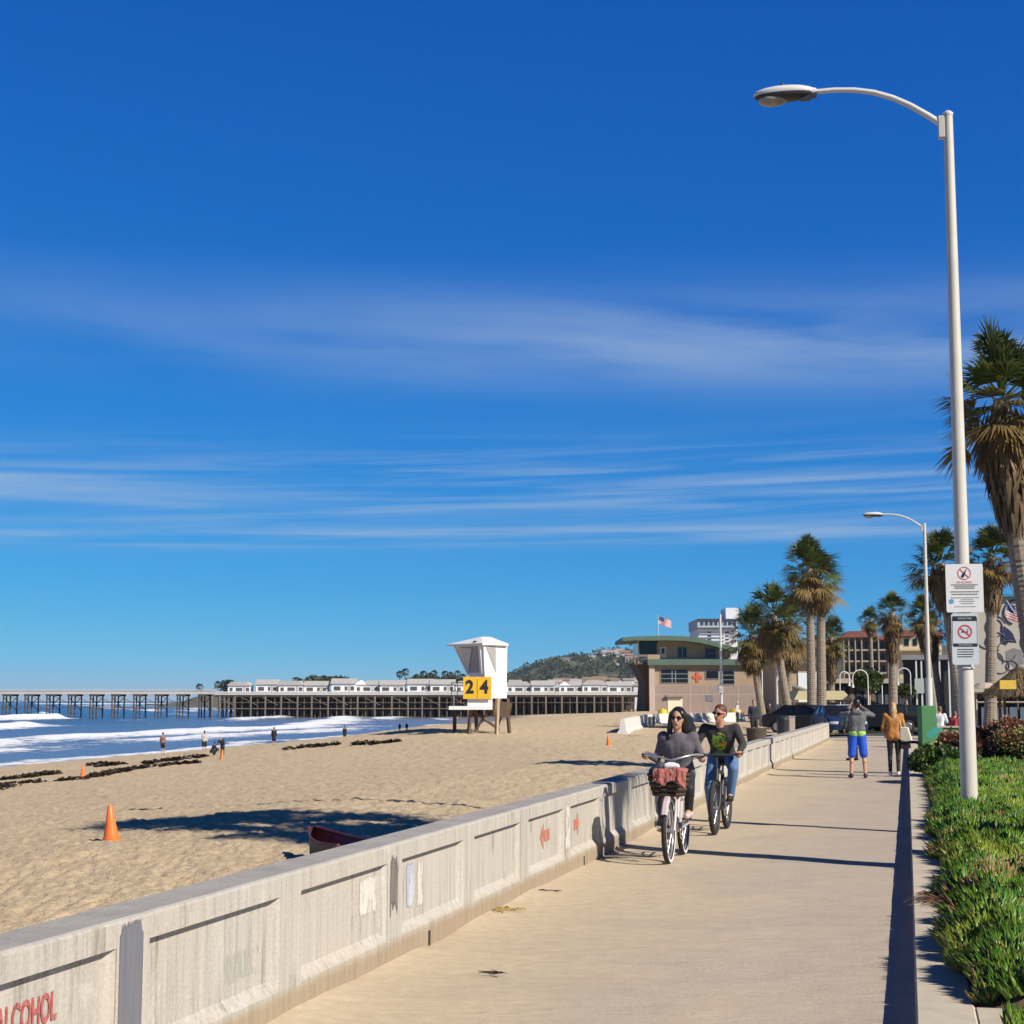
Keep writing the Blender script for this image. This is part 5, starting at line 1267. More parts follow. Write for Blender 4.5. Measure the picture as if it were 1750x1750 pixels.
# palms standing far behind the pier
M_fp = tintmat('far_palm_leaf', .8, .1, 1, 0, .1)
def farpalm():
    t = thing('distant_palm', 'x', 'palm tree', (0, 0, 0), 0, 'small palms on the far shore'); H = 12
    MB().tube([(0, 0, -3), (0, 0, H)], [.45, .35], 5).build('trunk', M_trunk, t)
    V, F, Cc = fans(np.random.default_rng(3), 26, -50, 80, 3.4, 0, lambda f, rg: np.array([.03, .045, .02]) * (.6 + .6 * rg.random()), nseg=6, width=.16, blade=.6)
    o = npmesh('crown', V, F, M_fp, t, attr=Cc); o.location = (0, 0, H); return t
fp = farpalm(); first = True
for px, top in ((340, 1172), (372, 1168), (395, 1166), (505, 1161), (512, 1163), (683, 1150), (692, 1146), (712, 1156), (723, 1150), (735, 1153), (742, 1149), (760, 1150), (770, 1152), (782, 1150), (791, 1155), (930, 1168), (1040, 1165)):
    D = 1210.0; p_ = Rv * ((px - 875) / 2818 * D) + Fv * D; hh = EYE + (1198 - top) * D / 2818
    o = fp if first else dup(fp, rz=random.uniform(0, 6)); first = False
    o.location = (p_.x, p_.y, hh - 13); o['label'] = 'tiny dark palm on the far shore above the pier'
def fartree(px, py, D, w_, h_, label):
    t = thing('distant_tree', label, 'tree', Rv * ((px - 875) / 2818 * D) + Fv * D, 0, 'dark trees on the far shore'); z = EYE + (1198 - py) * D / 2818
    MB().tube([(0, 0, 5), (0, 0, z)], .5, 5).build('trunk', M_trunk, t); v_, f_, c_ = leaf_cloud(rgh, 260, (0, 0, z), (w_, w_ * .6, h_), 3, cl3); npmesh('crown', v_, f_, M_htree, t, attr=c_)
fartree(388, 1173, 1200, 4, 3, 'dark round tree at the seaward end of the pier cottages'); fartree(545, 1163, 1200, 10, 2, 'flat dark tree above the middle pier cottages'); fartree(575, 1164, 1200, 9, 2, 'flat dark tree right of the other one above the pier roofs'); fartree(725, 1163, 1205, 13, 2.6, 'broad dark tree mass left of the lifeguard tower'); fartree(770, 1163, 1205, 9, 2.6, 'dark tree mass behind the lifeguard tower railing')

# ================================================================== THINGS ON THE BEACH
M_cone = mat('cone_orange', (.80, .17, .025), .45, .06, 8)
def cone():
    t = thing('traffic_cone', 'x', 'traffic cone', (0, 0, 0), 0, 'orange cones on the sand')
    MB().tube([(0, 0, -.03), (0, 0, .02), (0, 0, .025)], [.105, .105, .095], 20).build('cone_foot', M_cone, t, smooth=False)
    MB().tube([(0, 0, .02), (0, 0, .2), (0, 0, .40), (0, 0, .412)], [.095, .062, .028, .018], 20).build('cone_body', M_cone, t, smooth=True)
    return t
c0 = cone(); cs = [(190, 1434, 'large looking orange cone on the near sand, left of the palm shadow', (.04, -.05)), (141, 1328, 'small orange cone among the kelp at the left', (0, .05)), (379, 1298, 'orange cone beside the stooping person at the water edge', (.05, 0)), (1040, 1276, 'orange cone right of the lifeguard tower, below the barrier end', (-.06, 0))]
for i, (px, py, lab, tl) in enumerate(cs):
    p_ = T(px, py); o = c0 if i == 0 else dup(c0); o.location = p_; o['label'] = lab; o.rotation_euler = (tl[0], tl[1], i)
# kelp
M_kelp2 = tintmat('wet_kelp', .45, .3, 3, 0, .4)
def kelp(label, pts, wpx, seed, hgt_=.18):
    rg = np.random.default_rng(seed); Vv, Ff, Cv = [], [], []; P0 = T(*pts[0]); off = 0
    for i in range(len(pts) - 1):
        a_ = T(*pts[i]); b_ = T(*pts[i + 1]); nn = min(26, max(3, int((b_ - a_).length / (.35 if a_.y > 32 else .10))))
        for k in range(nn):
            p_ = a_.lerp(b_, k / nn); r = 1.6 * wpx * p_.dot(Fv) / 2818 * (.3 + 1.0 * rg.random() ** 2)
            ox, oy = rg.normal() * r * .9, rg.normal() * r * 2.6
            def kc(Pp, rg_, q_): return np.array([[.028, .018, .010]]) * (.5 + 1.3 * rg_.random((q_, 1)))
            ls = min(.25, .0036 * p_.dot(Fv)); v_, f_, c_ = leaf_cloud(rg, 60, (0, 0, 0), (r * 1.1, r * 3.2, min(hgt_ * .6, .0022 * p_.y)), ls, kc); v_[:, 2] *= .55; v_ = v_ + np.array([p_.x + ox - P0.x, p_.y + oy - P0.y, float(beach_z(p_.x + ox, p_.y + oy)) - P0.z + .03])
            Vv.append(v_); Ff.append(f_ + off); Cv.append(c_); off += len(v_)
    o = npmesh('kelp_heap', np.concatenate(Vv), np.concatenate(Ff), M_kelp2, attr=np.concatenate(Cv)); o.location = P0; tag(o, label, 'seaweed', 'heaps of kelp along the tide line')
kelp('kelp heap at the left picture edge, largest and nearest', [(-20, 1352), (25, 1344), (60, 1339)], 8, 1, .3)
kelp('long kelp streak just above the large left heap', [(12, 1334), (55, 1329), (102, 1322)], 5, 2, .25)
kelp('kelp around the foot of the small cone', [(108, 1337), (138, 1333)], 3.5, 3)
kelp('kelp right of the small cone', [(155, 1330), (185, 1325), (205, 1320)], 4, 4)
kelp('kelp patch above and right of the small cone, nearest the water', [(168, 1308), (190, 1310), (212, 1307)], 3.2, 5)
kelp('thin kelp line running right from the small cone', [(210, 1319), (245, 1314), (270, 1310)], 2.5, 6)
kelp('kelp clump in the middle of the tide line', [(255, 1306), (285, 1302), (318, 1299)], 3.4, 7)
kelp('kelp strand below the middle clump', [(285, 1311), (310, 1308), (345, 1305)], 2.2, 8)
kelp('kelp next to the crouching person', [(325, 1297), (350, 1295)], 3, 9)
kelp('thin kelp line right of the standing person in dark coat', [(500, 1281), (540, 1277), (580, 1275)], 1.6, 10)
kelp('dark kelp heap in the middle of the beach', [(605, 1275), (625, 1273), (648, 1274)], 2.8, 11, .35)
kelp('faint kelp line right of the dark heap', [(655, 1272), (690, 1268)], 1.3, 12)
# rowing skiff / bin behind the wall: dark hull with red rim
bowp = atZ(533, 1413, .30); stp = atZ(632, 1443, .30); dv = (stp - bowp).normalized()
sk = thing('skiff', 'dark low skiff with red inside lying behind the seawall in the palm shadow', 'boat', (bowp.x, bowp.y, 0), math.atan2(dv.y, dv.x))
M_bin = mat('hull_black', (.012, .011, .011), .6, .2, 6); M_rim = mat('hull_red', (.11, .02, .015), .6, .2, 8)
mb = MB(); V = []; F = []; n_ = 14; LB = 2.3; pts_ = []
for i in range(n_):
    f = i / (n_ - 1); w_ = .03 + .27 * math.sin(math.pi * min(f * .62, .5)) ** .9; pts_.append((f * LB, w_, .30 - .05 * math.sin(math.pi * f)))
    V += [(f * LB, -w_, pts_[-1][2]), (f * LB + .02, -w_ * .7, -.2), (f * LB + .02, w_ * .7, -.2), (f * LB, w_, pts_[-1][2])]
for i in range(n_ - 1):
    for j in range(3): F.append((i * 4 + j, i * 4 + j + 1, i * 4 + j + 5, i * 4 + j + 4))
F += [(0, 1, 2, 3), (4 * n_ - 4, 4 * n_ - 3, 4 * n_ - 2, 4 * n_ - 1)]; mb.add(V, F).build('hull', M_bin, sk)
mb = MB(); V = []; F = []
for x, w_, z in pts_: V += [(x, -w_ * .96, z - .02), (x, -w_ * .6, z - .16), (x, w_ * .6, z - .16), (x, w_ * .96, z - .02)]
for i in range(n_ - 1):
    for j in range(3): F.append((i * 4 + j, i * 4 + j + 1, i * 4 + j + 5, i * 4 + j + 4))
mb.add(V, F).build('inner_hull', M_rim, sk)
for s in (-1, 1): MB().tube([(x, s * w_, z) for x, w_, z in pts_], .016, 6).build('gunwale', M_rim, sk)
# concrete barriers near the station
M_bar = mat('barrier_white', (.58, .56, .52), .85, .12, 1.5); M_barg = mat('barrier_dark_banner', (.09, .10, .11), .7, .4, 3, c2=(.3, .3, .3)); M_cyan = mat('barrier_blue_wash', (.35, .48, .52), .8, .2, 3)
def barrier(label, a_, b_2, h_, mt=None):
    a_ = Vector(a_); b_2 = Vector(b_2); d_ = b_2 - a_; L_ = d_.length; t = thing('concrete_barrier', label, 'barrier', a_, math.atan2(d_.y, d_.x), 'white concrete barriers by the lifeguard station')
    MB().prism([(-.3, 0), (.3, 0), (.3, .08), (.16, .28), (.09, h_), (-.09, h_), (-.16, .28), (-.3, .08)], 0, L_, 'x').build('body', mt or M_bar, t); return t
def g0(px, py): return atZ(px, py, 0.0)
bpts = [(1064, 1257), (1082, 1250), (1104, 1243), (1128, 1240), (1158, 1239), (1195, 1238), (1232, 1237), (1270, 1236)]
bl_ = ['leftmost white concrete barrier, its sloped end facing the tower', 'second barrier from the left, washed with pale blue', 'third barrier from the left below the station corner', 'barrier left of the woman cyclist head', 'barrier hidden partly by the woman cyclist', 'barrier between the two cyclists heads', 'barrier right of the man cyclist head', 'last barrier toward the walking people']
for i in range(len(bpts) - 1): barrier(bl_[i], g0(*bpts[i]), g0(*bpts[i + 1]), .8)
dB = (g0(1128, 1242) - g0(1106, 1244)); 
bb = thing('banner', 'dark printed banner on the barrier left of the woman cyclist', 'banner', g0(1108, 1246), math.atan2(dB.y, dB.x)); MB().box(0, 2.2, -.02, 0, .12, .72).build('cloth', M_barg, bb)
M_yb = mat('yellow_plastic', (.70, .52, .03), .5, .05, 3)
for px, py, lab, w_ in ((1132, 1226, 'small yellow drum by the pale station door', 1.0), (1256, 1226, 'yellow bollard block right of the man cyclist head', 1.3)):
    c_ = atD(px, 1198, 140); t = thing('yellow_drum', lab, 'drum', (c_.x, c_.y, 0), 0); zt3 = EYE + (1198 - (py - 13)) * 140 / 2818
    MB().tube([(0, 0, 0), (0, 0, zt3)], [w_ * .42, w_ * .38], 12).build('body', M_yb, t); MB().tube([(0, 0, zt3), (0, 0, zt3 + .08)], [w_ * .2, w_ * .15], 10).build('lid', M_yb, t)
c_ = atD(1292, 1198, 66); t = thing('planter', 'round dark brown planter behind the seawall right of the man cyclist', 'planter', (c_.x, c_.y, 0), 0)
M_plt = mat('planter_brown', (.07, .05, .035), .8, .3, 5); MB().tube([(0, 0, 0), (0, 0, .55), (0, 0, .58)], [.36, .42, .38], 18).build('pot', M_plt, t); MB().tube([(0, 0, .55), (0, 0, .585)], [.37, .36], 16).build('soil', M_soil, t)
c_ = atD(1352, 1198, 72); t = thing('bollard', 'pale square bollard above the seawall left of the close palm pair', 'bollard', (c_.x, c_.y, 0), YAW); MB().box(-.13, .13, -.13, .13, 0, .95).build('shaft', M_post, t, bevel=.02); MB().box(-.15, .15, -.15, .15, .952, 1.0).build('cap', M_post, t)
c_ = atD(1341, 1198, 74); t = thing('litter_bin', 'dark litter bin at the foot of the leaning palm', 'litter bin', (c_.x, c_.y, 0), 0); MB().tube([(0, 0, 0), (0, 0, .8)], [.36, .38], 14).build('body', M_dark, t); MB().tube([(0, 0, .8), (0, 0, .93), (0, 0, 1.0)], [.4, .34, .1], 14).build('lid', M_dark, t)

# ================================================================== VEHICLES
M_tyre = mat('tyre', (.02, .02, .02), .8, .2, 9); M_rimm = mat('wheel_rim', (.35, .35, .36), .3, .1, 5, metal=.6); M_cg = mat('car_glass', (.012, .013, .015), .15, .2, 2, spec=.35)
M_hl = mat('headlight_glass', (.65, .62, .58), .15, .1, 5, spec=.8); M_tl = mat('tail_light', (.35, .02, .02), .3, .1, 5); M_plate = mat('plate', (.6, .6, .58), .5, .1, 5)
def car(label, loc, rz, paint, kind='sedan', group='vehicles parked at the street end'):
    """front towards +x"""
    t = thing('parked_car' if kind != 'truck' else 'pickup_truck', label, 'car' if kind != 'truck' else 'truck', loc, rz, group); W = .92
    mp = mat('paint_%s' % paint[0], paint[1], .3, .05, 2, spec=.35)
    hi = 1.0 if kind == 'sedan' else 1.18; rf = 1.43 if kind == 'sedan' else 1.80
    prof = [(-2.3, .32), (-2.35, .62), (-2.28, hi - .06), (-1.5, hi), (1.0, hi - .02), (1.9, hi - .14), (2.25, hi - .30), (2.32, .55), (2.25, .30)]
    for cx in (1.42, -1.42): pass
    full = prof + [(1.82, .28), (1.78, .5), (1.42, .70), (1.06, .5), (1.02, .28), (-1.02, .28), (-1.06, .5), (-1.42, .70), (-1.78, .5), (-1.82, .28)]
    mb = MB().prism(full, -W, W, 'y'); mb.build('body', mp, t, bevel=.05)
    if kind == 'truck': g_ = [(-.6, 1.1), (-.45, .95), (.55, .98), (1.15, 1.1)]; x0, x1, x2, x3 = -.75, -.6, .55, 1.2
    elif kind == 'suv': x0, x1, x2, x3 = -2.2, -2.0, .55, 1.15
    else: x0, x1, x2, x3 = -1.75, -1.05, .35, 1.1
    z0 = hi - .02; mb = MB(); V = []
    for z, xa, xb, w_ in ((z0, x0, x3, W - .04), (rf - .05, x1, x2, W - .17)): V += [(xa, -w_, z), (xb, -w_, z), (xb, w_, z), (xa, w_, z)]
    mb.add(V, [(0, 3, 2, 1), (4, 5, 6, 7), (0, 1, 5, 4), (1, 2, 6, 5), (2, 3, 7, 6), (3, 0, 4, 7)]); mb.build('windows', M_cg, t)
    MB().box(x1 - .02, x2 + .02, -(W - .17), W - .17, rf - .048, rf).build('roof', mp, t, bevel=.02)
    for s_ in (-1, 1):
        for a_, b_2 in ((x0, x1), (x3, x2), ((x0 + x3) / 2, (x1 + x2) / 2)): MB().tube([(a_, s_ * (W - .035), z0), (b_2, s_ * (W - .165), rf - .03)], .035, 5).build('pillar', mp, t)
    for cx in (1.42, -1.42):
        for s_ in (-1, 1):
            w0 = MB().tube([(cx, s_ * (W - .2), .34), (cx, s_ * (W - .18), .34), (cx, s_ * (W + .0), .34), (cx, s_ * (W + .02), .34)], [.31, .34, .34, .31], 18).build('wheel', M_tyre, t)
            MB().tube([(cx, s_ * (W + .021), .34), (cx, s_ * (W + .035), .34)], [.21, .19], 14).build('rim', M_rimm, w0)
    for s_ in (-1, 1):
        MB().cbox((2.24, s_ * .66, hi - .38), (.12, .42, .15)).build('headlight', M_hl, t, bevel=.02); MB().cbox((-2.32, s_ * .72, hi - .25), (.06, .26, .18)).build('tail_light', M_tl, t)
        MB().cbox((.95, s_ * (W + .1), hi + .06), (.12, .2, .13)).build('mirror', mp, t, bevel=.02)
    MB().cbox((2.30, 0, hi - .42), (.06, .75, .16)).build('grille', M_dark, t); MB().cbox((2.345, 0, .48), (.02, .36, .12)).build('number_plate', M_plate, t)
    return t
def carat(label, px, D, ang, paint, kind): c_ = atD(px, 1198, D); return car(label, (c_.x, c_.y, .015), YAW + math.radians(ang), paint, kind)
carat('dark blue car with its front toward the walk, left of the man in shorts', 1432, 78.5, -90, ('deep_blue', (.015, .035, .09)), 'sedan')
carat('black car parked behind the close palm pair', 1384, 84, -40, ('black', (.008, .009, .012)), 'sedan')
carat('dark car parked between the two walking people', 1500, 86, -8, ('black', (.008, .009, .012)), 'sedan')
carat('dark vehicle right of the woman with the tan jacket', 1550, 90, 5, ('dark_grey', (.02, .022, .028)), 'sedan')
carat('white roofed car parked behind the dark blue one', 1452, 93, 10, ('silver', (.45, .45, .47)), 'sedan')
carat('blue grey car far down the street', 1528, 108, 0, ('blue_grey', (.06, .08, .12)), 'sedan')
# ================================================================== PEOPLE
def remesh(mb, name, mt, parent, vox=.01, it=4):
    me = bpy.data.meshes.new('tmp'); me.from_pydata(mb.v, [], mb.f); me.update()
    import bmesh
    bm = bmesh.new(); bm.from_mesh(me); bmesh.ops.recalc_face_normals(bm, faces=bm.faces); bm.to_mesh(me); bm.free()
    o = bpy.data.objects.new('tmp', me); C.objects.link(o)
    r = o.modifiers.new('r', 'REMESH'); r.mode = 'VOXEL'; r.voxel_size = vox
    s = o.modifiers.new('s', 'SMOOTH'); s.iterations = it; s.factor = .5
    dg = bpy.context.evaluated_depsgraph_get(); m2 = bpy.data.meshes.new_from_object(o.evaluated_get(dg))
    bpy.data.objects.remove(o); bpy.data.meshes.remove(me)
    m2.materials.clear(); m2.materials.append(mt); m2.name = name; m2.shade_smooth()
    r_ = bpy.data.objects.new(name, m2); C.objects.link(r_); r_.parent = parent; return r_
VV3 = Vector
def hand(mb, wr, d, nrm, side, curl=.9, r=.0095):
    """palm along d, palm faces nrm, side = direction of the thumb"""
    d = d.normalized(); nrm = (nrm - d * nrm.dot(d)).normalized(); side = d.cross(nrm) * (1 if d.cross(nrm).dot(side) > 0 else -1)
    for k in (-1, 0, 1): mb.rc(wr + side * k * .016, wr + d * .075 + side * k * .022, .016, .014)
    for k, ln in enumerate((.068, .076, .072, .056)):
        b0 = wr + d * .085 + side * (.033 - .021 * k); a1 = curl; a2 = curl * 2.0; a3 = curl * 2.7
        q1 = b0 + (d * math.cos(a1) + nrm * math.sin(a1)) * ln * .45; q2 = q1 + (d * math.cos(a2) + nrm * math.sin(a2)) * ln * .33; q3 = q2 + (d * math.cos(a3) + nrm * math.sin(a3)) * ln * .25
        mb.rc(b0, q1, r, r * .92); mb.rc(q1, q2, r * .92, r * .85); mb.rc(q2, q3, r * .85, r * .75)
    t0_ = wr + d * .025 + side * .026; t1_ = t0_ + (d * .6 + side * .7 + nrm * .25).normalized() * .035; t2_ = t1_ + (d * .8 + side * .1 + nrm * .6).normalized() * .030
    mb.rc(t0_, t1_, .013, .011); mb.rc(t1_, t2_, .011, .009)
def std():
    J = dict(pelvis=(0, 0, .96), chest=(0, 0, 1.30), neck=(0, .01, 1.45), head=(0, -.01, 1.605), face=(0, -1, 0))
    for s, k in ((1, 'L'), (-1, 'R')):
        J.update({'sh' + k: (s * .175, .01, 1.40), 'el' + k: (s * .225, .03, 1.12), 'wr' + k: (s * .225, -.06, .90), 'hp' + k: (s * .085, 0, .93), 'kn' + k: (s * .095, -.02, .50), 'an' + k: (s * .10, .02, .085), 'toe' + k: (s * .12, -.15, .035), 'hd' + k: (0, -.2, -1)})
    return J
_skin = {}
def skinm(c): return mat('skin_%02d' % int(c[0] * 100), c, .5, .07, 14, spec=.4)
def person(label, loc, rz, J, top, bottom, shoes, hair, skin=(.50, .28, .18), vox=.02, group=None, sleeves=1.0, legs=1.0, fem=False, hairlen=0, sc=1.0, bulk=1.0, glasses=False, curl=.5, hood=False, build_hair=None, hgrip=None, cat='person', topname='shirt', botname='trousers', long_coat=0.0):
    J = {k: VV3(v) for k, v in J.items()}
    t = thing('person', label, cat, loc, rz, group); t.scale = (sc,) * 3
    f = J['face'].normalized(); up = (J['head'] - J['neck']).normalized(); rt = f.cross(up).normalized(); up = rt.cross(f).normalized()
    side = (J['shL'] - J['shR']).normalized(); sp_ = (J['chest'] - J['pelvis']).normalized(); wm_ = .92 if fem else 1.0
    Rm = Matrix((rt, -f, up)).transposed()          # head axes: x right of it, y back, z up
    def torso(mb, e, lowext=0.0, cloth=False):
        for s in (-1, 1):
            mb.rc(J['pelvis'] + side * s * .062 - sp_ * lowext, J['pelvis'].lerp(J['chest'], .45) + side * s * .045, (.100 + e) * bulk, (.088 + e) * bulk * wm_)
            mb.rc(J['pelvis'].lerp(J['chest'], .45) + side * s * .045, J['chest'] + side * s * .070, (.088 + e) * bulk * wm_, (.102 + e) * bulk * wm_)
            mb.rc(J['chest'] + side * s * .05, J['sh' + ('L' if s > 0 else 'R')], (.095 + e) * bulk * wm_, (.052 + e))
        Rt = Matrix((side, -(sp_.cross(side)) * -1, sp_)).transposed()
        mb.ell(J['pelvis'].lerp(J['chest'], .86), ((.150 + e) * bulk * wm_, (.100 + e) * bulk * wm_, .19 + e), 16, 10, Rt)
        mb.rc(J['chest'] + sp_ * .03, J['neck'] - up * (.065 if cloth else .02), .09 + e, (.066 if cloth else .055 + e * .3))
        if cloth: mb.ell(J['pelvis'] + sp_ * .04, ((.130 + e) * bulk, (.098 + e) * bulk, .12), 14, 8, Rt)
        if fem:
            fw = (J['chest'] - J['pelvis']).cross(side).normalized(); fw = fw if fw.dot(f) > 0 else -fw
            for s in (-1, 1): mb.ell(J['chest'] + side * s * .06 + fw * .062 - sp_ * .06, (.046 + e * .5,) * 3)
    def arm(mb, k, e, frac=1.0):
        a, b_, c_ = J['sh' + k], J['el' + k], J['wr' + k]; w_ = .88 if fem else 1.0
        mb.rc(a, b_, .050 * w_ + e, .038 * w_ + e)
        mb.rc(b_, b_.lerp(c_, max(.05, min(1, frac * 2 - 1))), .038 * w_ + e, (.038 - .012 * (frac * 2 - 1)) * w_ + e)
    def leg(mb, k, e, frac=1.0):
        a, b_, c_ = J['hp' + k], J['kn' + k], J['an' + k]; w_ = .95 if fem else 1.0
        if frac <= .5: mb.rc(a, a.lerp(b_, frac * 2), .088 * w_ + e, .068 * w_ + e * 1.6); return
        mb.rc(a, b_, .088 * w_ + e, .054 * w_ + e); mb.rc(b_, b_.lerp(c_, frac * 2 - 1), .054 * w_ + e, (.040 if frac > .9 else .05) * w_ + e)
        if frac > .9: mb.ell(b_.lerp(c_, .3) + (VV3((0, .02, 0))), (.052 * w_ + e,) * 3)
    mb = MB(); torso(mb, -.004)
    for k in 'LR':
        arm(mb, k, -.004); leg(mb, k, -.004)
        mb.rc(J['an' + k], J['toe' + k], .035, .028)
        d = J['wr' + k] - J['el' + k]; hdv = J['hd' + k].normalized() if J['hd' + k].length else d
        s_ = 1 if k == 'L' else -1
        nr = VV3(hgrip) if hgrip else (-side * s_); th = VV3((-s_, 0, 0)) if hgrip else f
        hand(mb, J['wr' + k], hdv, nr, th, curl, .0095 if vox < .012 else .012)
    mb.rc(J['neck'] - up * .05, J['head'] - up * .05, .055 if not fem else .047, .052 if not fem else .045)
    hd = J['head']; mb.ell(hd + up * .018, (.074, .093, .100), 18, 12, Rm); mb.ell(hd - up * .055 + f * .028, (.052, .056, .058), 14, 10, Rm); mb.ell(hd - up * .01 + f * .03, (.062, .062, .075), 14, 10, Rm)
    mb.rc(hd + up * .015 + f * .088, hd - up * .022 + f * .108, .011, .015); mb.rc(hd - up * .052 + f * .083 - rt * .018, hd - up * .052 + f * .083 + rt * .018, .010, .010)
    mb.ell(hd - up * .095 + f * .062, (.022, .02, .02))
    for s in (-1, 1): mb.ell(hd + rt * s * .076 - up * .005 + f * .0, (.012, .020, .031), 8, 6, Rm)
    body = remesh(mb, 'body', skinm(skin), t, vox, 3 if vox < .012 else 2)
    # clothes
    mb = MB(); torso(mb, .018 if fem else .014, .03 if not long_coat else long_coat, True)
    for k in 'LR': arm(mb, k, .014 if not fem else .012, sleeves)
    if hood: mb.rc(J['neck'] - f * .07 - side * .06 - up * .02, J['neck'] - f * .07 + side * .06 - up * .02, .065, .065)
    remesh(mb, topname, top, t, vox * 1.05, 16 if vox < .015 else 4)
    mb = MB(); 
    for s in (-1, 1): mb.rc(J['pelvis'] + side * s * .06, J['pelvis'] + side * s * .06 + sp_ * .06, .108 * bulk, .100 * bulk)
    for k in 'LR': leg(mb, k, .006 if fem else .016, legs)
    remesh(mb, botname, bottom, t, vox * 1.05, 8 if vox < .015 else 3)
    for k in 'LR':
        mb = MB(); a, b_ = J['an' + k], J['toe' + k]; dn = VV3((0, 0, 1)); bk = (a - b_); bk.z = 0; bk = bk.normalized() if bk.length > 1e-4 else VV3((0, 1, 0))
        mb.rc(a + bk * .03 + (b_ - a) * .35 * 0 - dn * .035, b_ + dn * .005, .042, .036); mb.rc(a, a - dn * .03, .044, .046); remesh(mb, 'shoe', shoes, t, vox, 2)
    if hair is not None:
        mb = MB(); mb.ell(hd + up * .042 - f * .014, (.082, .096, .088), 18, 12, Rm); mb.ell(hd + up * .0 - f * .045, (.079, .066, .085), 14, 10, Rm)
        mb2 = MB()
        # keep the hair off the face: drop what lies in front of and below the hairline
        if build_hair: build_hair(mb, hd, f, up, rt)
        else:
            for q_ in range(hairlen):
                mb.rc(hd - f * .055 - up * (.03 + .065 * q_) + rt * .015 * (q_ % 2), hd - f * .07 - up * (.09 + .07 * q_) - rt * .012, .082, .078 - .004 * q_)
        remesh(mb, 'hair', hair, t, max(vox, .012), 2)
    # face details
    if glasses:
        mg = MB()
        for s in (-1, 1): mg.ell(hd + up * .012 + f * .088 + rt * s * .034, (.030, .012, .021), 14, 8, Rm); mg.tube([hd + up * .018 + f * .085 + rt * s * .060, hd + up * .012 + f * .0 + rt * s * .080], .0045, 6)
        mg.tube([hd + up * .018 + f * .098 - rt * .02, hd + up * .018 + f * .098 + rt * .02], .005, 6); mg.build('sunglasses', M_cg, t, smooth=True)
    elif vox < .015:
        mg = MB()
        for s in (-1, 1): mg.ell(hd + up * .010 + f * .080 + rt * s * .031, (.013, .008, .007), 8, 6, Rm)
        mg.build('eyes', M_black, t)
    if vox < .015:
        mg = MB().rc(hd - up * .052 + f * .0905 - rt * .021, hd - up * .052 + f * .0905 + rt * .021, .0055, .0055, 8)
        mg.build('mouth', mat('lips', (.38, .10, .08), .5, .05, 9) if not fem else mat('lips_rose', (.40, .12, .11), .5, .05, 9), t)
    return t
M_hblk = mat('hair_black', (.012, .010, .009), .38, .3, 60, .003, stretch=(1, 1, .15), spec=.6); M_hgin = mat('hair_ginger', (.10, .036, .016), .6, .25, 60, .002); M_hbrn = mat('hair_brown', (.12, .06, .03), .5, .3, 50, .003, stretch=(1, 1, .2))
M_hbld = mat('hair_blonde', (.42, .26, .11), .5, .3, 50, .003, stretch=(1, 1, .2))
M_greysw = mat('grey_knit', (.105, .095, .108), .9, .12, 30, .022, bscale=8); M_charc = mat('charcoal_cotton', (.032, .030, .031), .9, .15, 18, .024, bscale=8); M_blkt = mat('black_leggings', (.012, .012, .014), .7, .2, 12, .004, bscale=14)
M_jean = mat('blue_denim', (.085, .16, .31), .85, .18, 12, .02, bscale=9); M_shoeb = mat('black_shoe', (.015, .015, .017), .6, .2, 12); M_shoep = mat('pale_pink_shoe', (.50, .38, .36), .6, .1, 12)
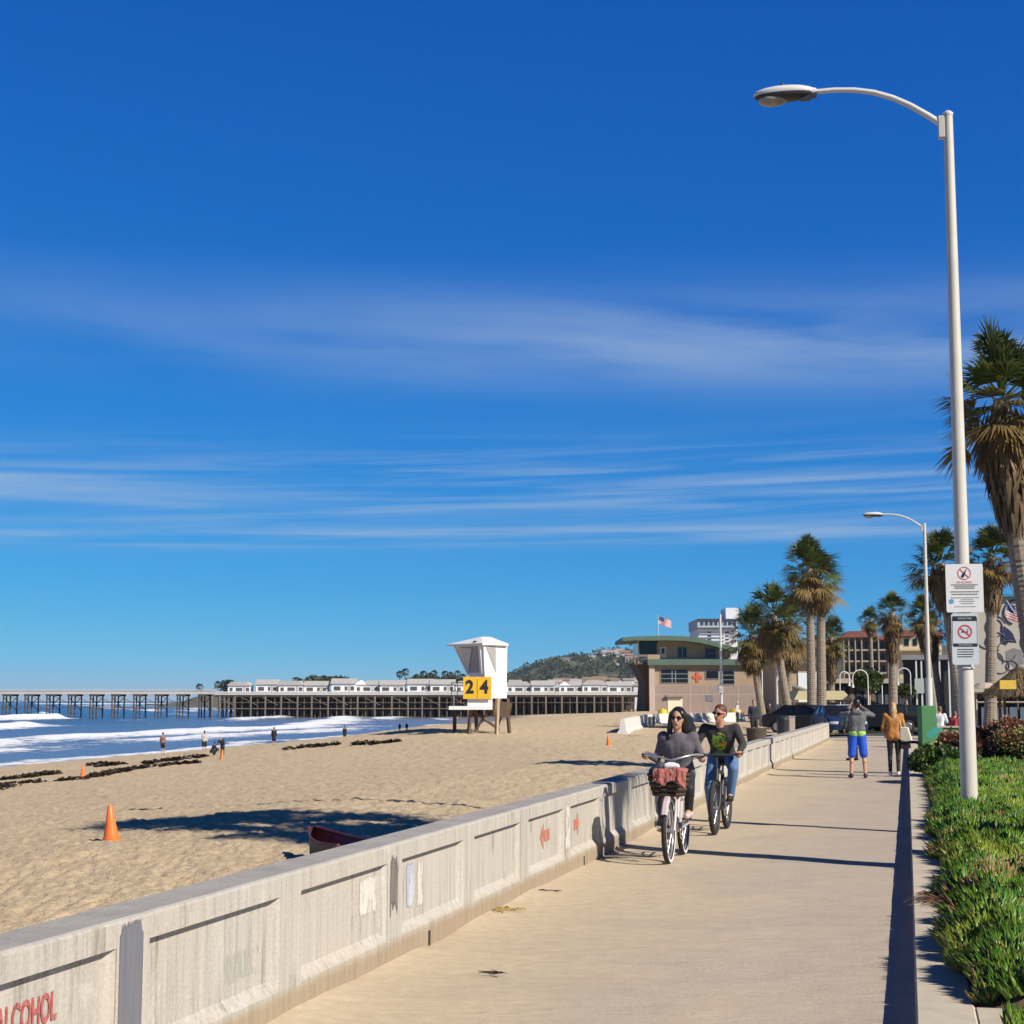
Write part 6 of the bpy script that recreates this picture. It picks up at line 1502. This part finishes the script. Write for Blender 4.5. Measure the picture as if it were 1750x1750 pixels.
# ================================================================== BICYCLES
def bicycle(label, loc, rz, frame, style, steer=0.0):
    t = thing('bicycle', label, 'bicycle', loc, rz); R_ = .335; fat = .024 if style == 'cruiser' else .030
    fr = VV3((0, -.54, R_)); rr_ = VV3((0, .54, R_)); M_spk = mat('spoke_steel', (.5, .5, .52), .3, .05, 5, metal=.7)
    def torus(c, R, r, n_=56, m_=10):
        V = []; F = []
        for i in range(n_):
            a = 2 * math.pi * i / n_
            for j in range(m_):
                b_ = 2 * math.pi * j / m_; q_ = R + r * math.cos(b_); V.append((c.x + r * 1.05 * math.sin(b_), c.y + q_ * math.cos(a), c.z + q_ * math.sin(a)))
        for i in range(n_):
            for j in range(m_): F.append((i * m_ + j, ((i + 1) % n_) * m_ + j, ((i + 1) % n_) * m_ + (j + 1) % m_, i * m_ + (j + 1) % m_))
        return MB().add(V, F)
    for c in (fr, rr_):
        w_ = torus(c, R_ - fat, fat).build('wheel', M_tyre, t, smooth=True)
        torus(c, R_ - fat * 2.1, .011).build('rim', M_rimm if style == 'cruiser' else M_dark, w_, smooth=True)
        if style == 'cruiser':
            ww = MB()
            for s in (-1, 1):
                V = []; F = []; n_ = 56
                for i in range(n_):
                    a = 2 * math.pi * i / n_; V += [(c.x + s * .0265, c.y + (R_ - .012 - .0) * math.cos(a), c.z + (R_ - .016) * math.sin(a)), (c.x + s * .0235, c.y + (R_ - .044) * math.cos(a), c.z + (R_ - .044) * math.sin(a))]
                for i in range(n_): j = (i + 1) % n_; F.append((2 * i, 2 * j, 2 * j + 1, 2 * i + 1))
                ww.add(V, F)
            ww.build('whitewall', mat('whitewall', (.66, .64, .62), .6, .05, 9), w_)
        sp2 = MB()
        for k in range(28):
            a = 2 * math.pi * k / 28; sp2.tube([(c.x + (.03 if k % 2 else -.03), c.y + .02 * math.cos(a + .6), c.z + .02 * math.sin(a + .6)), (c.x, c.y + (R_ - fat * 2) * math.cos(a), c.z + (R_ - fat * 2) * math.sin(a))], .0014, 4, False)
        sp2.tube([(c.x - .05, c.y, c.z), (c.x + .05, c.y, c.z)], .022, 10); sp2.build('spokes', M_spk, w_)
    bb = VV3((0, .06, .29)); st = VV3((0, .22, .72)); ht0 = VV3((0, -.31, .80)); ht1 = VV3((0, -.35, .66)); mb = MB(); r_ = .019 if style == 'cruiser' else .024
    mb.tube([bb, st], r_, 10); mb.tube([ht1 + VV3((0, .01, .04)), (0, -.12, .42), bb], r_ * 1.2, 10); mb.tube([ht0, (0, -.05, .74 if style == 'cruiser' else .76), st], r_, 10); mb.tube([ht1, ht0], r_ * 1.35, 10)
    for s in (-1, 1):
        mb.tube([bb + VV3((s * .02, 0, 0)), (s * .055, .3, .33), rr_ + VV3((s * .06, 0, 0))], .010, 8); mb.tube([st + VV3((s * .02, 0, -.06)), (s * .05, .4, .52), rr_ + VV3((s * .06, 0, 0))], .009, 8)
    mb.build('frame', frame, t, smooth=True)
    fk = MB()
    for s in (-1, 1): fk.tube([ht1 + VV3((s * .0, 0, -.005)), ht1 + VV3((s * .055, -.015, -.03)), (s * .058, -.45, .48), fr + VV3((s * .058, 0, 0))], [.018, .018, .015, .011], 8)
    fk.build('fork', frame if style == 'cruiser' else M_dark, t, smooth=True)
    bz = 1.085 if style == 'cruiser' else .985; hb = MB().tube([ht0, (0, -.30, bz - .04)], .014, 8)
    if style == 'cruiser': hb.tube([(-.33, -.05, bz), (-.26, -.16, bz + .01), (-.14, -.29, bz - .01), (0, -.32, bz - .05), (.14, -.29, bz - .01), (.24, -.16, bz + .01), (.30, -.05, bz)], .0115, 8)
    else: hb.tube([(-.31, -.27, bz), (-.1, -.31, bz - .01), (.1, -.31, bz - .01), (.31, -.27, bz)], .015, 8)
    hb.build('handlebar', M_spk if style == 'cruiser' else M_dark, t, smooth=True)
    for s in (-1, 1):
        if style == 'cruiser': g_ = [(s * (.33 if s < 0 else .30), -.05, bz), (s * (.355 if s < 0 else .325), .05, bz - .005)]
        else: g_ = [(s * .22, -.285, bz), (s * .325, -.265, bz)]
        MB().tube(g_, .018, 10).build('grip', M_tyre, t)
        MB().tube([(s * .20, -.29, bz), (s * .24, -.33, bz - .01), (s * .29, -.34, bz - .015)], .006, 6).build('brake_lever', M_dark, t)
    MB().ell((0, .27, .80 if style == 'cruiser' else .86), (.11, .14, .035), 14, 8).build('saddle', M_tyre, t, smooth=True); MB().tube([st, (0, .26, .80 if style == 'cruiser' else .85)], .013, 8).build('seat_post', M_spk, t)
    ch = torus(bb + VV3((.045, 0, 0)), .085, .006, 30, 6); ch.tube([(.05, .06, .29), (.075, -.02 if style == 'cruiser' else .12, .14 if style != 'cruiser' else .43)], .009, 6); ch.build('crank', M_spk, t)
    if style == 'cruiser':
        for c, a0, a1 in ((fr, 20, 150), (rr_, 15, 175)):
            V = []; F = []; n_ = 26
            for i in range(n_):
                a = math.radians(a0 + (a1 - a0) * i / (n_ - 1))
                for s, dz in ((-.036, -.012), (-.02, .006), (.02, .006), (.036, -.012)): V.append((c.x + s, c.y + (R_ + .018 + dz) * math.cos(a), c.z + (R_ + .018 + dz) * math.sin(a)))
            for i in range(n_ - 1):
                for j in range(3): F.append((i * 4 + j, i * 4 + j + 1, i * 4 + j + 5, i * 4 + j + 4))
            MB().add(V, F).build('mudguard', frame, t, smooth=True)
    else:
        MB().tube([(0, -.15, .46), (0, .0, .36)], [.042, .046], 10).build('battery', M_dark, t)
    for s, z, y_ in ((1, .42 if style == 'cruiser' else .40, -.04), (-1, .15, .12)): MB().cbox((s * .12, y_, z), (.09, .085, .022)).build('pedal', M_dark, t)
    return t
wf = atZ(1135, 1482, 0); wb = atZ(1160, 1466, 0)
W_ = VV3(((wf.x + wb.x) / 2, wf.y + .88, 0))
M_fpink = mat('pale_pink_frame', (.50, .42, .42), .3, .06, 5, spec=.7); M_fblk = mat('matt_black_frame', (.02, .02, .022), .4, .1, 5)
angW = -math.atan2(wb.x - wf.x, 1.1)
bk1 = bicycle('pale pink cruiser bicycle with whitewall tyres and a front basket, ridden by the woman', W_, angW * .9, M_fpink, 'cruiser')
# woven basket with open top on the cruiser
mb = MB(); bc = VV3((0, -.50, .80)); M_wick = mat('basket_dark_wicker', (.045, .028, .018), .8, .4, 40, .004)
for z, k in ((-.10, .72), (-.05, .80), (0, .87), (.05, .93), (.10, 1.0)):
    mb.tube([bc + VV3((.215 * k * math.cos(a), .14 * k * math.sin(a), z)) for a in [2 * math.pi * i / 24 for i in range(25)]], .016 if z > .09 else .021, 6)
for i in range(24):
    a = 2 * math.pi * i / 24; mb.tube([bc + VV3((.16 * math.cos(a), .10 * math.sin(a), -.11)), bc + VV3((.215 * math.cos(a), .14 * math.sin(a), .11))], .009, 5)
mb.ell(bc + VV3((0, 0, -.11)), (.16, .105, .02), 20, 6); mb.build('basket', M_wick, bk1)
MB().tube([(-.03, -.47, .70), (-.03, -.36, .74)], .01, 6).tube([(.03, -.47, .70), (.03, -.36, .74)], .01, 6).build('basket_bracket', M_dark, bk1)
# things in the basket
m, n, l, b = newmat('checked_cloth'); tc = n.new('ShaderNodeTexCoord'); wv = n.new('ShaderNodeTexChecker'); wv.inputs['Scale'].default_value = 60
wv.inputs['Color1'].default_value = (.34, .055, .04, 1); wv.inputs['Color2'].default_value = (.30, .17, .14, 1); l.new(tc.outputs['Object'], wv.inputs['Vector']); l.new(wv.outputs['Color'], b.inputs['Base Color']); b.inputs['Roughness'].default_value = .9
M_chk = m
def wl(v): return W_ + Matrix.Rotation(angW * .9, 3, 'Z') @ VV3(v)
def blob(name, label, cat, pieces, mt, vx=.008):
    t = thing(name, label, cat, wl((0, -.5, .8)), angW * .9); mb = MB()
    for a, b_, r1, r2 in pieces: mb.rc(VV3(a) - VV3((0, -.5, .8)), VV3(b_) - VV3((0, -.5, .8)), r1, r2)
    o = remesh(mb, name, mt, t, vx, 2); o.parent = None; o.location = t.location; o.rotation_euler = t.rotation_euler
    tag(o, label, cat); bpy.data.objects.remove(t); o.name = name; return o
nu, nv_ = 40, 24; U_, V_ = np.meshgrid(np.linspace(-1, 1, nu), np.linspace(0, 1, nv_))
def crump(a, b_, k, sd): return fbm(a * k + 7, b_ * k + 3, 4, sd, .6) - .5
cx_ = .03 + U_ * (.165 + .02 * crump(U_, V_, 2, 1)); arc = V_ * (1 + .25 * crump(U_ * 1.5, U_ * 0, 2.2, 4))
cy_ = np.where(arc < .55, -.45 - arc / .55 * .19, -.645 - (arc - .55) * .05); cz_ = np.where(arc < .55, .945 - .02 * arc, .935 - (arc - .55) * .30)
cy_ = cy_ + crump(U_, V_, 3.5, 9) * .06; cz_ = cz_ + crump(U_, V_, 3.1, 13) * .085 + .02 * (1 - U_ ** 2)
Vc = np.stack([cx_, cy_ + .5, cz_ - .8], -1).reshape(-1, 3)
o = npmesh('folded_cloth', Vc, gridfaces(nv_, nu), M_chk, smooth=True); o.location = wl((0, -.5, .8)); o.rotation_euler = (0, 0, angW * .9)
sd_ = o.modifiers.new('thick', 'SOLIDIFY'); sd_.thickness = .006
tag(o, 'crumpled red checked cloth hanging over the front rim of the bicycle basket', 'cloth')
blob('paper_bundle', 'crumpled white bundle on top of the things in the bicycle basket', 'bundle', [((-.02, -.52, .985), (.09, -.52, .985), .032, .030), ((.0, -.49, 1.0), (.06, -.50, 1.0), .028, .024)], mat('white_paper', (.66, .66, .68), .7, .05, 10))
blob('dark_bag', 'dark navy bag at the left side of the bicycle basket', 'bag', [((-.15, -.50, .92), (-.09, -.50, .98), .06, .055), ((-.10, -.46, .95), (-.02, -.47, .98), .06, .05), ((-.17, -.54, .90), (-.14, -.53, .95), .03, .03)], mat('navy_bag', (.03, .035, .05), .7, .3, 20))
# the woman
J = std()
J.update(pelvis=(.0, .24, .90), chest=(.01, .17, 1.175), neck=(.01, .14, 1.315), head=(.015, .115, 1.465), face=(-.12, -1, -.05),
    shL=(.165, .16, 1.265), shR=(-.150, .16, 1.265), elL=(.26, .18, 1.04), elR=(-.225, .17, 1.03), wrL=(.275, .085, 1.07), wrR=(-.315, .085, 1.085),
    hdL=(.12, -1, .1), hdR=(-.1, -1, .12), hpL=(.085, .24, .87), hpR=(-.085, .24, .87), knL=(.16, -.10, .74), knR=(-.125, -.12, .58), anL=(.135, .00, .50), anR=(-.13, .16, .21), toeL=(.13, -.13, .45), toeR=(-.13, .02, .17))
def whair(mb, hd, f, up, rt):
    s = 1
    X = VV3((1, 0, 0))
    mb.rc(hd + up * .03 - X * .066 + f * .012, hd - up * .12 - X * .085 + f * .0, .036, .034); mb.rc(hd - up * .12 - X * .085, hd - up * .21 - X * .075 + f * .05, .034, .018)
    mb.rc(hd + up * .03 + X * .068 + f * .0, hd - up * .12 + X * .095 - f * .02, .042, .045); mb.rc(hd - up * .10 + X * .10 - f * .03, hd - up * .20 + X * .165 - f * .06, .048, .03)
    mb.rc(hd - up * .18 + X * .15 - f * .05, hd - up * .23 + X * .225 - f * .08, .028, .010); mb.rc(hd - f * .07, hd - f * .09 - up * .2, .08, .06); mb.rc(hd + up * .0 + X * .09 - f * .04, hd - up * .11 + X * .155 - f * .07, .045, .028)
    mb.rc(hd - up * .13 + X * .14 - f * .05, hd - up * .16 + X * .22 - f * .07, .018, .006)
    mb.rc(hd + up * .075 + f * .055 - X * .045, hd + up * .04 + f * .062 - X * .068, .022, .02); mb.rc(hd + up * .075 + f * .055 + X * .045, hd + up * .04 + f * .058 + X * .068, .022, .02)
pw = person('woman with long dark hair and sunglasses in a grey sweater riding the pink cruiser', W_, angW * .9, J, M_greysw, M_blkt, M_shoep, M_hblk, (.47, .27, .18), .0085, fem=True, glasses=True, curl=.85, build_hair=whair, hgrip=(0, 0, -1), topname='sweater', botname='leggings', bulk=1.06)
# the man
mf = atZ(1216, 1431, 0); mbk = atZ(1240, 1418, 0); Mp = VV3(((mf.x + mbk.x) / 2, mf.y + .88, 0)); angM = -math.atan2(mbk.x - mf.x, 1.1)
bk2 = bicycle('black electric mountain bicycle ridden by the man in a dark printed top', Mp, angM * .9, M_fblk, 'mtb')
J = std()
J.update(pelvis=(.0, .27, .95), chest=(.01, .04, 1.225), neck=(.015, -.04, 1.355), head=(.02, -.085, 1.49), face=(-.42, -1, -.10),
    shL=(.205, .0, 1.305), shR=(-.19, .0, 1.305), elL=(.30, -.03, 1.10), elR=(-.285, -.03, 1.12), wrL=(.275, -.185, 1.015), wrR=(-.27, -.185, 1.015),
    hdL=(0, -1, -.15), hdR=(0, -1, -.15), hpL=(.10, .26, .92), hpR=(-.10, .26, .92), knL=(.18, -.10, .80), knR=(-.14, .0, .56), anL=(.125, .02, .47), anR=(-.13, .15, .20), toeL=(.125, -.12, .42), toeR=(-.13, .0, .16))
def mhair(mb, hd, f, up, rt):
    mb.v = []; mb.f = []
    Rm = Matrix((rt, -f, up)).transposed(); mb.ell(hd + up * .048 - f * .012, (.078, .095, .074), 18, 12, Rm); mb.ell(hd + up * .005 - f * .045, (.077, .06, .07), 14, 10, Rm)
pm = person('man with short ginger hair and sunglasses in a dark printed top riding the black bicycle', Mp, angM * .9, J, M_charc, M_jean, M_shoeb, M_hgin, (.52, .25, .16), .0085, glasses=True, curl=.85, build_hair=mhair, hgrip=(0, 0, -1), bulk=1.06, topname='sweatshirt', botname='jeans')
# print on his chest: a patch shaped over the front of the torso
m, n, l, b = newmat('chest_print'); tc = n.new('ShaderNodeTexCoord'); P = tc.outputs['Object']
cc = ramp(n, l, nz(n, l, P, 13, 3, .5), [(.30, (.35, .10, .03)), (.42, (.52, .40, .03)), (.50, (.12, .32, .05)), (.58, (.30, .45, .04)), (.68, (.06, .12, .30))]); l.new(cc, b.inputs['Base Color']); b.inputs['Roughness'].default_value = .85
l.new(mrange(n, l, nz(n, l, P, 17, 4, .6), .40, .47), b.inputs['Alpha'])
def decal(par, top_name, c, dirv, w_, h_, mt, name, upv=(0, 0, 1), ell=True):
    """small cloth print wrapped on the garment by projecting a grid onto it"""
    tgt = [o for o in bpy.data.objects if o.parent == par and o.name.startswith(top_name)][0]
    from mathutils.bvhtree import BVHTree
    me = tgt.data; bv = BVHTree.FromPolygons([v.co for v in me.vertices], [tuple(p.vertices) for p in me.polygons])
    d = VV3(dirv).normalized(); u_ = VV3(upv); rt_ = d.cross(u_).normalized(); u_ = rt_.cross(d).normalized(); n_ = 17; V = []; ok = {}
    for i in range(n_):
        for j in range(n_):
            a = (i / (n_ - 1) * 2 - 1); b_ = (j / (n_ - 1) * 2 - 1)
            if ell:
                q_ = max(abs(a), abs(b_)); ln = math.hypot(a, b_)
                if ln > 1e-6: a, b_ = a / ln * q_, b_ / ln * q_
            h = bv.ray_cast(VV3(c) - d * .6 + rt_ * a * w_ + u_ * b_ * h_, d)
            if h[0] is not None: ok[(i, j)] = len(V); V.append(h[0] - d * .006)
    F = [(ok[(i, j)], ok[(i + 1, j)], ok[(i + 1, j + 1)], ok[(i, j + 1)]) for i in range(n_ - 1) for j in range(n_ - 1) if all(k in ok for k in ((i, j), (i + 1, j), (i + 1, j + 1), (i, j + 1)))]
    MB().add(V, F).build(name, mt, par, smooth=True)
decal(pm, 'sweatshirt', (.0, .0, 1.14), (0, 1, 0), .095, .115, m, 'chest_print')
decal(pm, 'sweatshirt', (-.02, .0, .985), (0, 1, 0), .07, .035, mat('green_print', (.08, .20, .06), .85, .2, 15), 'chest_print')

# ------------------------------------------------ walkers on the boardwalk
M_hood = mat('hoodie_grey', (.125, .125, .135), .9, .1, 20, .03, bscale=7); M_bshort = mat('royal_blue_shorts', (.012, .085, .52), .7, .1, 9, .02, bscale=8); M_lime = mat('lime_trim', (.35, .60, .12), .7, .1, 9)
fe = atZ(1467, 1330, 0); J = std()
J.update(elL=(.34, -.10, 1.38), elR=(-.36, -.14, 1.36), wrL=(.13, -.27, 1.54), wrR=(-.11, -.27, 1.54), hdL=(-.3, -.2, 1), hdR=(.3, -.2, 1))
for k in 'LR':
    s = 1 if k == 'L' else -1; J['kn' + k] = (s * .13, -.02, .49); J['an' + k] = (s * .15, .02, .085); J['toe' + k] = (s * .18, -.15, .035)
wm1 = person('man seen from behind in a grey hoodie and royal blue shorts with raised arms', (fe.x, fe.y, 0), YAW * .4 + math.pi, J, M_hood, M_bshort, M_shoeb, M_hblk, (.50, .29, .19), .013, legs=.47, curl=.8, hood=True, sc=.985, bulk=1.12, long_coat=-.09, topname='hoodie', botname='shorts')
mb = MB()
for s in (-1, 1): mb.rc((s * .06, 0, .975), (s * .055, 0, .995), .127, .127)
remesh(mb, 'waistband', M_lime, wm1, .013, 2)
ph = thing('phone', 'dark phone held up in front of the face of the man in the hoodie', 'phone', (fe.x - .02, fe.y + .36, 1.56), 0); MB().cbox((0, 0, 0), (.15, .01, .08)).build('phone_body', M_black, ph, bevel=.004); MB().cbox((0, -.0065, 0), (.13, .002, .065)).build('screen', M_cg, ph)
fe = atZ(1529, 1327, 0); J = std(); J.update(knL=(.085, -.08, .50), anL=(.09, -.06, .10), toeL=(.10, -.22, .06), anR=(-.08, .12, .10), toeR=(-.10, -.04, .04), elR=(-.25, .05, 1.12), wrR=(-.20, -.10, .98), elL=(.25, .0, 1.12), wrL=(.20, -.13, 1.0), head=(0, -.02, 1.585))
M_tanj = mat('tan_jacket', (.42, .175, .04), .75, .12, 12, .012, bscale=7)
wm2 = person('woman seen from behind in a tan jacket and black leggings with blonde hair', (fe.x, fe.y, 0), YAW * .4 + math.pi, J, M_tanj, M_blkt, mat('white_shoe', (.62, .60, .57), .6, .05, 9), M_hbld, (.50, .29, .19), .013, fem=True, hairlen=4, sc=.95, bulk=1.12, topname='jacket', botname='leggings')
mb = MB(); sx_ = .17
tt = thing('tote_bag', 'cream tote bag hanging from the right shoulder of the woman in the tan jacket', 'bag', (fe.x + .235, fe.y - .05, .0), -.15)
MB().prism([(-.09, 1.08), (.08, 1.08), (.17, .78), (.02, .76), (-.10, .80)], -.05, .05, 'y').build('bag_body', mat('cream_canvas', (.68, .60, .46), .8, .08, 12), tt, bevel=.015)
MB().tube([(-.06, -.03, 1.07), (-.10, -.03, 1.25), (-.11, 0, 1.38), (-.07, .04, 1.25), (.02, .04, 1.07)], .012, 6).build('strap', mat('cream_canvas', (.68, .60, .46), .8, .08, 12), tt)
hb_ = thing('handbag', 'black handbag under the cream tote at the hip of the same woman', 'bag', (fe.x + .25, fe.y - .02, .60), 0); MB().prism([(-.12, .17), (.10, .17), (.12, .02), (-.10, 0)], -.04, .04, 'y').build('bag_body', M_blkt, hb_, bevel=.01); MB().tube([(-.1, 0, .16), (-.06, 0, .45), (.08, 0, .16)], .01, 5).build('strap', M_blkt, hb_)
# someone walking ahead of them, brown hair
fe = atD(1456, 1198, 46); J = std(); person('brown haired woman in a dark green top walking just beyond the man in the hoodie', (fe.x, fe.y, 0), YAW + math.pi * 1.1, J, mat('dark_green_top', (.04, .055, .05), .9, .1, 9), M_blkt, M_shoeb, M_hbrn, (.45, .26, .18), .02, fem=True, hairlen=3, sc=.98)
# seated pair on the green wall
M_wshirt = mat('white_shirt', (.66, .66, .68), .8, .06, 9, .006, bscale=9); M_redt2 = mat('red_shirt', (.42, .05, .06), .8, .1, 9)
sit = dict(pelvis=(0, .05, .52), chest=(0, .0, .86), neck=(0, -.02, 1.0), head=(0, -.05, 1.14), shL=(.175, 0, .95), shR=(-.175, 0, .95), elL=(.24, -.06, .70), elR=(-.24, -.06, .70), wrL=(.12, -.24, .66), wrR=(-.12, -.24, .66), hpL=(.09, .02, .50), hpR=(-.09, .02, .50), knL=(.11, -.40, .50), knR=(-.11, -.40, .50), anL=(.11, -.42, .08), anR=(-.11, -.42, .08), toeL=(.12, -.58, .04), toeR=(-.12, -.58, .04))
gb = atD(1605, 1198, 60); J = std(); J.update(sit); person('person in a white shirt sitting on the green wall left of the lamp post', (gb.x, gb.y, .18), YAW + math.pi * .85, J, M_wshirt, M_jean, M_shoeb, M_hbrn, (.50, .28, .19), .02, sc=1.02)
gb = atD(1630, 1198, 61.5); J = std(); J.update(sit); person('person in a red shirt sitting next to the one in white, partly behind the post', (gb.x, gb.y, .12), YAW + math.pi * .75, J, M_redt2, M_redt2, M_shoeb, M_hbrn, (.50, .28, .19), .02, sc=.92)
gw = atD(1572, 1198, 58.6); t = thing('painted_wall', 'low green painted wall with teal and orange mural and a taller green end block', 'wall', (gw.x, gw.y, 0), YAW); s58 = 58.6 / 2818
M_gw = mat('green_painted_wall', (.06, .19, .07), .8, .12, 2); M_or = mat('orange_wash', (.48, .30, .14), .85, .1, 2)
MB().box(0, 26 * s58, -.15, .45, 0, EYE + (1198 - 1206) * s58).build('end_block', M_gw, t, bevel=.02)
MB().box(26 * s58 + .002, 90 * s58, -.1, .4, 0, EYE + (1198 - 1243) * s58).build('low_wall', M_gw, t); MB().box(26 * s58, 90 * s58, -.16, .46, EYE + (1198 - 1243) * s58 + .001, EYE + (1198 - 1240.5) * s58).build('coping', M_post, t)
MB().add([(10 * s58, -.155, 1.0 - .9), (30 * s58, -.155, .1), (60 * s58, -.155, .1), (62 * s58, -.155, .62)], [(0, 1, 2, 3)]).build('orange_shape', M_or, t)
MB().add([(6 * s58, -.157, .45), (22 * s58, -.157, .74), (38 * s58, -.157, .72), (20 * s58, -.157, .4), (12 * s58, -.157, .32)], [(0, 1, 2, 3, 4)]).build('teal_shape', mat('teal_paint', (.03, .24, .22), .8, .1, 3), t)
# people on the promenade behind the wall
def simple(label, px, feet, topy, z, face, top, bot, hair=M_hblk, grp='people on the promenade', J=None, D=None, vox=.03, sc=None, **kw):
    D = D or (EYE - z) / ((feet - 1198) / 2818.0); p_ = atD(px, 1198, D); h = (feet - topy) * D / 2818
    return person(label, (p_.x, p_.y, z), face, J or std(), top, bot, kw.pop('shoes', M_shoeb), hair, kw.pop('skin', (.42, .25, .17)), vox, grp, sc=sc or h / 1.72, **kw)
M_nvy = mat('navy_cloth', (.02, .025, .04), .85, .2, 6); M_dk = mat('dark_cloth', (.015, .014, .016), .85, .2, 6); M_pinkc = mat('dusty_pink_cloth', (.30, .17, .15), .85, .1, 6)
Jw = std(); Jw.update(knL=(.09, -.12, .5), anL=(.09, -.16, .10), toeL=(.1, -.33, .06), knR=(-.09, -.04, .48), anR=(-.09, .22, .12), toeR=(-.1, .08, .04))
simple('person in a dark blue jacket walking behind the seawall right of the man cyclist', 1288, 1262, 1196, 0, YAW, M_nvy, M_dk, M_hgin, J=dict(Jw))
simple('person in black with loose hair farther off, right of the one in dark blue', 1315, 1246, 1202, 0, YAW, M_dk, M_dk, M_hblk, fem=True, hairlen=3, J=std())
simple('person in a pale top and dark trousers near the foot of the leaning palm', 1335, 1250, 1203, 0, YAW + 2.6, mat('pale_top', (.45, .43, .42), .8, .1, 6), M_dk, M_hblk, J=dict(Jw))
simple('distant person in a white cap beside the barriers', 1260, 1237, 1199, 0, YAW + 1, mat('pale_top', (.45, .43, .42), .8, .1, 6), M_dk, mat('white_cap', (.6, .6, .6), .8, .05, 6))
# people at the water
def sand_p(label, px, feet, topy, face, top, bot, J=None, **kw):
    p_ = T(px, feet); D = p_.dot(Fv) if False else VV3((p_.x, p_.y, 0)).dot(Fv); h = (feet - topy) * D / 2818; st_ = kw.pop('stat', 1.72)
    return person(label, p_, face, J or std(), top, bot, kw.pop('shoes', M_dk), kw.pop('hair', M_hblk), kw.pop('skin', (.42, .25, .17)), .035, 'people near the water line', sc=h / st_, **kw)
M_bare = skinm((.36, .22, .16))
sand_p('bare legged person in a pink top at the water edge, leftmost of the beach people', 278, 1290, 1252, YAW + 2.9, M_pinkc, M_dk, legs=.4, shoes=M_bare)
sand_p('person with a pale shirt and dark shorts left of the crouching one', 349, 1287, 1249, YAW + 3.3, mat('pale_top', (.45, .43, .42), .8, .1, 6), M_dk, legs=.45, shoes=M_bare)
Jc = std(); Jc.update(pelvis=(0, .12, .30), chest=(0, -.05, .60), neck=(0, -.12, .74), head=(0, -.17, .87), shL=(.17, -.06, .70), shR=(-.17, -.06, .70), elL=(.24, -.2, .48), elR=(-.24, -.2, .48), wrL=(.1, -.42, .32), wrR=(-.1, -.42, .32), hpL=(.09, .1, .30), hpR=(-.09, .1, .30), knL=(.14, -.32, .46), knR=(-.14, -.32, .46), anL=(.11, -.05, .09), anR=(-.11, -.05, .09), toeL=(.13, -.25, .04), toeR=(-.13, -.25, .04))
sand_p('dark clothed person crouching on the sand by the water', 364, 1291, 1268, YAW + 2.2, M_dk, M_dk, J=Jc, stat=.98)
Jb = std(); Jb.update(chest=(-.10, -.10, 1.22), neck=(-.15, -.14, 1.34), head=(-.18, -.17, 1.46), shL=(.08, -.08, 1.36), shR=(-.27, -.10, 1.27), elR=(-.42, -.18, 1.02), wrR=(-.58, -.25, .88), elL=(.16, -.1, 1.08), wrL=(.1, -.2, .9))
sand_p('person in black reaching an arm down to the left beside the cone', 380, 1293, 1260, YAW, M_dk, M_dk, J=Jb, hair=M_hbrn, stat=1.56)
sand_p('person in a long black coat standing alone at the water edge', 468, 1275, 1243, YAW + 3.1, M_dk, M_dk, legs=.5, long_coat=.28, bulk=1.1)
sand_p('person in black top and bare legs standing right of the one in the long coat', 589, 1266, 1241, YAW + 3.1, M_dk, M_dk, legs=.42, shoes=M_bare)
sand_p('left one of the two small dark people walking far along the water', 683, 1251, 1236, YAW + 3.1, M_dk, M_dk)
sand_p('right one of the two small dark people walking far along the water', 695, 1250.5, 1235, YAW + 3.1, M_dk, M_nvy)
# ================================================================== THE AIR
m = bpy.data.materials.new('haze'); m.use_nodes = True; nn = m.node_tree.nodes; nn.remove(nn['Principled BSDF'])
pv = nn.new('ShaderNodeVolumePrincipled'); pv.inputs['Color'].default_value = (.68, .86, 1, 1); pv.inputs['Density'].default_value = .00005
m.node_tree.links.new(pv.outputs[0], nn['Material Output'].inputs['Volume'])
o = MB().box(-41500, 41000, -2100, 41500, -10.2, 165).build('haze', m); tag(o, 'thin sea air between the viewer and the far hill', 'haze', kind='stuff')
